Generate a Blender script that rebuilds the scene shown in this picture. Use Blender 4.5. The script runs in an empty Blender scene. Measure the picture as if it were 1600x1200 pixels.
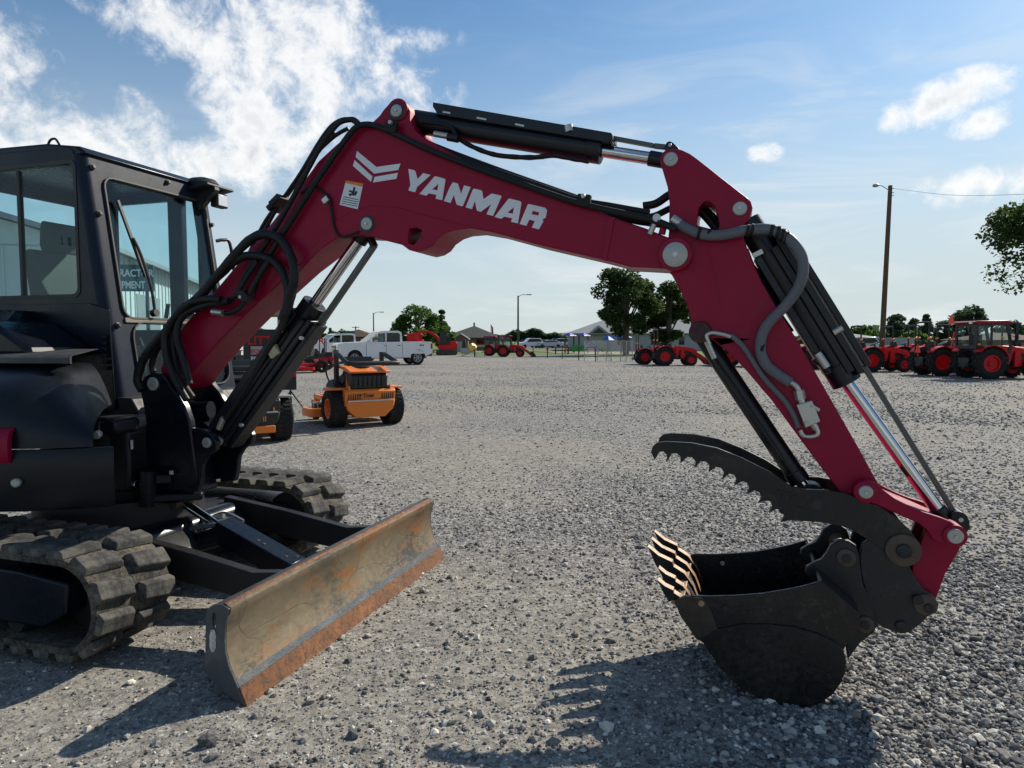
import bpy, bmesh, math, random
import numpy as np
from mathutils import Vector, Matrix, Euler
from mathutils.geometry import tessellate_polygon
R = math.radians
sc = bpy.context.scene
col = sc.collection

# ---------------------------------------------------------------- camera
FOC = 1081.0; CAMH = 1.45; PITCH = R(3.65)
cd = bpy.data.cameras.new('camera'); cam = bpy.data.objects.new('camera', cd); col.objects.link(cam)
cd.sensor_width = 36.0; cd.lens = 36.0 * FOC / 1600.0
cd.clip_start = 0.05; cd.clip_end = 6000
cam.location = (0, 0, CAMH); cam.rotation_euler = (R(90) - PITCH, 0, 0)
sc.camera = cam

# ---------------------------------------------------------------- light
SUN_AZ, SUN_EL = 48.0, 36.0
sun_dir = Vector((math.sin(R(SUN_AZ)) * math.cos(R(SUN_EL)), math.cos(R(SUN_AZ)) * math.cos(R(SUN_EL)), math.sin(R(SUN_EL))))
sd = bpy.data.lights.new('sun', 'SUN'); sun = bpy.data.objects.new('sun', sd); col.objects.link(sun)
sd.energy = 5.0; sd.angle = R(0.53); sd.color = (1.0, 0.92, 0.79)
sun.rotation_euler = sun_dir.to_track_quat('Z', 'Y').to_euler(); sun.location = (20, 20, 30)

world = bpy.data.worlds.new('World'); sc.world = world; world.use_nodes = True
SKY_STRENGTH = 0.088
sc.view_settings.view_transform = 'Standard'; sc.view_settings.look = 'None'
sc.view_settings.exposure = 0.22; sc.view_settings.gamma = 1.0
sc.view_settings.use_curve_mapping = False
sc.cycles.max_bounces = 8; sc.cycles.transparent_max_bounces = 12

class NT:
    """tiny node helper"""
    def __init__(s, tree): s.t = tree; s.n = tree.nodes; s.l = tree.links
    def add(s, typ, **kw):
        n = s.n.new(typ)
        for k, v in kw.items(): setattr(n, k, v)
        return n
    def set(s, sock, v):
        if hasattr(v, 'is_output') or isinstance(v, bpy.types.NodeSocket): s.l.new(v, sock)
        else: sock.default_value = v
    def math(s, op, a, b=0.0, c=None, clamp=False):
        n = s.n.new('ShaderNodeMath'); n.operation = op; n.use_clamp = clamp
        s.set(n.inputs[0], a); s.set(n.inputs[1], b)
        if c is not None: s.set(n.inputs[2], c)
        return n.outputs[0]
    def noise(s, vec, scale, detail=4, rough=.55, dist=0.0, out='Fac'):
        n = s.n.new('ShaderNodeTexNoise'); n.inputs['Scale'].default_value = scale
        n.inputs['Detail'].default_value = detail; n.inputs['Roughness'].default_value = rough
        n.inputs['Distortion'].default_value = dist
        if vec is not None: s.l.new(vec, n.inputs['Vector'])
        return n.outputs[out]
    def voronoi(s, vec, scale, feature='F1', out='Color', rnd=1.0):
        n = s.n.new('ShaderNodeTexVoronoi'); n.feature = feature
        n.inputs['Scale'].default_value = scale; n.inputs['Randomness'].default_value = rnd
        if vec is not None: s.l.new(vec, n.inputs['Vector'])
        return n.outputs[out]
    def ramp(s, fac, stops, interp='LINEAR'):
        n = s.n.new('ShaderNodeValToRGB'); s.set(n.inputs[0], fac); cr = n.color_ramp; cr.interpolation = interp
        while len(cr.elements) > 1: cr.elements.remove(cr.elements[0])
        for i, (p, c) in enumerate(stops):
            e = cr.elements[0] if i == 0 else cr.elements.new(p)
            e.position = p
            e.color = (c, c, c, 1) if isinstance(c, (int, float)) else tuple(c) + (1,)
        return n.outputs[0]
    def mix(s, f, a, b, blend='MIX'):
        n = s.n.new('ShaderNodeMix'); n.data_type = 'RGBA'; n.blend_type = blend
        s.set(n.inputs[0], f)
        s.set(n.inputs[6], a if not isinstance(a, tuple) else tuple(a)[:3] + (1,))
        s.set(n.inputs[7], b if not isinstance(b, tuple) else tuple(b)[:3] + (1,))
        return n.outputs[2]
    def mapr(s, v, a, b, c=0.0, d=1.0, smooth=False):
        n = s.n.new('ShaderNodeMapRange'); n.clamp = True
        if smooth: n.interpolation_type = 'SMOOTHSTEP'
        s.set(n.inputs[0], v)
        for i, x in enumerate((a, b, c, d)): n.inputs[i + 1].default_value = x
        return n.outputs[0]

def ray(px, py):
    a = (px - 800) / FOC; b = (600 - py) / FOC
    return Vector((a, math.cos(PITCH) + b * math.sin(PITCH), -math.sin(PITCH) + b * math.cos(PITCH)))
CAMP = Vector((0, 0, CAMH))
def G(px, py, z=0.0):
    d = ray(px, py); t = (z - CAMH) / d.z; return CAMP + d * t
def W(px, py, Y):
    d = ray(px, py); return CAMP + d * (Y / d.y)

# ---------------------------------------------------------------- sky with clouds
def build_sky():
    t = NT(world.node_tree); t.n.clear()
    out = t.add('ShaderNodeOutputWorld'); bg = t.add('ShaderNodeBackground'); bg.inputs[1].default_value = SKY_STRENGTH
    t.l.new(bg.outputs[0], out.inputs[0])
    sky = t.add('ShaderNodeTexSky'); sky.sky_type = 'NISHITA'; sky.sun_disc = False
    sky.sun_elevation = R(SUN_EL); sky.sun_rotation = R(SUN_AZ)
    sky.air_density = 1.0; sky.dust_density = .45; sky.ozone_density = 2.6; sky.altitude = 200
    tc = t.add('ShaderNodeTexCoord'); sep = t.add('ShaderNodeSeparateXYZ'); t.l.new(tc.outputs['Generated'], sep.inputs[0])
    X, Y, Z = sep.outputs
    az = t.math('MULTIPLY', t.math('ARCTAN2', X, Y), 57.2958)
    el = t.math('MULTIPLY', t.math('ARCSINE', Z), 57.2958)
    # cloud plane coordinates
    zz = t.math('ADD', t.math('MAXIMUM', Z, 0.0), 0.12)
    cx = t.math('DIVIDE', X, zz); cy = t.math('DIVIDE', Y, zz)
    cmb = t.add('ShaderNodeCombineXYZ'); t.l.new(cx, cmb.inputs[0]); t.l.new(cy, cmb.inputs[1])
    ae = t.add('ShaderNodeCombineXYZ'); t.l.new(az, ae.inputs[0]); t.l.new(el, ae.inputs[1])
    nbig = t.noise(ae.outputs[0], 0.11, 9, .62, .25)
    nfine = t.noise(ae.outputs[0], 0.42, 8, .66, .3)
    def blob(px, py, rx, ry, ang, w=1.0):
        d = ray(px, py).normalized(); a0 = math.degrees(math.atan2(d.x, d.y)); e0 = math.degrees(math.asin(d.z))
        ca, sa = math.cos(R(ang)), math.sin(R(ang))
        da = t.math('SUBTRACT', az, a0); de = t.math('SUBTRACT', el, e0)
        u = t.math('DIVIDE', t.math('ADD', t.math('MULTIPLY', da, ca), t.math('MULTIPLY', de, sa)), rx)
        v = t.math('DIVIDE', t.math('SUBTRACT', t.math('MULTIPLY', de, ca), t.math('MULTIPLY', da, sa)), ry)
        r2 = t.math('ADD', t.math('MULTIPLY', u, u), t.math('MULTIPLY', v, v))
        return t.math('MULTIPLY', t.math('SUBTRACT', 1.0, t.math('SQRT', r2), clamp=True), w)
    blobs = [(455, 85, 10.5, 7.6, -30, .92), (480, 30, 8, 4.5, -20, .7), (290, 50, 11, 3.2, -28, .72), (420, 180, 8.0, 4.2, -38, .78),
             (335, 265, 6.5, 2.7, 8, .85), (200, 15, 7, 2.4, -20, .5), (395, 245, 3.6, 2.8, 60, .6), (540, 160, 5, 3, -50, .5),
             (80, 225, 10, 3.2, -14, .9), (0, 225, 10, 3.6, -8, .9), (215, 195, 3.2, 2.4, -40, .6), (15, 100, 4.5, 4.5, -30, .55), (-60, 130, 8, 5, 0, .6),
             (640, 66, 5, 1.3, 4, .45), (640, 145, 5, 2.4, 0, .5),
             (1475, 158, 5.0, 1.9, 12, 1.0), (1537, 186, 2.6, 1.4, 5, .98), (1195, 238, 1.6, .9, 0, .6), (1530, 290, 5, 1.6, 3, .55),
             (880, 330, 4, 1.6, 0, .35)]
    acc = None
    for b in blobs:
        v = blob(*b); acc = v if acc is None else t.math('MAXIMUM', acc, v)
    # a general thin scatter so the sky goes on outside the frame (behind and above)
    scat = t.math('MULTIPLY', t.mapr(t.noise(cmb.outputs[0], 0.55, 3, .5), .56, .75), t.mapr(az, -40, -75))
    acc = t.math('MAXIMUM', acc, scat)
    nn = t.math('ADD', t.math('MULTIPLY', t.math('SUBTRACT', nbig, .5), 2.2), t.math('MULTIPLY', t.math('SUBTRACT', nfine, .5), 1.7))
    dens = t.math('ADD', acc, nn)
    on = t.mapr(acc, 0.0, .16, 0, 1)
    cum = t.math('MULTIPLY', t.mapr(dens, .06, .80, 0, 1, True), on)
    # cirrus streaks, stronger to the right and low
    mp = t.add('ShaderNodeMapping'); mp.inputs['Rotation'].default_value = (0, 0, R(18)); mp.inputs['Scale'].default_value = (.045, .21, 1)
    t.l.new(ae.outputs[0], mp.inputs[0])
    cir = t.noise(mp.outputs[0], 1.0, 8, .62, 1.1)
    cirm = t.math('MULTIPLY', t.mapr(cir, .43, .70, 0, .95, True), t.mapr(az, -16, 12, .15, 1))
    band = t.math('MULTIPLY', t.mapr(el, 24, 4, 0.1, 1), cirm)
    # shading of cumulus: brighter rim, greyer centre
    core = t.mapr(t.math('ADD', dens, t.math('MULTIPLY', nfine, -.55)), .35, 1.25, 0, 1)
    detail = t.mapr(t.noise(ae.outputs[0], .9, 6, .6, .2), .35, .65, -.13, .13)
    core2 = t.math('ADD', core, detail, clamp=True)
    ccol = t.ramp(core2, [(0.0, (10.4, 10.3, 10.1)), (.4, (8.6, 8.7, 8.8)), (.7, (6.6, 6.9, 7.2)), (1.0, (4.9, 5.3, 5.8))])
    # low pale haze towards the horizon
    hz = t.math('MULTIPLY', t.mapr(el, 26, 1.0, 0, .95, True), t.mapr(az, -40, 15, .75, 1.0))
    skyc = t.mix(1.0, sky.outputs[0], (.86, 1.10, 1.17), 'MULTIPLY')
    base = t.mix(hz, skyc, (6.1, 6.8, 7.0))
    base = t.mix(band, base, (8.2, 8.5, 8.6))
    fin = t.mix(t.math('MULTIPLY', cum, .90), base, ccol)
    t.l.new(fin, bg.inputs[0])
build_sky()

# ---------------------------------------------------------------- tags, mesh builder
def tag(o, label=None, cat=None, group=None, kind=None):
    if label: o['label'] = label
    if cat: o['category'] = cat
    if group: o['group'] = group
    if kind: o['kind'] = kind
    return o
def empty(name, loc=(0, 0, 0), rz=0.0, parent=None):
    o = bpy.data.objects.new(name, None); col.objects.link(o); o.location = loc; o.rotation_euler = (0, 0, rz)
    o.empty_display_size = .2
    if parent: o.parent = parent
    return o
def copy_tree(o, parent=None):
    c = o.copy(); col.objects.link(c); c.parent = parent
    for ch in list(o.children): copy_tree(ch, c)
    return c
def link(name, me, mat, parent):
    o = bpy.data.objects.new(name, me); col.objects.link(o)
    if parent: o.parent = parent
    return o

def frame_from(p0, p1):
    d = (Vector(p1) - Vector(p0)); L = d.length; d.normalize()
    up = Vector((0, 0, 1)) if abs(d.z) < .95 else Vector((0, 1, 0))
    a = d.cross(up).normalized(); b = a.cross(d).normalized()
    return d, a, b, L

class MB:
    def __init__(s): s.v = []; s.f = []; s.mi = []; s.cur = 0
    def add(s, vs, fs):
        o = len(s.v); s.v += [tuple(v) for v in vs]; s.f += [tuple(i + o for i in f) for f in fs]; s.mi += [s.cur] * len(fs); return s
    def box(s, x0, x1, y0, y1, z0, z1, M=None):
        vs = [Vector(p) for p in ((x0, y0, z0), (x1, y0, z0), (x1, y1, z0), (x0, y1, z0), (x0, y0, z1), (x1, y0, z1), (x1, y1, z1), (x0, y1, z1))]
        if M is not None: vs = [M @ v for v in vs]
        return s.add(vs, [(0, 3, 2, 1), (4, 5, 6, 7), (0, 1, 5, 4), (1, 2, 6, 5), (2, 3, 7, 6), (3, 0, 4, 7)])
    def bar(s, p0, p1, w, h):   # rectangular bar: w sideways, h in the 'up' sense
        d, a, b, L = frame_from(p0, p1); p0 = Vector(p0); p1 = Vector(p1)
        vs = []
        for p in (p0, p1):
            for (i, j) in ((-1, -1), (1, -1), (1, 1), (-1, 1)): vs.append(p + a * (i * w / 2) + b * (j * h / 2))
        return s.add(vs, [(0, 1, 2, 3), (7, 6, 5, 4), (0, 4, 5, 1), (1, 5, 6, 2), (2, 6, 7, 3), (3, 7, 4, 0)])
    def cyl(s, p0, p1, r0, r1=None, n=16, caps=True):
        r1 = r0 if r1 is None else r1
        d, a, b, L = frame_from(p0, p1); vs = []
        for p, r in ((Vector(p0), r0), (Vector(p1), r1)):
            for k in range(n):
                t = 2 * math.pi * k / n; vs.append(p + a * (r * math.cos(t)) + b * (r * math.sin(t)))
        fs = [(k, n + k, n + (k + 1) % n, (k + 1) % n) for k in range(n)]
        if caps: fs += [tuple(range(n)), tuple(range(2 * n - 1, n - 1, -1))]
        return s.add(vs, fs)
    def lathe(s, c, axis, prof, n=24, closed=False, cap=True):  # prof: (h along axis, r)
        c = Vector(c); d, a, b, L = frame_from(c, c + Vector(axis)); vs = []; fs = []
        for (h, r) in prof:
            for k in range(n):
                t = 2 * math.pi * k / n; vs.append(c + d * h + a * (r * math.cos(t)) + b * (r * math.sin(t)))
        m = len(prof)
        for i in range(m if closed else m - 1):
            j = (i + 1) % m
            for k in range(n): k2 = (k + 1) % n; fs.append((i * n + k, j * n + k, j * n + k2, i * n + k2))
        if not closed and cap: fs += [tuple(range(n)), tuple(range(m * n - 1, (m - 1) * n - 1, -1))]
        return s.add(vs, fs)
    def tube(s, pts, r, n=8, smooth=4, rv=None):
        P = [Vector(p) for p in pts]
        if smooth and len(P) > 2: P = catmull(P, smooth)
        m = len(P); vs = []; prev = None
        for i, p in enumerate(P):
            d = (P[min(i + 1, m - 1)] - P[max(i - 1, 0)]).normalized()
            if prev is None:
                up = Vector((0, 0, 1)) if abs(d.z) < .9 else Vector((0, 1, 0)); a = d.cross(up).normalized()
            else: a = (prev - d * prev.dot(d)).normalized()
            prev = a; b = d.cross(a)
            rr = r * (1 + (rv * (math.sin(i * 2.1) + math.sin(i * 4.7)) if rv else 0))
            for k in range(n):
                t = 2 * math.pi * k / n; vs.append(p + a * (rr * math.cos(t)) + b * (rr * math.sin(t)))
        fs = [(i * n + k, i * n + (k + 1) % n, (i + 1) * n + (k + 1) % n, (i + 1) * n + k) for i in range(m - 1) for k in range(n)]
        fs += [tuple(range(n - 1, -1, -1)), tuple(range((m - 1) * n, m * n))]
        return s.add(vs, fs)
    def prism(s, loops, c0, c1, o=(0, 0, 0), ex=(1, 0, 0), ey=(0, 0, 1), en=(0, 1, 0), edge_mat=False):
        """loops: [outer, hole, ...] of (a,b); runs from c0 to c1 along en"""
        if not isinstance(loops[0][0], (tuple, list, Vector)): loops = [loops]
        o, ex, ey, en = map(Vector, (o, ex, ey, en))
        flat = [p for lp in loops for p in lp]
        tris = tessellate_polygon([[Vector((p[0], p[1], 0)) for p in lp] for lp in loops])
        n = len(flat)
        vs = [o + ex * p[0] + ey * p[1] + en * c0 for p in flat] + [o + ex * p[0] + ey * p[1] + en * c1 for p in flat]
        fs = []
        for t in tris: fs.append(tuple(t)); fs.append(tuple(i + n for i in reversed(t)))
        ncap = len(fs); k = 0
        for lp in loops:
            m = len(lp)
            for i in range(m): a = k + i; b = k + (i + 1) % m; fs.append((a, b, b + n, a + n))
            k += m
        s.add(vs, fs)
        if edge_mat: s.mi[-(len(fs) - ncap):] = [1] * (len(fs) - ncap)
        return s
    def sweep(s, path, y0, y1, th):
        """sheet metal following path (x,z) between y0..y1 with thickness th (to the left of the path)"""
        n = len(path); nr = []
        for i in range(n):
            a = path[max(i - 1, 0)]; b = path[min(i + 1, n - 1)]; dx, dz = b[0] - a[0], b[1] - a[1]; L = math.hypot(dx, dz) or 1
            nr.append((-dz / L * th, dx / L * th))
        poly = list(path) + [(path[i][0] + nr[i][0], path[i][1] + nr[i][1]) for i in range(n - 1, -1, -1)]
        vs = [(p[0], y, p[1]) for y in (y0, y1) for p in poly]; m = 2 * n; fs = []
        for i in range(m): j = (i + 1) % m; fs.append((i, j, j + m, i + m))
        for i in range(n - 1):
            q = (i, i + 1, m - 2 - i, m - 1 - i); fs.append(q[::-1]); fs.append(tuple(k + m for k in q))
        return s.add(vs, fs)
    def build(s, name, mat, parent=None, bevel=0.0, ang=38, seg=2, smooth=True, mods=True):
        me = bpy.data.meshes.new(name); me.from_pydata(s.v, [], s.f)
        bm = bmesh.new(); bm.from_mesh(me); bmesh.ops.remove_doubles(bm, verts=bm.verts, dist=1e-5) if len(s.v) < 20000 else None
        bmesh.ops.recalc_face_normals(bm, faces=bm.faces); bm.to_mesh(me); bm.free()
        mats = mat if isinstance(mat, (list, tuple)) else [mat]
        for m in mats: me.materials.append(m)
        if len(mats) > 1 and len(me.polygons) == len(s.mi): me.polygons.foreach_set('material_index', s.mi)
        if smooth:
            me.shade_smooth(); me.set_sharp_from_angle(angle=R(ang))
        o = link(name, me, None, parent)
        if bevel > 0:
            b = o.modifiers.new('edge', 'BEVEL'); b.width = bevel; b.segments = seg; b.limit_method = 'ANGLE'; b.angle_limit = R(40); b.harden_normals = False
        return o
def catmull(P, k):
    out = []
    for i in range(len(P) - 1):
        p0 = P[max(i - 1, 0)]; p1 = P[i]; p2 = P[i + 1]; p3 = P[min(i + 2, len(P) - 1)]
        for j in range(k):
            t = j / k
            out.append(.5 * ((2 * p1) + (p2 - p0) * t + (2 * p0 - 5 * p1 + 4 * p2 - p3) * t * t + (3 * p1 - p0 - 3 * p2 + p3) * t ** 3))
    out.append(P[-1]); return out
def rnd(poly, it=1, keep=.0):
    """corner cutting of a closed outline"""
    for _ in range(it):
        out = []; n = len(poly)
        for i in range(n):
            a = poly[i]; b = poly[(i + 1) % n]
            out.append((a[0] * .75 + b[0] * .25, a[1] * .75 + b[1] * .25)); out.append((a[0] * .25 + b[0] * .75, a[1] * .25 + b[1] * .75))
        poly = out
    return poly
def rrect(x0, x1, z0, z1, r, n=4):
    out = []
    for cx, cz, a0 in ((x1 - r, z1 - r, 0), (x0 + r, z1 - r, 90), (x0 + r, z0 + r, 180), (x1 - r, z0 + r, 270)):
        for k in range(n + 1):
            a = R(a0 + 90 * k / n); out.append((cx + r * math.cos(a), cz + r * math.sin(a)))
    return out
def circ(cx, cz, r, n=20, a0=0, a1=360):
    m = n if a1 - a0 >= 360 else n + 1
    return [(cx + r * math.cos(R(a0 + (a1 - a0) * k / n)), cz + r * math.sin(R(a0 + (a1 - a0) * k / n))) for k in range(m)]

# ---------------------------------------------------------------- materials
def newmat(name):
    m = bpy.data.materials.new(name); m.use_nodes = True; t = NT(m.node_tree); t.n.clear()
    out = t.add('ShaderNodeOutputMaterial'); p = t.add('ShaderNodeBsdfPrincipled'); t.l.new(p.outputs[0], out.inputs[0])
    tc = t.add('ShaderNodeTexCoord'); return m, t, p, tc.outputs['Object']
def bump(t, p, h, dist, strength=.5):
    b = t.add('ShaderNodeBump'); b.inputs['Distance'].default_value = dist; b.inputs['Strength'].default_value = strength
    t.l.new(h, b.inputs['Height']); t.l.new(b.outputs[0], p.inputs['Normal'])
def mat_paint(name, c, rough=.35, metal=0.0, coat=0.0, dust=.25, dustc=(.30, .27, .22), scale=3.0, var=.12, spec=.5):
    m, t, p, oc = newmat(name)
    n1 = t.noise(oc, scale, 8, .65); n2 = t.noise(oc, scale * 9, 6, .7)
    dk = tuple(x * (1 - var) for x in c); lt = tuple(min(1, x * (1 + var)) for x in c)
    base = t.mix(n1, dk, lt)
    dm = t.math('MULTIPLY', t.mapr(t.math('ADD', t.math('MULTIPLY', n1, .6), t.math('MULTIPLY', n2, .4)), .45, .75), dust)
    t.l.new(t.mix(dm, base, dustc), p.inputs['Base Color'])
    t.l.new(t.mapr(t.math('ADD', t.math('MULTIPLY', n1, .6), t.math('MULTIPLY', n2, .4)), .3, .7, max(.02, rough - .12), min(1, rough + .20)), p.inputs['Roughness'])
    p.inputs['Metallic'].default_value = metal; p.inputs['Coat Weight'].default_value = coat; p.inputs['Coat Roughness'].default_value = .12
    p.inputs['Specular IOR Level'].default_value = spec
    bump(t, p, n2, .0006, .2)
    return m
def mat_plain(name, c, rough=.5, metal=0.0, spec=.5):
    m, t, p, oc = newmat(name)
    n = t.noise(oc, 6, 4, .6)
    t.l.new(t.mix(n, tuple(x * .86 for x in c), tuple(min(1, x * 1.12) for x in c)), p.inputs['Base Color'])
    p.inputs['Roughness'].default_value = rough; p.inputs['Metallic'].default_value = metal; p.inputs['Specular IOR Level'].default_value = spec
    return m
def mat_glass(name, tint, gloss=1.0):
    m = bpy.data.materials.new(name); m.use_nodes = True; t = NT(m.node_tree); t.n.clear()
    out = t.add('ShaderNodeOutputMaterial'); tr = t.add('ShaderNodeBsdfTransparent'); gl = t.add('ShaderNodeBsdfGlossy')
    tc = t.add('ShaderNodeTexCoord')
    sm = t.noise(tc.outputs['Object'], 5, 6, .7)
    t.l.new(t.mix(t.mapr(sm, .5, .8, 0, .12), tuple(tint), tuple(x * .8 for x in tint)), tr.inputs[0])
    gl.inputs['Roughness'].default_value = .03
    lw = t.add('ShaderNodeLayerWeight'); lw.inputs[0].default_value = .5
    fac = t.math('ADD', .035, t.math('MULTIPLY', t.math('POWER', lw.outputs['Facing'], 5.0), .85))
    mx = t.add('ShaderNodeMixShader'); t.l.new(t.math('MULTIPLY', fac, gloss, clamp=True), mx.inputs[0])
    t.l.new(tr.outputs[0], mx.inputs[1]); t.l.new(gl.outputs[0], mx.inputs[2]); t.l.new(mx.outputs[0], out.inputs[0])
    return m
def mat_worn(name, c_paint, c_steel, c_rust, amt_steel=.5, amt_rust=.4, scale=3.5, rough=.5, stretch=(1, 1, 1)):
    m, t, p, oc = newmat(name)
    mp = t.add('ShaderNodeMapping'); mp.inputs['Scale'].default_value = stretch; t.l.new(oc, mp.inputs[0]); v = mp.outputs[0]
    n1 = t.noise(v, scale, 9, .65, .4); n2 = t.noise(v, scale * 2.7, 8, .7, .8); n3 = t.noise(v, scale * 14, 6, .7)
    a = t.math('ADD', t.math('MULTIPLY', n1, .7), t.math('MULTIPLY', n3, .3))
    c = t.mix(t.mapr(a, .62 - amt_steel * .3, .70 - amt_steel * .25), c_paint, c_steel)
    r = t.math('ADD', t.math('MULTIPLY', n2, .7), t.math('MULTIPLY', n3, .3))
    c = t.mix(t.mapr(r, .66 - amt_rust * .3, .76 - amt_rust * .25), c, c_rust)
    t.l.new(c, p.inputs['Base Color'])
    t.l.new(t.mapr(n3, .3, .7, rough - .12, rough + .2), p.inputs['Roughness']); p.inputs['Metallic'].default_value = .15
    bump(t, p, t.math('ADD', n3, t.math('MULTIPLY', n2, .6)), .0025, .5)
    return m
def mat_blade():
    m, t, p, oc = newmat('scratched_mouldboard_steel')
    mp = t.add('ShaderNodeMapping'); mp.inputs['Scale'].default_value = (1, .6, 1.1); t.l.new(oc, mp.inputs[0]); v = mp.outputs[0]
    n0 = t.noise(v, 1.4, 6, .6, .5); n1 = t.noise(v, 4.5, 9, .7, .7); n3 = t.noise(v, 42, 6, .75); nr = t.noise(v, 2.1, 8, .7, 1.2)
    c = t.ramp(t.math('ADD', t.math('MULTIPLY', n0, .55), t.math('ADD', t.math('MULTIPLY', n1, .3), t.math('MULTIPLY', n3, .15))), [(.39, (.035, .034, .034)), (.455, (.075, .065, .052)), (.51, (.17, .135, .085)), (.57, (.21, .17, .11)), (.66, (.34, .27, .17))])
    c = t.mix(t.mapr(t.math('ADD', t.math('MULTIPLY', nr, .75), t.math('MULTIPLY', n3, .25)), .55, .64, 0, .85), c, (.30, .115, .028))
    w = t.add('ShaderNodeMix'); w.data_type = 'VECTOR'; w.inputs[0].default_value = .32
    nz = t.add('ShaderNodeTexNoise'); nz.inputs['Scale'].default_value = 2.2; t.l.new(v, nz.inputs['Vector']); t.l.new(v, w.inputs[4]); t.l.new(nz.outputs['Color'], w.inputs[5])
    e = t.voronoi(w.outputs[1], 5.5, 'DISTANCE_TO_EDGE', 'Distance'); sc_ = t.mapr(e, 0.0, .016, .85, 0)
    c = t.mix(t.math('MULTIPLY', sc_, t.mapr(n1, .45, .6)), c, (.035, .026, .018))
    e2 = t.voronoi(w.outputs[1], 9.5, 'DISTANCE_TO_EDGE', 'Distance')
    c = t.mix(t.math('MULTIPLY', t.mapr(e2, 0, .010, .5, 0), t.mapr(n0, .55, .45)), c, (.38, .32, .22))
    t.l.new(c, p.inputs['Base Color']); p.inputs['Metallic'].default_value = .25; t.l.new(t.mapr(n3, .3, .7, .32, .6), p.inputs['Roughness'])
    bump(t, p, t.math('SUBTRACT', n3, t.math('MULTIPLY', sc_, .6)), .002, .5); return m
def mat_rubber(name, c, dustc, amt=.5, scale=12):
    m, t, p, oc = newmat(name)
    n1 = t.noise(oc, scale * .35, 8, .7); n3 = t.noise(oc, scale * 4, 7, .75)
    f = t.mapr(t.math('ADD', t.math('MULTIPLY', n1, .5), t.math('MULTIPLY', n3, .5)), .62 - amt * .3, .72 - amt * .1)
    t.l.new(t.mix(f, c, dustc), p.inputs['Base Color']); p.inputs['Roughness'].default_value = .85; p.inputs['Specular IOR Level'].default_value = .25
    bump(t, p, n3, .003, .6); return m

m_red = mat_paint('crimson_paint', (.27, .003, .032), .36, 0, 0, .04, (.22, .05, .06), 4, .12, .22)
m_navy = mat_paint('dark_navy_paint', (.0045, .0065, .012), .26, 0, 0, .06, (.05, .048, .045), 3, .2, .28)
m_navy_dull = mat_paint('dark_satin_plastic', (.006, .008, .012), .32, 0, 0, .09, (.05, .05, .048), 3, .2, .28)
m_cabfront = mat_paint('blue_grey_cab_paint', (.007, .014, .028), .45, 0, 0, .05, (.03, .04, .05), 3, .15, .2)
m_frame = mat_paint('black_chassis_paint', (.005, .0055, .007), .5, 0, 0, .16, (.10, .08, .06), 5, .2)
m_guard = mat_paint('black_cylinder_paint', (.006, .0075, .011), .30, 0, 0, .05, (.07, .065, .06), 5, .15, .4)
m_chrome = mat_plain('chrome_rod', (.62, .62, .62), .09, 1.0)
m_zinc = mat_plain('zinc_plated_steel', (.50, .49, .46), .34, .75)
m_pin = mat_paint('pin_head_steel', (.42, .42, .39), .42, .5, 0, .35, (.20, .16, .12), 30)
m_rodgrey = mat_plain('grey_guide_rod', (.10, .10, .095), .4, .5)
m_hose = mat_paint('black_rubber_hose', (.006, .0065, .007), .5, 0, 0, .25, (.03, .03, .03), 12, .1, .35)
m_hosewrap = mat_paint('grey_hose_sleeve', (.115, .125, .14), .55, 0, 0, .3, (.06, .06, .06), 14, .25)
m_bucket = mat_worn('worn_black_bucket_steel', (.005, .005, .006), (.022, .020, .018), (.060, .038, .023), .42, .36, 3.0, .38)
m_bucket_in = mat_worn('bucket_inner_steel', (.014, .014, .015), (.022, .020, .018), (.04, .026, .016), .3, .3, 5, .5)
m_tooth = mat_worn('scoured_sunlit_tooth_steel', (.16, .10, .06), (.42, .25, .14), (.34, .15, .05), .6, .5, 14, .45)  # scoured steel, its pale orange also carrying the sun on the tooth edges
m_coupler = mat_worn('coupler_steel', (.009, .011, .014), (.024, .025, .026), (.07, .048, .030), .35, .35, 5, .42)
m_rustring = mat_worn('rust_brown_boss', (.07, .055, .042), (.10, .075, .055), (.09, .045, .022), .5, .6, 18, .55)
m_glass = mat_glass('tinted_cab_glass', (.85, .945, .955), .7)
m_glass_dark = mat_glass('dark_vehicle_glass', (.16, .20, .20), 1.2)
m_seal = mat_plain('window_rubber_seal', (.035, .032, .028), .6)
m_track = mat_rubber('dusty_track_rubber', (.026, .025, .023), (.20, .17, .125), .6)
m_track_lug = mat_rubber('worn_track_lug_rubber', (.036, .036, .037), (.17, .16, .135), .62, 9)
m_tyre = mat_rubber('tyre_rubber', (.017, .017, .017), (.07, .062, .05), .35)
m_white = mat_paint('white_vehicle_paint', (.72, .73, .74), .25, 0, .4, .08, (.35, .32, .28), 2, .02)
m_decal = mat_plain('white_decal', (.72, .73, .75), .4)
m_orange = mat_paint('orange_machine_paint', (.80, .20, .012), .38, 0, .2, .06, (.35, .2, .1), 5, .08)
m_tred = mat_paint('bright_red_tractor_paint', (.56, .008, .012), .36, 0, 0, .03, (.3, .05, .04), 4, .08, .25)
m_black = mat_plain('black_plastic', (.014, .014, .015), .5)
m_dgrey = mat_plain('dark_grey_metal', (.05, .052, .056), .5, .2)
m_lgrey = mat_plain('light_grey_metal', (.33, .33, .33), .45, .3)
m_amber = mat_plain('amber_lamp_lens', (.85, .28, .03), .3)
m_smv = mat_plain('orange_red_reflector', (.9, .06, .02), .35)
m_seat = mat_plain('grey_seat_fabric', (.075, .085, .078), .85)
m_grease = mat_plain('dark_grease', (.012, .008, .009), .35)
m_headl = mat_plain('clear_lamp_lens', (.75, .76, .76), .1, .4)
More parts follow.
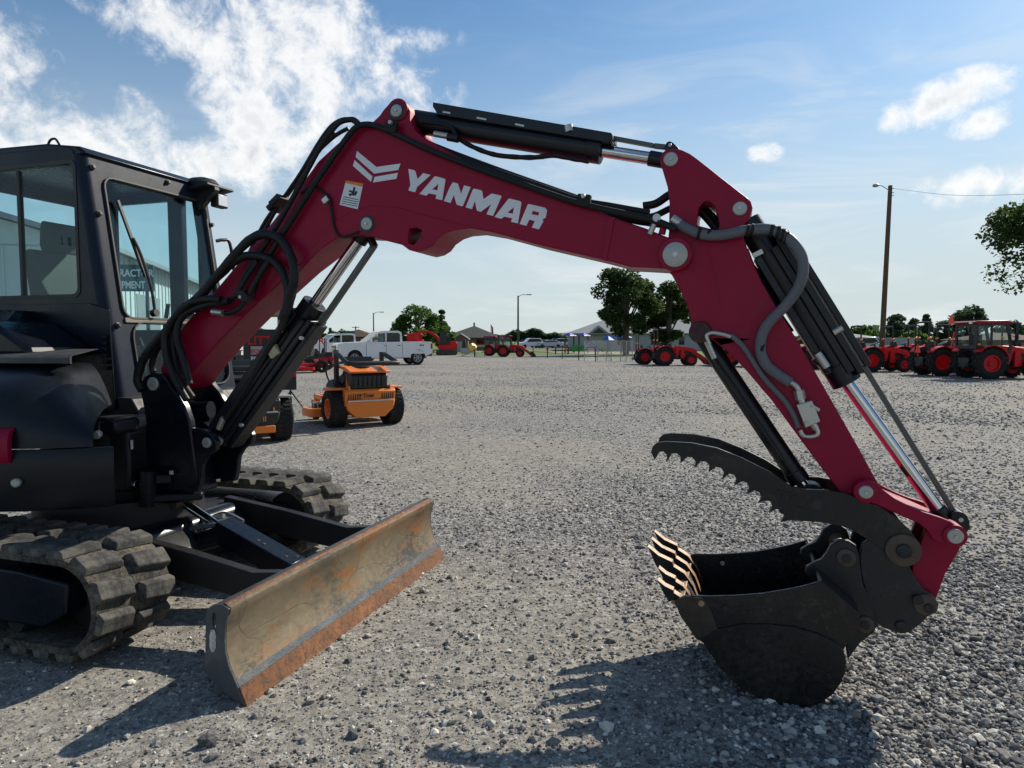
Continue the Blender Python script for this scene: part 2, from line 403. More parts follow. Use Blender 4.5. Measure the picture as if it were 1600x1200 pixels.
# ================================================================ EXCAVATOR
TH = R(-18.0)
EC = Vector((-2.34, 4.10, 0)); ED = Vector((math.cos(TH), math.sin(TH), 0)); EL = Vector((-math.sin(TH), math.cos(TH), 0))
exc = empty('mini_excavator', EC, TH)
tag(exc, 'crimson and black tracked mini excavator with its long boom reaching over to a toothed bucket', 'excavator')
def uz(px, py, l):
    d = ray(px, py); t = (l - (CAMP - EC).dot(EL)) / d.dot(EL); p = CAMP + d * t
    return ((p - EC).dot(ED), p.z)
def U(pts, l): return [uz(x, y, l) for x, y in pts]
def P3(px, py, l): u, z = uz(px, py, l); return Vector((u, l, z))

def epin(name, px, py, lp, l0, l1, r, parent, mat=None, grease=False, gl=0):
    """pin along y through the point seen at pixel (px,py) on plane lp; a child part"""
    u, z = uz(px, py, lp)
    b = MB().lathe((u, l0, z), (0, 1, 0), [(0, r * .86), (.003, r), (l1 - l0 - .003, r), (l1 - l0, r * .86)], 28)
    o = b.build(name, mat or m_pin, parent, ang=30)
    if mat is None and l0 < -.1 and r > .027 and grease: MB().lathe((u, gl, z), (0, 1, 0), [(0, r * 1.38), (.0012, r * 1.42), (.004, r * 1.42)], 28).build('grease_ring', m_grease, o)
    h = MB().cyl((u, l0 - .006, z), (u, l0 + .002, z), r * .22, n=6)
    h.build('grease_nipple', m_zinc, o)
    return o

# ---- boom ----
BL = -.115
boom_outline = U([(262, 600), (250, 580), (262, 548), (290, 505), (332, 459), (392, 387), (425, 347), (462, 300), (497, 252), (525, 226), (552, 205), (580, 192),
    (592, 181), (600, 170), (609, 160), (622, 156), (634, 161), (640, 173), (640, 187), (648, 204), (660, 214), (700, 236), (740, 260), (790, 278), (840, 295),
    (900, 315), (960, 340), (1010, 357), (1042, 370), (1058, 375), (1070, 383), (1077, 395), (1077, 407), (1070, 417), (1058, 422), (1042, 420), (985, 417), (935, 404),
    (840, 382), (770, 363), (735, 357), (712, 359), (697, 364), (684, 373), (676, 384), (665, 391), (652, 394), (640, 391), (628, 382), (612, 378), (590, 372), (570, 367), (548, 366),
    (530, 370), (505, 386), (461, 420), (386, 489), (340, 536), (305, 577), (290, 600), (276, 610)], BL)
hole = U([(640, 357), (652, 356), (660, 360), (656, 375), (646, 383), (638, 380), (638, 366)], BL)
boom = empty('boom', (0, 0, 0), 0, exc)
mb = MB().prism([boom_outline, hole], BL, -BL)
boom_o = mb.build('boom', m_red, exc, .006, seg=2, ang=30)
bpy.data.objects.remove(boom)
boom_o.name = 'boom'; boom = boom_o
# raised side reinforcement around the cylinder pin
rein = U([(455, 440), (480, 400), (515, 352), (545, 333), (580, 322), (620, 324), (700, 346), (760, 360), (735, 357), (700, 362), (684, 373), (676, 384), (665, 391),
    (652, 394), (640, 391), (628, 382), (612, 378), (590, 372), (570, 367), (548, 366), (530, 370), (505, 386)], BL)
MB().prism([rein, hole], BL - .005, BL + .002).build('reinforcement_plate', m_red, boom, .002)
cj = U([(951, 338), (960, 341), (948, 408), (940, 406)], BL)
MB().prism(cj, BL - .006, BL + .002).build('weld_seam', m_red, boom, .002)
boss = MB()
u, z = uz(1055, 398, BL); 
boss.lathe((u, -.140, z), (0, 1, 0), [(0, .068), (.004, .072), (.276, .072), (.28, .068)], 36)
boss.build('boom_tip_boss', m_red, boom)
u, z = uz(622, 172, BL)
MB().lathe((u, -.125, z), (0, 1, 0), [(0, .050), (.003, .053), (.022, .053)], 30).build('lug_collar', m_red, boom)
epin('pivot_pin', 1055, 398, -.14, -.150, .150, .052, boom)
epin('pivot_pin', 619, 173, -.13, -.134, .134, .030, boom, None, True, -.1262)
epin('pivot_pin', 574, 350, -.12, -.134, .134, .031, boom, None, True, -.1225)
# lift eye hook shapes under the boom (inner link)
hk = U([(655, 380), (672, 374), (684, 364), (690, 372), (684, 388), (674, 398), (664, 396)], 0.05)
MB().prism(rnd(hk), .045, .085).build('lifting_eye', m_red, boom, .003)
MB().bar(P3(664, 386, -.02), P3(680, 372, -.02), .16, .035).build('link_stop', m_zinc, boom, .004)
# YANMAR lettering and emblem (flat print traced at its place on the boom side)
def Z(pts): return U([(540 + x / 4.706, 220 + y / 4.706) for x, y in pts], BL)
deco = [
 [[(85, 75), (228, 193), (405, 168), (389, 215), (211, 242), (75, 120)]], [[(68, 142), (198, 262), (188, 302), (55, 185)]], [[(215, 266), (386, 236), (375, 280), (203, 307)]],
 [[(463, 207), (508, 218), (516, 228), (530, 283), (572, 238), (627, 252), (527, 340), (514, 376), (508, 378), (463, 366), (478, 325)]],
 [[(654, 264), (662, 261), (728, 279), (735, 288), (712, 437), (663, 426), (669, 398), (612, 386), (595, 404), (545, 391)], [(637, 357), (676, 366), (684, 318)]],
 [[(790, 305), (828, 316), (850, 390), (872, 328), (921, 341), (864, 478), (856, 482), (818, 470), (797, 398), (772, 458), (724, 443), (768, 340)]],
 [[(947, 352), (1000, 365), (1005, 370), (1015, 430), (1075, 388), (1142, 403), (1147, 412), (1085, 553), (1037, 540), (1072, 465), (995, 523), (966, 513), (952, 443), (930, 503), (884, 490), (936, 360)]],
 [[(1205, 425), (1286, 445), (1294, 456), (1268, 607), (1218, 597), (1224, 570), (1168, 558), (1145, 574), (1096, 560), (1196, 430)], [(1190, 528), (1231, 537), (1240, 488)]],
 [[(1348, 465), (1465, 492), (1483, 510), (1472, 565), (1448, 580), (1455, 592), (1426, 646), (1418, 650), (1370, 638), (1392, 590), (1352, 580), (1330, 625), (1280, 612), (1340, 470)], [(1378, 515), (1425, 527), (1418, 550), (1368, 540)]]]
for i, lp in enumerate(deco):
    MB().prism([Z(q) for q in lp], BL - .0022, BL - .0008).build('emblem_stroke' if i < 3 else 'letter', m_decal, boom, 0, smooth=False)
# warning decal
def quadz(x, y): return (541 + x, 282 + y)
wd = MB().prism(U([(541, 282), (568, 287), (559, 327), (531, 320)], BL), BL - .0022, BL - .0008).build('warning_decal', m_decal, boom, 0, smooth=False)
MB().prism(U([(541, 282), (568, 287), (567, 292), (540, 286)], BL), BL - .0034, BL - .0024).build('decal_header', mat_plain('decal_orange', (.75, .2, .02), .5), wd, 0, smooth=False)
b = MB()
for q in ([(553, 292), (556, 293), (553, 306), (550, 305)], [(547, 297), (552, 299), (551, 302), (545, 299)], [(545, 303), (551, 302), (550, 305), (547, 307)], [(556, 298), (559, 300), (556, 306), (553, 305)]):
    b.prism(U(q, BL), BL - .0034, BL - .0024)
for k in range(4):
    b.prism(U([(537 - k, 307 + k * 3.3), (561 - k * .8, 312 + k * 3.3), (561 - k * .8, 313 + k * 3.3), (537 - k, 308 + k * 3.3)], BL), BL - .0034, BL - .0024)
b.build('decal_print', m_black, wd, 0, smooth=False)

# ---- hoses and pipes on the boom ----
def pipe(name, pts, l, r, mat, parent=boom, n=10, rv=None, lv=None):
    P = [P3(x, y, (l if lv is None else lv[i])) for i, (x, y) in enumerate(pts)]
    return MB().tube(P, r, n, 5, rv).build(name, mat, parent, ang=60)
pipe('hydraulic_pipe', [(372, 452), (385, 425), (408, 392), (440, 340), (470, 286), (500, 230), (520, 202), (533, 190), (552, 187), (562, 195)], -.150, .0135, m_hose)
pipe('hydraulic_pipe', [(395, 458), (405, 428), (425, 392), (455, 345), (490, 290), (530, 232), (552, 203), (566, 195), (585, 196), (615, 208), (680, 238), (760, 268), (850, 300), (905, 318), (985, 336), (1022, 344), (1055, 358)], -.146, .0145, m_hose, n=10)
pipe('hydraulic_pipe', [(600, 200), (660, 226), (760, 262), (850, 293), (905, 312), (960, 322), (1015, 332)], -.095, .0125, m_hose)
pipe('hydraulic_pipe', [(610, 196), (680, 228), (770, 262), (860, 294), (940, 322), (1000, 340), (1030, 342)], -.06, .0125, m_hose)
pipe('hydraulic_hose', [(405, 380), (430, 330), (470, 270), (500, 220), (520, 195), (540, 186), (556, 192), (566, 202)], -.02, .0105, m_hose)
pipe('hydraulic_hose', [(385, 405), (415, 345), (450, 300), (485, 250), (520, 215), (545, 200)], .02, .0105, m_hose)
pipe('hydraulic_hose', [(395, 375), (425, 338), (452, 302), (480, 262), (508, 224), (522, 206)], .05, .009, m_hose)
# bundled thick hoses at the foot of the boom
pipe('hose_bundle', [(222, 610), (215, 590), (228, 555), (262, 515), (300, 478), (340, 430), (382, 382), (410, 366), (438, 374), (455, 402), (460, 432), (452, 462), (446, 490)], -.185, .0235, m_hose, n=10, rv=.035)
pipe('hose_bundle', [(300, 622), (280, 590), (272, 555), (270, 520), (278, 490), (305, 468), (345, 428), (375, 403), (405, 400), (432, 412), (447, 440), (450, 470), (440, 500)], -.17, .022, m_hose, n=10, rv=.035)
pipe('hose_bundle', [(296, 600), (286, 560), (276, 525), (285, 495), (318, 478), (358, 470)], -.20, .019, m_hose, n=10, rv=.03)
pipe('hose_bundle', [(292, 625), (270, 585), (258, 545), (262, 512), (290, 478), (320, 468), (345, 468)], -.215, .019, m_hose, n=10, rv=.03)
pipe('hose_bundle', [(250, 600), (238, 575), (246, 545), (275, 505), (310, 470)], -.13, .018, m_hose, n=10, rv=.03)
for q in ((319, 470, 335, 472), (332, 487, 348, 489)):
    MB().cyl(P3(q[0], q[1], -.19), P3(q[2], q[3], -.19), .0165, n=12).build('hose_fitting', m_zinc, boom)
pipe('hydraulic_pipe', [(333, 473), (352, 472), (368, 462), (385, 434), (402, 408)], -.175, .013, m_hose)
pipe('hydraulic_pipe', [(346, 489), (362, 488), (380, 476), (400, 440), (424, 402)], -.175, .013, m_hose)
MB().prism(rnd(U([(366, 458), (378, 450), (392, 466), (380, 474)], -.19)), -.198, -.155).build('pipe_clamp', m_hose, boom, .003)
epin('clamp_bolt', 375, 464, -.2, -.203, -.19, .009, boom, m_zinc)
for (x, y, l) in ((438, 316, .0), (434, 323, .03)):
    MB().bar(P3(x - 8, y + 6, l - .03), P3(x + 6, y - 8, l - .03), .10, .03).build('pipe_clamp', m_hose, boom, .004)
for (x, y, r) in ((611, 194, .018), (912, 309, .015)):
    MB().bar(P3(x - 1, y + 14, -.15), P3(x + 2, y - 5, -.15), .06, .028).build('pipe_clamp', m_hose, boom, .004)
    epin('clamp_bolt', x, y - 2, -.17, -.186, -.165, .010, boom, m_zinc)
# thin grease hose with fitting
pipe('grease_hose', [(470, 302), (490, 290), (504, 300), (514, 309), (518, 330), (522, 355), (530, 368), (542, 370), (560, 362)], -.128, .0065, m_hose)
MB().bar(P3(505, 316, -.135), P3(513, 309, -.135), .02, .03).build('hose_fitting', m_zinc, boom, .003)

# ---- boom cylinder ----
bc = empty('boom_cylinder', (0, 0, 0), 0, exc); bc['label'] = 'black lift cylinder with chrome rod under the boom'
def cyl_between(name, a, b, r, mat, parent, n=28, ends=None):
    return MB().cyl(a, b, r, n=n).build(name, mat, parent, .003, ang=50)
A, B = P3(574, 352, -.12), P3(322, 692, -.17); A.y = B.y = 0
A = Vector((uz(578, 352, 0)[0], 0, uz(578, 352, 0)[1])); B = Vector((uz(345, 684, 0)[0], 0, uz(345, 684, 0)[1]))
def lerp(a, b, t): return a + (b - a) * t
cyl_between('piston_rod', lerp(A, B, 0.02), lerp(A, B, .42), .030, m_chrome, bc)
cyl_between('rod_eye', lerp(A, B, -.02), lerp(A, B, .07), .042, m_guard, bc)
cyl_between('cylinder_barrel', lerp(A, B, .36), lerp(A, B, .99), .060, m_guard, bc)
cyl_between('barrel_collar', lerp(A, B, .345), lerp(A, B, .40), .067, m_guard, bc)
dAB = (B - A).normalized(); nAB = Vector((dAB.z, 0, -dAB.x))
if nAB.x < 0: nAB = -nAB
def gbox(t0, t1, off, w, h, name, mat, par, bev=.006):
    a = lerp(A, B, t0) + nAB * off; b = lerp(A, B, t1) + nAB * off
    mbx = MB().bar(a, b, w, h); return mbx.build(name, mat, par, bev)
# square steel guard: two ridged covers on the outer side
gbox(.385, .985, .068, .150, .030, 'rod_guard', m_guard, bc)
gbox(.39, .98, .098, .110, .030, 'rod_guard', m_guard, bc)
gbox(.40, .97, .040, .172, .030, 'rod_guard', m_guard, bc)
gbox(.40, .97, -.040, .150, .050, 'rod_guard', m_guard, bc)
MB().bar(lerp(A, B, .04) + nAB * .085, lerp(A, B, .40) + nAB * .095, .03, .028).build('guide_rod', m_rodgrey, bc, .004)
MB().cyl(lerp(A, B, .03) + nAB * .03, lerp(A, B, .045) + nAB * .09, .02, n=12).build('guide_rod_clevis', m_guard, bc)
for (x0, y0, x1, y1) in ((447, 492, 437, 518), (350, 652, 342, 670)):
    MB().cyl(P3(x0, y0, -.10), P3(x1, y1, -.10), .017, n=12).build('hose_fitting', m_zinc, bc)
MB().bar(P3(424, 542, -.09), P3(432, 556, -.09), .03, .06).build('marker_tag', mat_plain('faded_yellow_tag', (.42, .38, .22), .6), bc, .003)
for (x, y) in ((471, 528), (377, 664)): epin('guard_bolt', x, y, -.09, -.098, -.08, .011, bc, m_zinc)
pipe('cylinder_hose', [(462, 440), (455, 470), (447, 495), (440, 515)], -.12, .017, m_hose, bc, rv=.04)
pipe('cylinder_hose', [(452, 440), (446, 480), (436, 520), (420, 545), (400, 580), (375, 620), (352, 655)], -.105, .014, m_hose, bc)

# ---- arm cylinder (on top of the boom) ----
ac = empty('arm_cylinder', (0, 0, 0), 0, exc); ac['label'] = 'black arm cylinder with chrome rod lying along the top of the boom'
A2 = P3(624, 184, 0); B2 = P3(1046, 258, 0)
q1 = P3(648, 190, 0); q2 = P3(941, 236, 0); q3 = P3(1032, 250, 0)
cyl_between('cylinder_barrel', q1, q2, .056, m_guard, ac); cyl_between('barrel_collar', lerp(q1, q2, .93), lerp(q1, q2, 1.0), .060, m_guard, ac)
cyl_between('barrel_eye', P3(638, 187, 0), P3(672, 193, 0), .045, m_guard, ac)
cyl_between('piston_rod', q2, q3, .028, m_chrome, ac); cyl_between('rod_eye', P3(1014, 247, 0), P3(1042, 252, 0), .034, m_guard, ac)
g = MB().prism(U([(678, 161), (957, 209), (958, 220), (950, 224), (700, 183), (686, 181), (678, 168)], -.05), -.065, .065); g.build('cylinder_guard', m_guard, ac, .003)
for (x0, y0, x1, y1) in ((692, 175, 704, 177), (745, 184, 760, 187), (805, 194, 819, 197)):
    MB().bar(P3(x0, y0, -.067), P3(x1, y1, -.067), .006, .008).build('guard_slot', m_zinc, ac)
MB().bar(P3(957, 216, 0), P3(1022, 228, 0), .03, .018).build('guide_rod', m_rodgrey, ac, .003)
MB().bar(P3(1022, 228, 0), P3(1040, 230, 0), .02, .022).build('guide_rod', m_rodgrey, ac, .003)
MB().prism(rnd(U([(1037, 236), (1040, 222), (1048, 219), (1062, 232), (1063, 240)], -.04)), -.035, .035).build('rod_clevis', m_guard, ac, .003)
epin('clevis_bolt', 1047, 227, -.04, -.045, -.03, .008, ac, m_zinc)
MB().cyl(P3(888, 196, -.06), P3(890, 206, -.06), .02, n=12).build('guard_bolt', m_zinc, ac)
pipe('cylinder_hose', [(713, 215), (740, 230), (770, 241), (800, 245), (835, 246), (865, 243), (895, 248), (920, 252)], -.05, .0115, m_hose, ac, rv=.05)
pipe('hydraulic_pipe', [(660, 190), (690, 194), (706, 200), (713, 215), (712, 222)], -.075, .010, m_hose, ac)
MB().cyl(P3(679, 209, -.08), P3(701, 213, -.08), .015, n=12).build('hose_fitting', m_zinc, ac); MB().cyl(P3(700, 214, -.08), P3(716, 217, -.08), .019, n=12).build('hose_elbow', m_guard, ac)

# ---- arm ----
AL = -.098
arm_out = U([(1031, 252), (1033, 240), (1040, 234), (1050, 232), (1065, 234), (1078, 240), (1092, 250), (1130, 280), (1165, 307), (1173, 314), (1176, 325), (1172, 338), (1160, 354),
    (1162, 372), (1175, 408), (1190, 440), (1212, 478), (1245, 530), (1300, 627), (1340, 697), (1373, 757), (1376, 768), (1370, 780), (1358, 788), (1342, 786), (1313, 770), (1300, 753), (1253, 690), (1207, 627), (1167, 580),
    (1140, 552), (1112, 530), (1098, 534), (1085, 530), (1078, 517), (1080, 500), (1075, 480), (1062, 452), (1047, 425), (1042, 400), (1044, 372), (1045, 362), (1046, 317), (1043, 292), (1037, 272)], AL)
hole = U([(1089, 352), (1090, 335), (1093, 323), (1099, 316), (1108, 315), (1116, 321), (1121, 335), (1124, 350), (1122, 360)], AL)
arm = MB().prism([arm_out, hole], AL, -AL).build('arm', m_red, exc, .005, ang=30)
for (x, y, r) in ((1048, 249, .030), (1156, 326, .029)):
    epin('pivot_pin', x, y, -.1, -.108, .108, r, arm)
u, z = uz(1094, 519, AL); MB().lathe((u, -.115, z), (0, 1, 0), [(0, .044), (.004, .047), (.226, .047), (.23, .044)], 24).build('thumb_cylinder_boss', mat_worn('greasy_red_boss', (.05, .01, .015), (.03, .01, .01), (.04, .02, .02)), arm)
u, z = uz(1353, 769, -.12); MB().lathe((u, -.118, z), (0, 1, 0), [(0, .046), (.004, .05), (.232, .05), (.236, .046)], 28).build('arm_tip_boss', m_red, arm)
epin('pivot_pin', 1354, 768, -.15, -.160, .160, .026, arm)
MB().prism(U([(1103, 382), (1106, 381), (1128, 476), (1126, 477)], AL), AL - .003, AL + .001).build('weld_seam', m_red, arm)
# lever fittings near the boom tip
MB().cyl(P3(1026, 342, -.13), P3(1015, 366, -.13), .013, n=12).build('stop_valve_lever', m_zinc, boom); MB().cyl(P3(1026, 340, -.16), P3(1026, 344, -.10), .017, n=14).build('stop_valve_body', m_zinc, boom)
MB().cyl(P3(1038, 350, -.12), P3(1034, 366, -.12), .015, n=12).build('stop_valve_lever', m_red, boom)
# big grey sleeved hose looping to the valve block
hp = [(1058, 348), (1075, 358), (1100, 367), (1130, 367), (1165, 360), (1200, 358), (1222, 366), (1240, 380), (1253, 402), (1254, 430), (1244, 455), (1225, 480), (1205, 500), (1192, 520), (1188, 545), (1196, 568), (1215, 585), (1235, 598)]
hl = [-.12, -.13, -.14, -.15, -.165, -.18, -.19, -.20, -.20, -.19, -.17, -.15, -.14, -.13, -.125, -.122, -.12, -.12]
pipe('sleeved_hose', hp, 0, .0215, m_hosewrap, arm, n=14, lv=hl)
for q, r in (((1092, 365, -.137), .024), ((1107, 367, -.14), .024), ((1168, 360, -.166), .025), ((1175, 359, -.168), .025), ((1205, 360, -.18), .026), ((1215, 363, -.19), .027), ((1222, 367, -.19), .027), ((1228, 371, -.19), .026), ((1190, 544, -.125), .024)):
    p = P3(*q); p2 = p + Vector((.008, 0, -.002)); MB().cyl(p - (p2 - p) * .6, p2, r, n=14).build('cable_tie', m_hose, arm)
MB().cyl(P3(1050, 342, -.12), P3(1062, 350, -.12), .024, n=10).build('hose_fitting', m_zinc, arm)
MB().tube([P3(1234, 597, -.12), P3(1244, 603, -.12), P3(1249, 613, -.12)], .012, 10, 4).build('hose_elbow', m_zinc, arm)
MB().cyl(P3(1248, 610, -.12), P3(1251, 624, -.12), .021, n=6).build('hex_coupling', m_zinc, arm)
vb = MB().prism(U([(1244, 632), (1268, 625), (1281, 658), (1258, 668)], -.12), -.14, -.098).build('valve_block', m_zinc, arm, .003)
MB().cyl(P3(1251, 622, -.12), P3(1254, 632, -.12), .015, n=8).build('port_fitting', m_zinc, vb)
MB().cyl(P3(1270, 662, -.12), P3(1275, 670, -.12), .015, n=8).build('port_fitting', m_zinc, vb)
MB().tube([P3(1275, 668, -.12), P3(1278, 678, -.12), P3(1268, 682, -.12), P3(1256, 681, -.12), P3(1250, 672, -.12)], .0095, 10, 4).build('port_elbow', m_zinc, vb)
MB().cyl(P3(1266, 633, -.135), P3(1279, 641, -.12), .009, n=8).build('relief_screw', m_zinc, vb); epin('block_bolt', 1260, 661, -.14, -.147, -.138, .008, vb, m_zinc)
pipe('sleeved_hose', [(1142, 524), (1160, 540), (1178, 566), (1195, 592), (1225, 625), (1240, 648), (1248, 668)], -.112, .0115, m_hosewrap, arm, n=10)
MB().tube([P3(1109, 538, -.12), P3(1104, 525, -.12), P3(1112, 520, -.12), P3(1128, 522, -.12), P3(1142, 526, -.12)], .009, 10, 4).build('steel_tube', m_zinc, arm)
# black hoses behind the arm top
pipe('hydraulic_hose', [(1005, 322), (1025, 318), (1045, 305), (1060, 300), (1090, 325), (1125, 365), (1165, 420), (1200, 470), (1235, 520)], .0, .018, m_hose, arm)
pipe('hydraulic_hose', [(985, 338), (1020, 338), (1060, 322), (1105, 330), (1140, 375), (1185, 430), (1215, 480)], .05, .015, m_hose, arm)
pipe('hydraulic_hose', [(900, 320), (950, 338), (1000, 346), (1040, 352)], -.03, .016, m_hose, boom, rv=.05)
pipe('hydraulic_hose', [(1165, 390), (1185, 440), (1210, 485), (1240, 540), (1275, 600)], -.02, .012, m_hose, arm, rv=.05)

# ---- bucket cylinder ----
kc = empty('bucket_cylinder', (0, 0, 0), 0, exc); kc['label'] = 'black bucket cylinder with chrome rod outside the arm'
K0, K1, K2 = P3(1168, 345, 0), P3(1322, 596, 0), P3(1476, 812, 0)
cyl_between('cylinder_barrel', K0, K1, .055, m_guard, kc); cyl_between('barrel_collar', lerp(K0, K1, .9), lerp(K0, K1, 1.01), .060, m_guard, kc)
cyl_between('piston_rod', K1, lerp(K1, K2, .965), .027, m_chrome, kc)
cyl_between('rod_eye', lerp(K1, K2, .92), lerp(K1, K2, 1.0), .034, m_guard, kc)
dK = (K1 - K0).normalized(); nK = Vector((-dK.z, 0, dK.x)); nK = nK if nK.x > 0 else -nK
MB().bar(lerp(K0, K1, .13) + nK * .062, lerp(K0, K1, .99) + nK * .062, .13, .028).build('cylinder_guard', m_guard, kc, .004)
MB().bar(lerp(K0, K1, .16) + nK * .100, lerp(K0, K1, .97) + nK * .100, .10, .028).build('cylinder_guard', m_guard, kc, .004)
MB().bar(lerp(K0, K1, .20) - nK * .045, lerp(K0, K1, .92) - nK * .045, .10, .032).build('cylinder_guard', m_guard, kc, .004)
MB().bar(lerp(K0, K1, .20) + nK * .03 + Vector((0, -.058, 0)), lerp(K0, K1, .96) + nK * .03 + Vector((0, -.058, 0)), .016, .03).build('guard_rib', m_guard, kc, .003)
gr0 = lerp(K0, K1, .97) + nK * .088; gr1 = P3(1490, 800, 0)
MB().bar(gr0, gr1, .026, .020).build('guide_rod', m_rodgrey, kc, .003)
MB().cyl(P3(1302, 520, -.07), P3(1316, 512, -.07), .014, n=10).build('guard_bolt', m_zinc, kc)
MB().bar(P3(1176, 400, -.075), P3(1192, 392, -.075), .006, .022).build('guard_tag', m_zinc, kc, .002)
MB().cyl(P3(1277, 552, -.085), P3(1292, 574, -.085), .017, n=12).build('hose_fitting', m_zinc, kc); MB().cyl(P3(1272, 560, -.075), P3(1296, 580, -.075), .012, n=12).build('hose_elbow', m_guard, kc)
MB().prism(rnd(U([(1480, 812), (1482, 798), (1498, 795), (1510, 806), (1511, 824), (1500, 828)], 0)), -.04, .04).build('rod_clevis', m_guard, kc, .003)
epin('clevis_bolt', 1501, 812, -.04, -.046, -.03, .010, kc, m_zinc)

# ---- bucket links ----
LL = -.150
lk = U([(1335, 772), (1335, 760), (1343, 752), (1355, 750), (1368, 755), (1380, 766), (1400, 781), (1425, 793), (1445, 801), (1470, 809), (1485, 815), (1498, 824), (1506, 836), (1507, 848),
    (1498, 856), (1485, 855), (1470, 850), (1457, 842), (1448, 828), (1434, 817), (1412, 808), (1390, 798), (1368, 788), (1350, 783)], LL)
hl_ = MB().prism(lk, LL, LL + .028).prism(lk, .122, .15).build('bucket_link', m_red, exc, .005, ang=30)
MB().prism(U([(1385, 772), (1470, 808), (1466, 818), (1440, 812), (1398, 790)], 0), -.12, .12).build('link_crossbar', m_red, hl_, .004)
for (x, y, ra, rb) in ((1353, 769, .044, .026), (1493, 838, .042, .028)):
    u, z = uz(x, y, LL - .01); MB().lathe((u, LL - .012, z), (0, 1, 0), [(0, ra - .006), (.004, ra), (.324 - .004, ra), (.324, ra - .006)], 28).build('link_boss', m_red, hl_)
    epin('pivot_pin', x, y, LL - .02, LL - .026, -LL + .026, rb, hl_)
ll = U([(1446, 828), (1500, 846), (1500, 858), (1477, 897), (1463, 936), (1440, 946), (1420, 930), (1426, 884)], -.09)
MB().prism(ll, -.09, -.062).prism(ll, .062, .09).prism(U([(1452, 832), (1470, 840), (1440, 930), (1426, 915)], -.06), -.062, .062).build('tilt_link', m_red, exc, .004)

# ---- thumb ----
TL = -.150
top = [(1017, 706), (1020, 697), (1026, 692), (1040, 690), (1080, 692), (1120, 700), (1160, 716), (1200, 736), (1222, 750), (1236, 760), (1260, 765), (1290, 766), (1320, 771), (1350, 782), (1382, 797), (1405, 812), (1424, 831), (1436, 848), (1438, 862), (1430, 876), (1415, 884), (1400, 880), (1387, 864), (1372, 851), (1355, 842), (1335, 830), (1315, 822), (1282, 816), (1235, 813)]
tips = [(1220, 816), (1201, 801), (1184, 787), (1166, 772), (1147, 759), (1128, 749), (1107, 738), (1085, 732), (1063, 724), (1042, 721), (1023, 719)]
def thumb_poly():
    pts = list(top)
    for i, tp in enumerate(tips):
        pts.append(tp)
        if i < len(tips) - 1:
            nx = tips[i + 1]; mx, my = (tp[0] + nx[0]) / 2, (tp[1] + nx[1]) / 2
            dx, dy = nx[0] - tp[0], nx[1] - tp[1]; L = math.hypot(dx, dy); ux, uy = dx / L, dy / L; vx, vy = (-uy, ux)
            if vy > 0: vx, vy = -vx, -vy
            pts += [(tp[0] + ux * L * .08 + vx * 11, tp[1] + uy * L * .08 + vy * 11), (mx - ux * L * .1 + vx * 15, my - uy * L * .1 + vy * 15), (mx + ux * L * .22 + vx * 13, my + uy * L * .22 + vy * 13), (nx[0] - ux * L * .12 + vx * 5, nx[1] - uy * L * .12 + vy * 5)]
    return U(pts, TL)
thumb = empty('thumb', (0, 0, 0), 0, exc); thumb['label'] = 'dark serrated steel thumb of two curved plates above the bucket'
tp_ = thumb_poly()
MB().prism(tp_, TL, TL + .019).build('thumb_plate', m_bucket, thumb, .002)
tpf = MB().prism(tp_, -TL - .019, -TL).build('thumb_plate', m_bucket, thumb, .002)
tb = U([(1205, 750), (1240, 764), (1300, 772), (1290, 800), (1240, 800), (1215, 790)], 0)
MB().prism(tb, -.131, .131).build('thumb_spreader', m_bucket, thumb, .004)
MB().prism(U([(1140, 715), (1160, 724), (1158, 732), (1138, 722)], 0), -.131, .131).build('thumb_spreader', m_bucket, thumb, .004)
u, z = uz(1411, 859, TL); MB().lathe((u, TL - .014, z), (0, 1, 0), [(0, .060), (.003, .064), (.328 - .003, .064), (.328, .060)], 32).build('thumb_hub', m_rustring, thumb)
MB().lathe((u, TL - .03, z), (0, 1, 0), [(0, .024), (.003, .028), (.36, .028)], 24).build('thumb_pin', m_coupler, thumb)
u, z = uz(1277, 788, TL); MB().cyl((u, TL - .0015, z), (u, TL + .004, z), .022, n=20).build('plate_hole', m_black, thumb)
def text(name, s, size, loc, mat, parent, rot=(R(90), 0, 0), ext=.002, off=0.0, shear=0.0, align='LEFT'):
    c = bpy.data.curves.new(name, 'FONT'); c.body = s; c.size = size; c.extrude = ext; c.offset = off; c.shear = shear; c.align_x = align
    c.resolution_u = 3; tmp = bpy.data.objects.new(name, c); col.objects.link(tmp); me = bpy.data.meshes.new_from_object(tmp); bpy.data.objects.remove(tmp)
    me.materials.clear(); me.materials.append(mat); o = link(name, me, None, None); o.location = loc; o.rotation_euler = rot
    if parent: o.parent = parent
    return o
u, z = uz(1210, 786, TL); text('emblem_letters', 'TC', .085, (u, TL - .001, z), m_bucket, thumb, (R(90), R(12), 0), .003, .002)
# thumb cylinder
tc_ = empty('thumb_cylinder', (0, 0, 0), 0, exc); tc_['label'] = 'plain black thumb cylinder slanting from the arm down to the thumb'
T0, T1 = P3(1100, 528, -.02), P3(1250, 752, -.02)
cyl_between('cylinder_barrel', T0, lerp(T0, T1, .99), .040, m_guard, tc_)
cyl_between('barrel_collar', lerp(T0, T1, .93), lerp(T0, T1, 1.0), .044, m_guard, tc_)
cyl_between('piston_rod', lerp(T0, T1, .99), P3(1262, 768, -.02), .024, m_chrome, tc_)
u, z = uz(1268, 770, -.02); MB().lathe((u, -.06, z), (0, 1, 0), [(0, .045), (.08, .045)], 24).build('rod_eye', m_coupler, tc_)
MB().tube([P3(1109, 540, -.06), P3(1114, 556, -.065), P3(1125, 575, -.07), P3(1150, 610, -.07), P3(1200, 685, -.07), P3(1222, 718, -.06)], .008, 8, 4).build('feed_tube', m_guard, tc_)
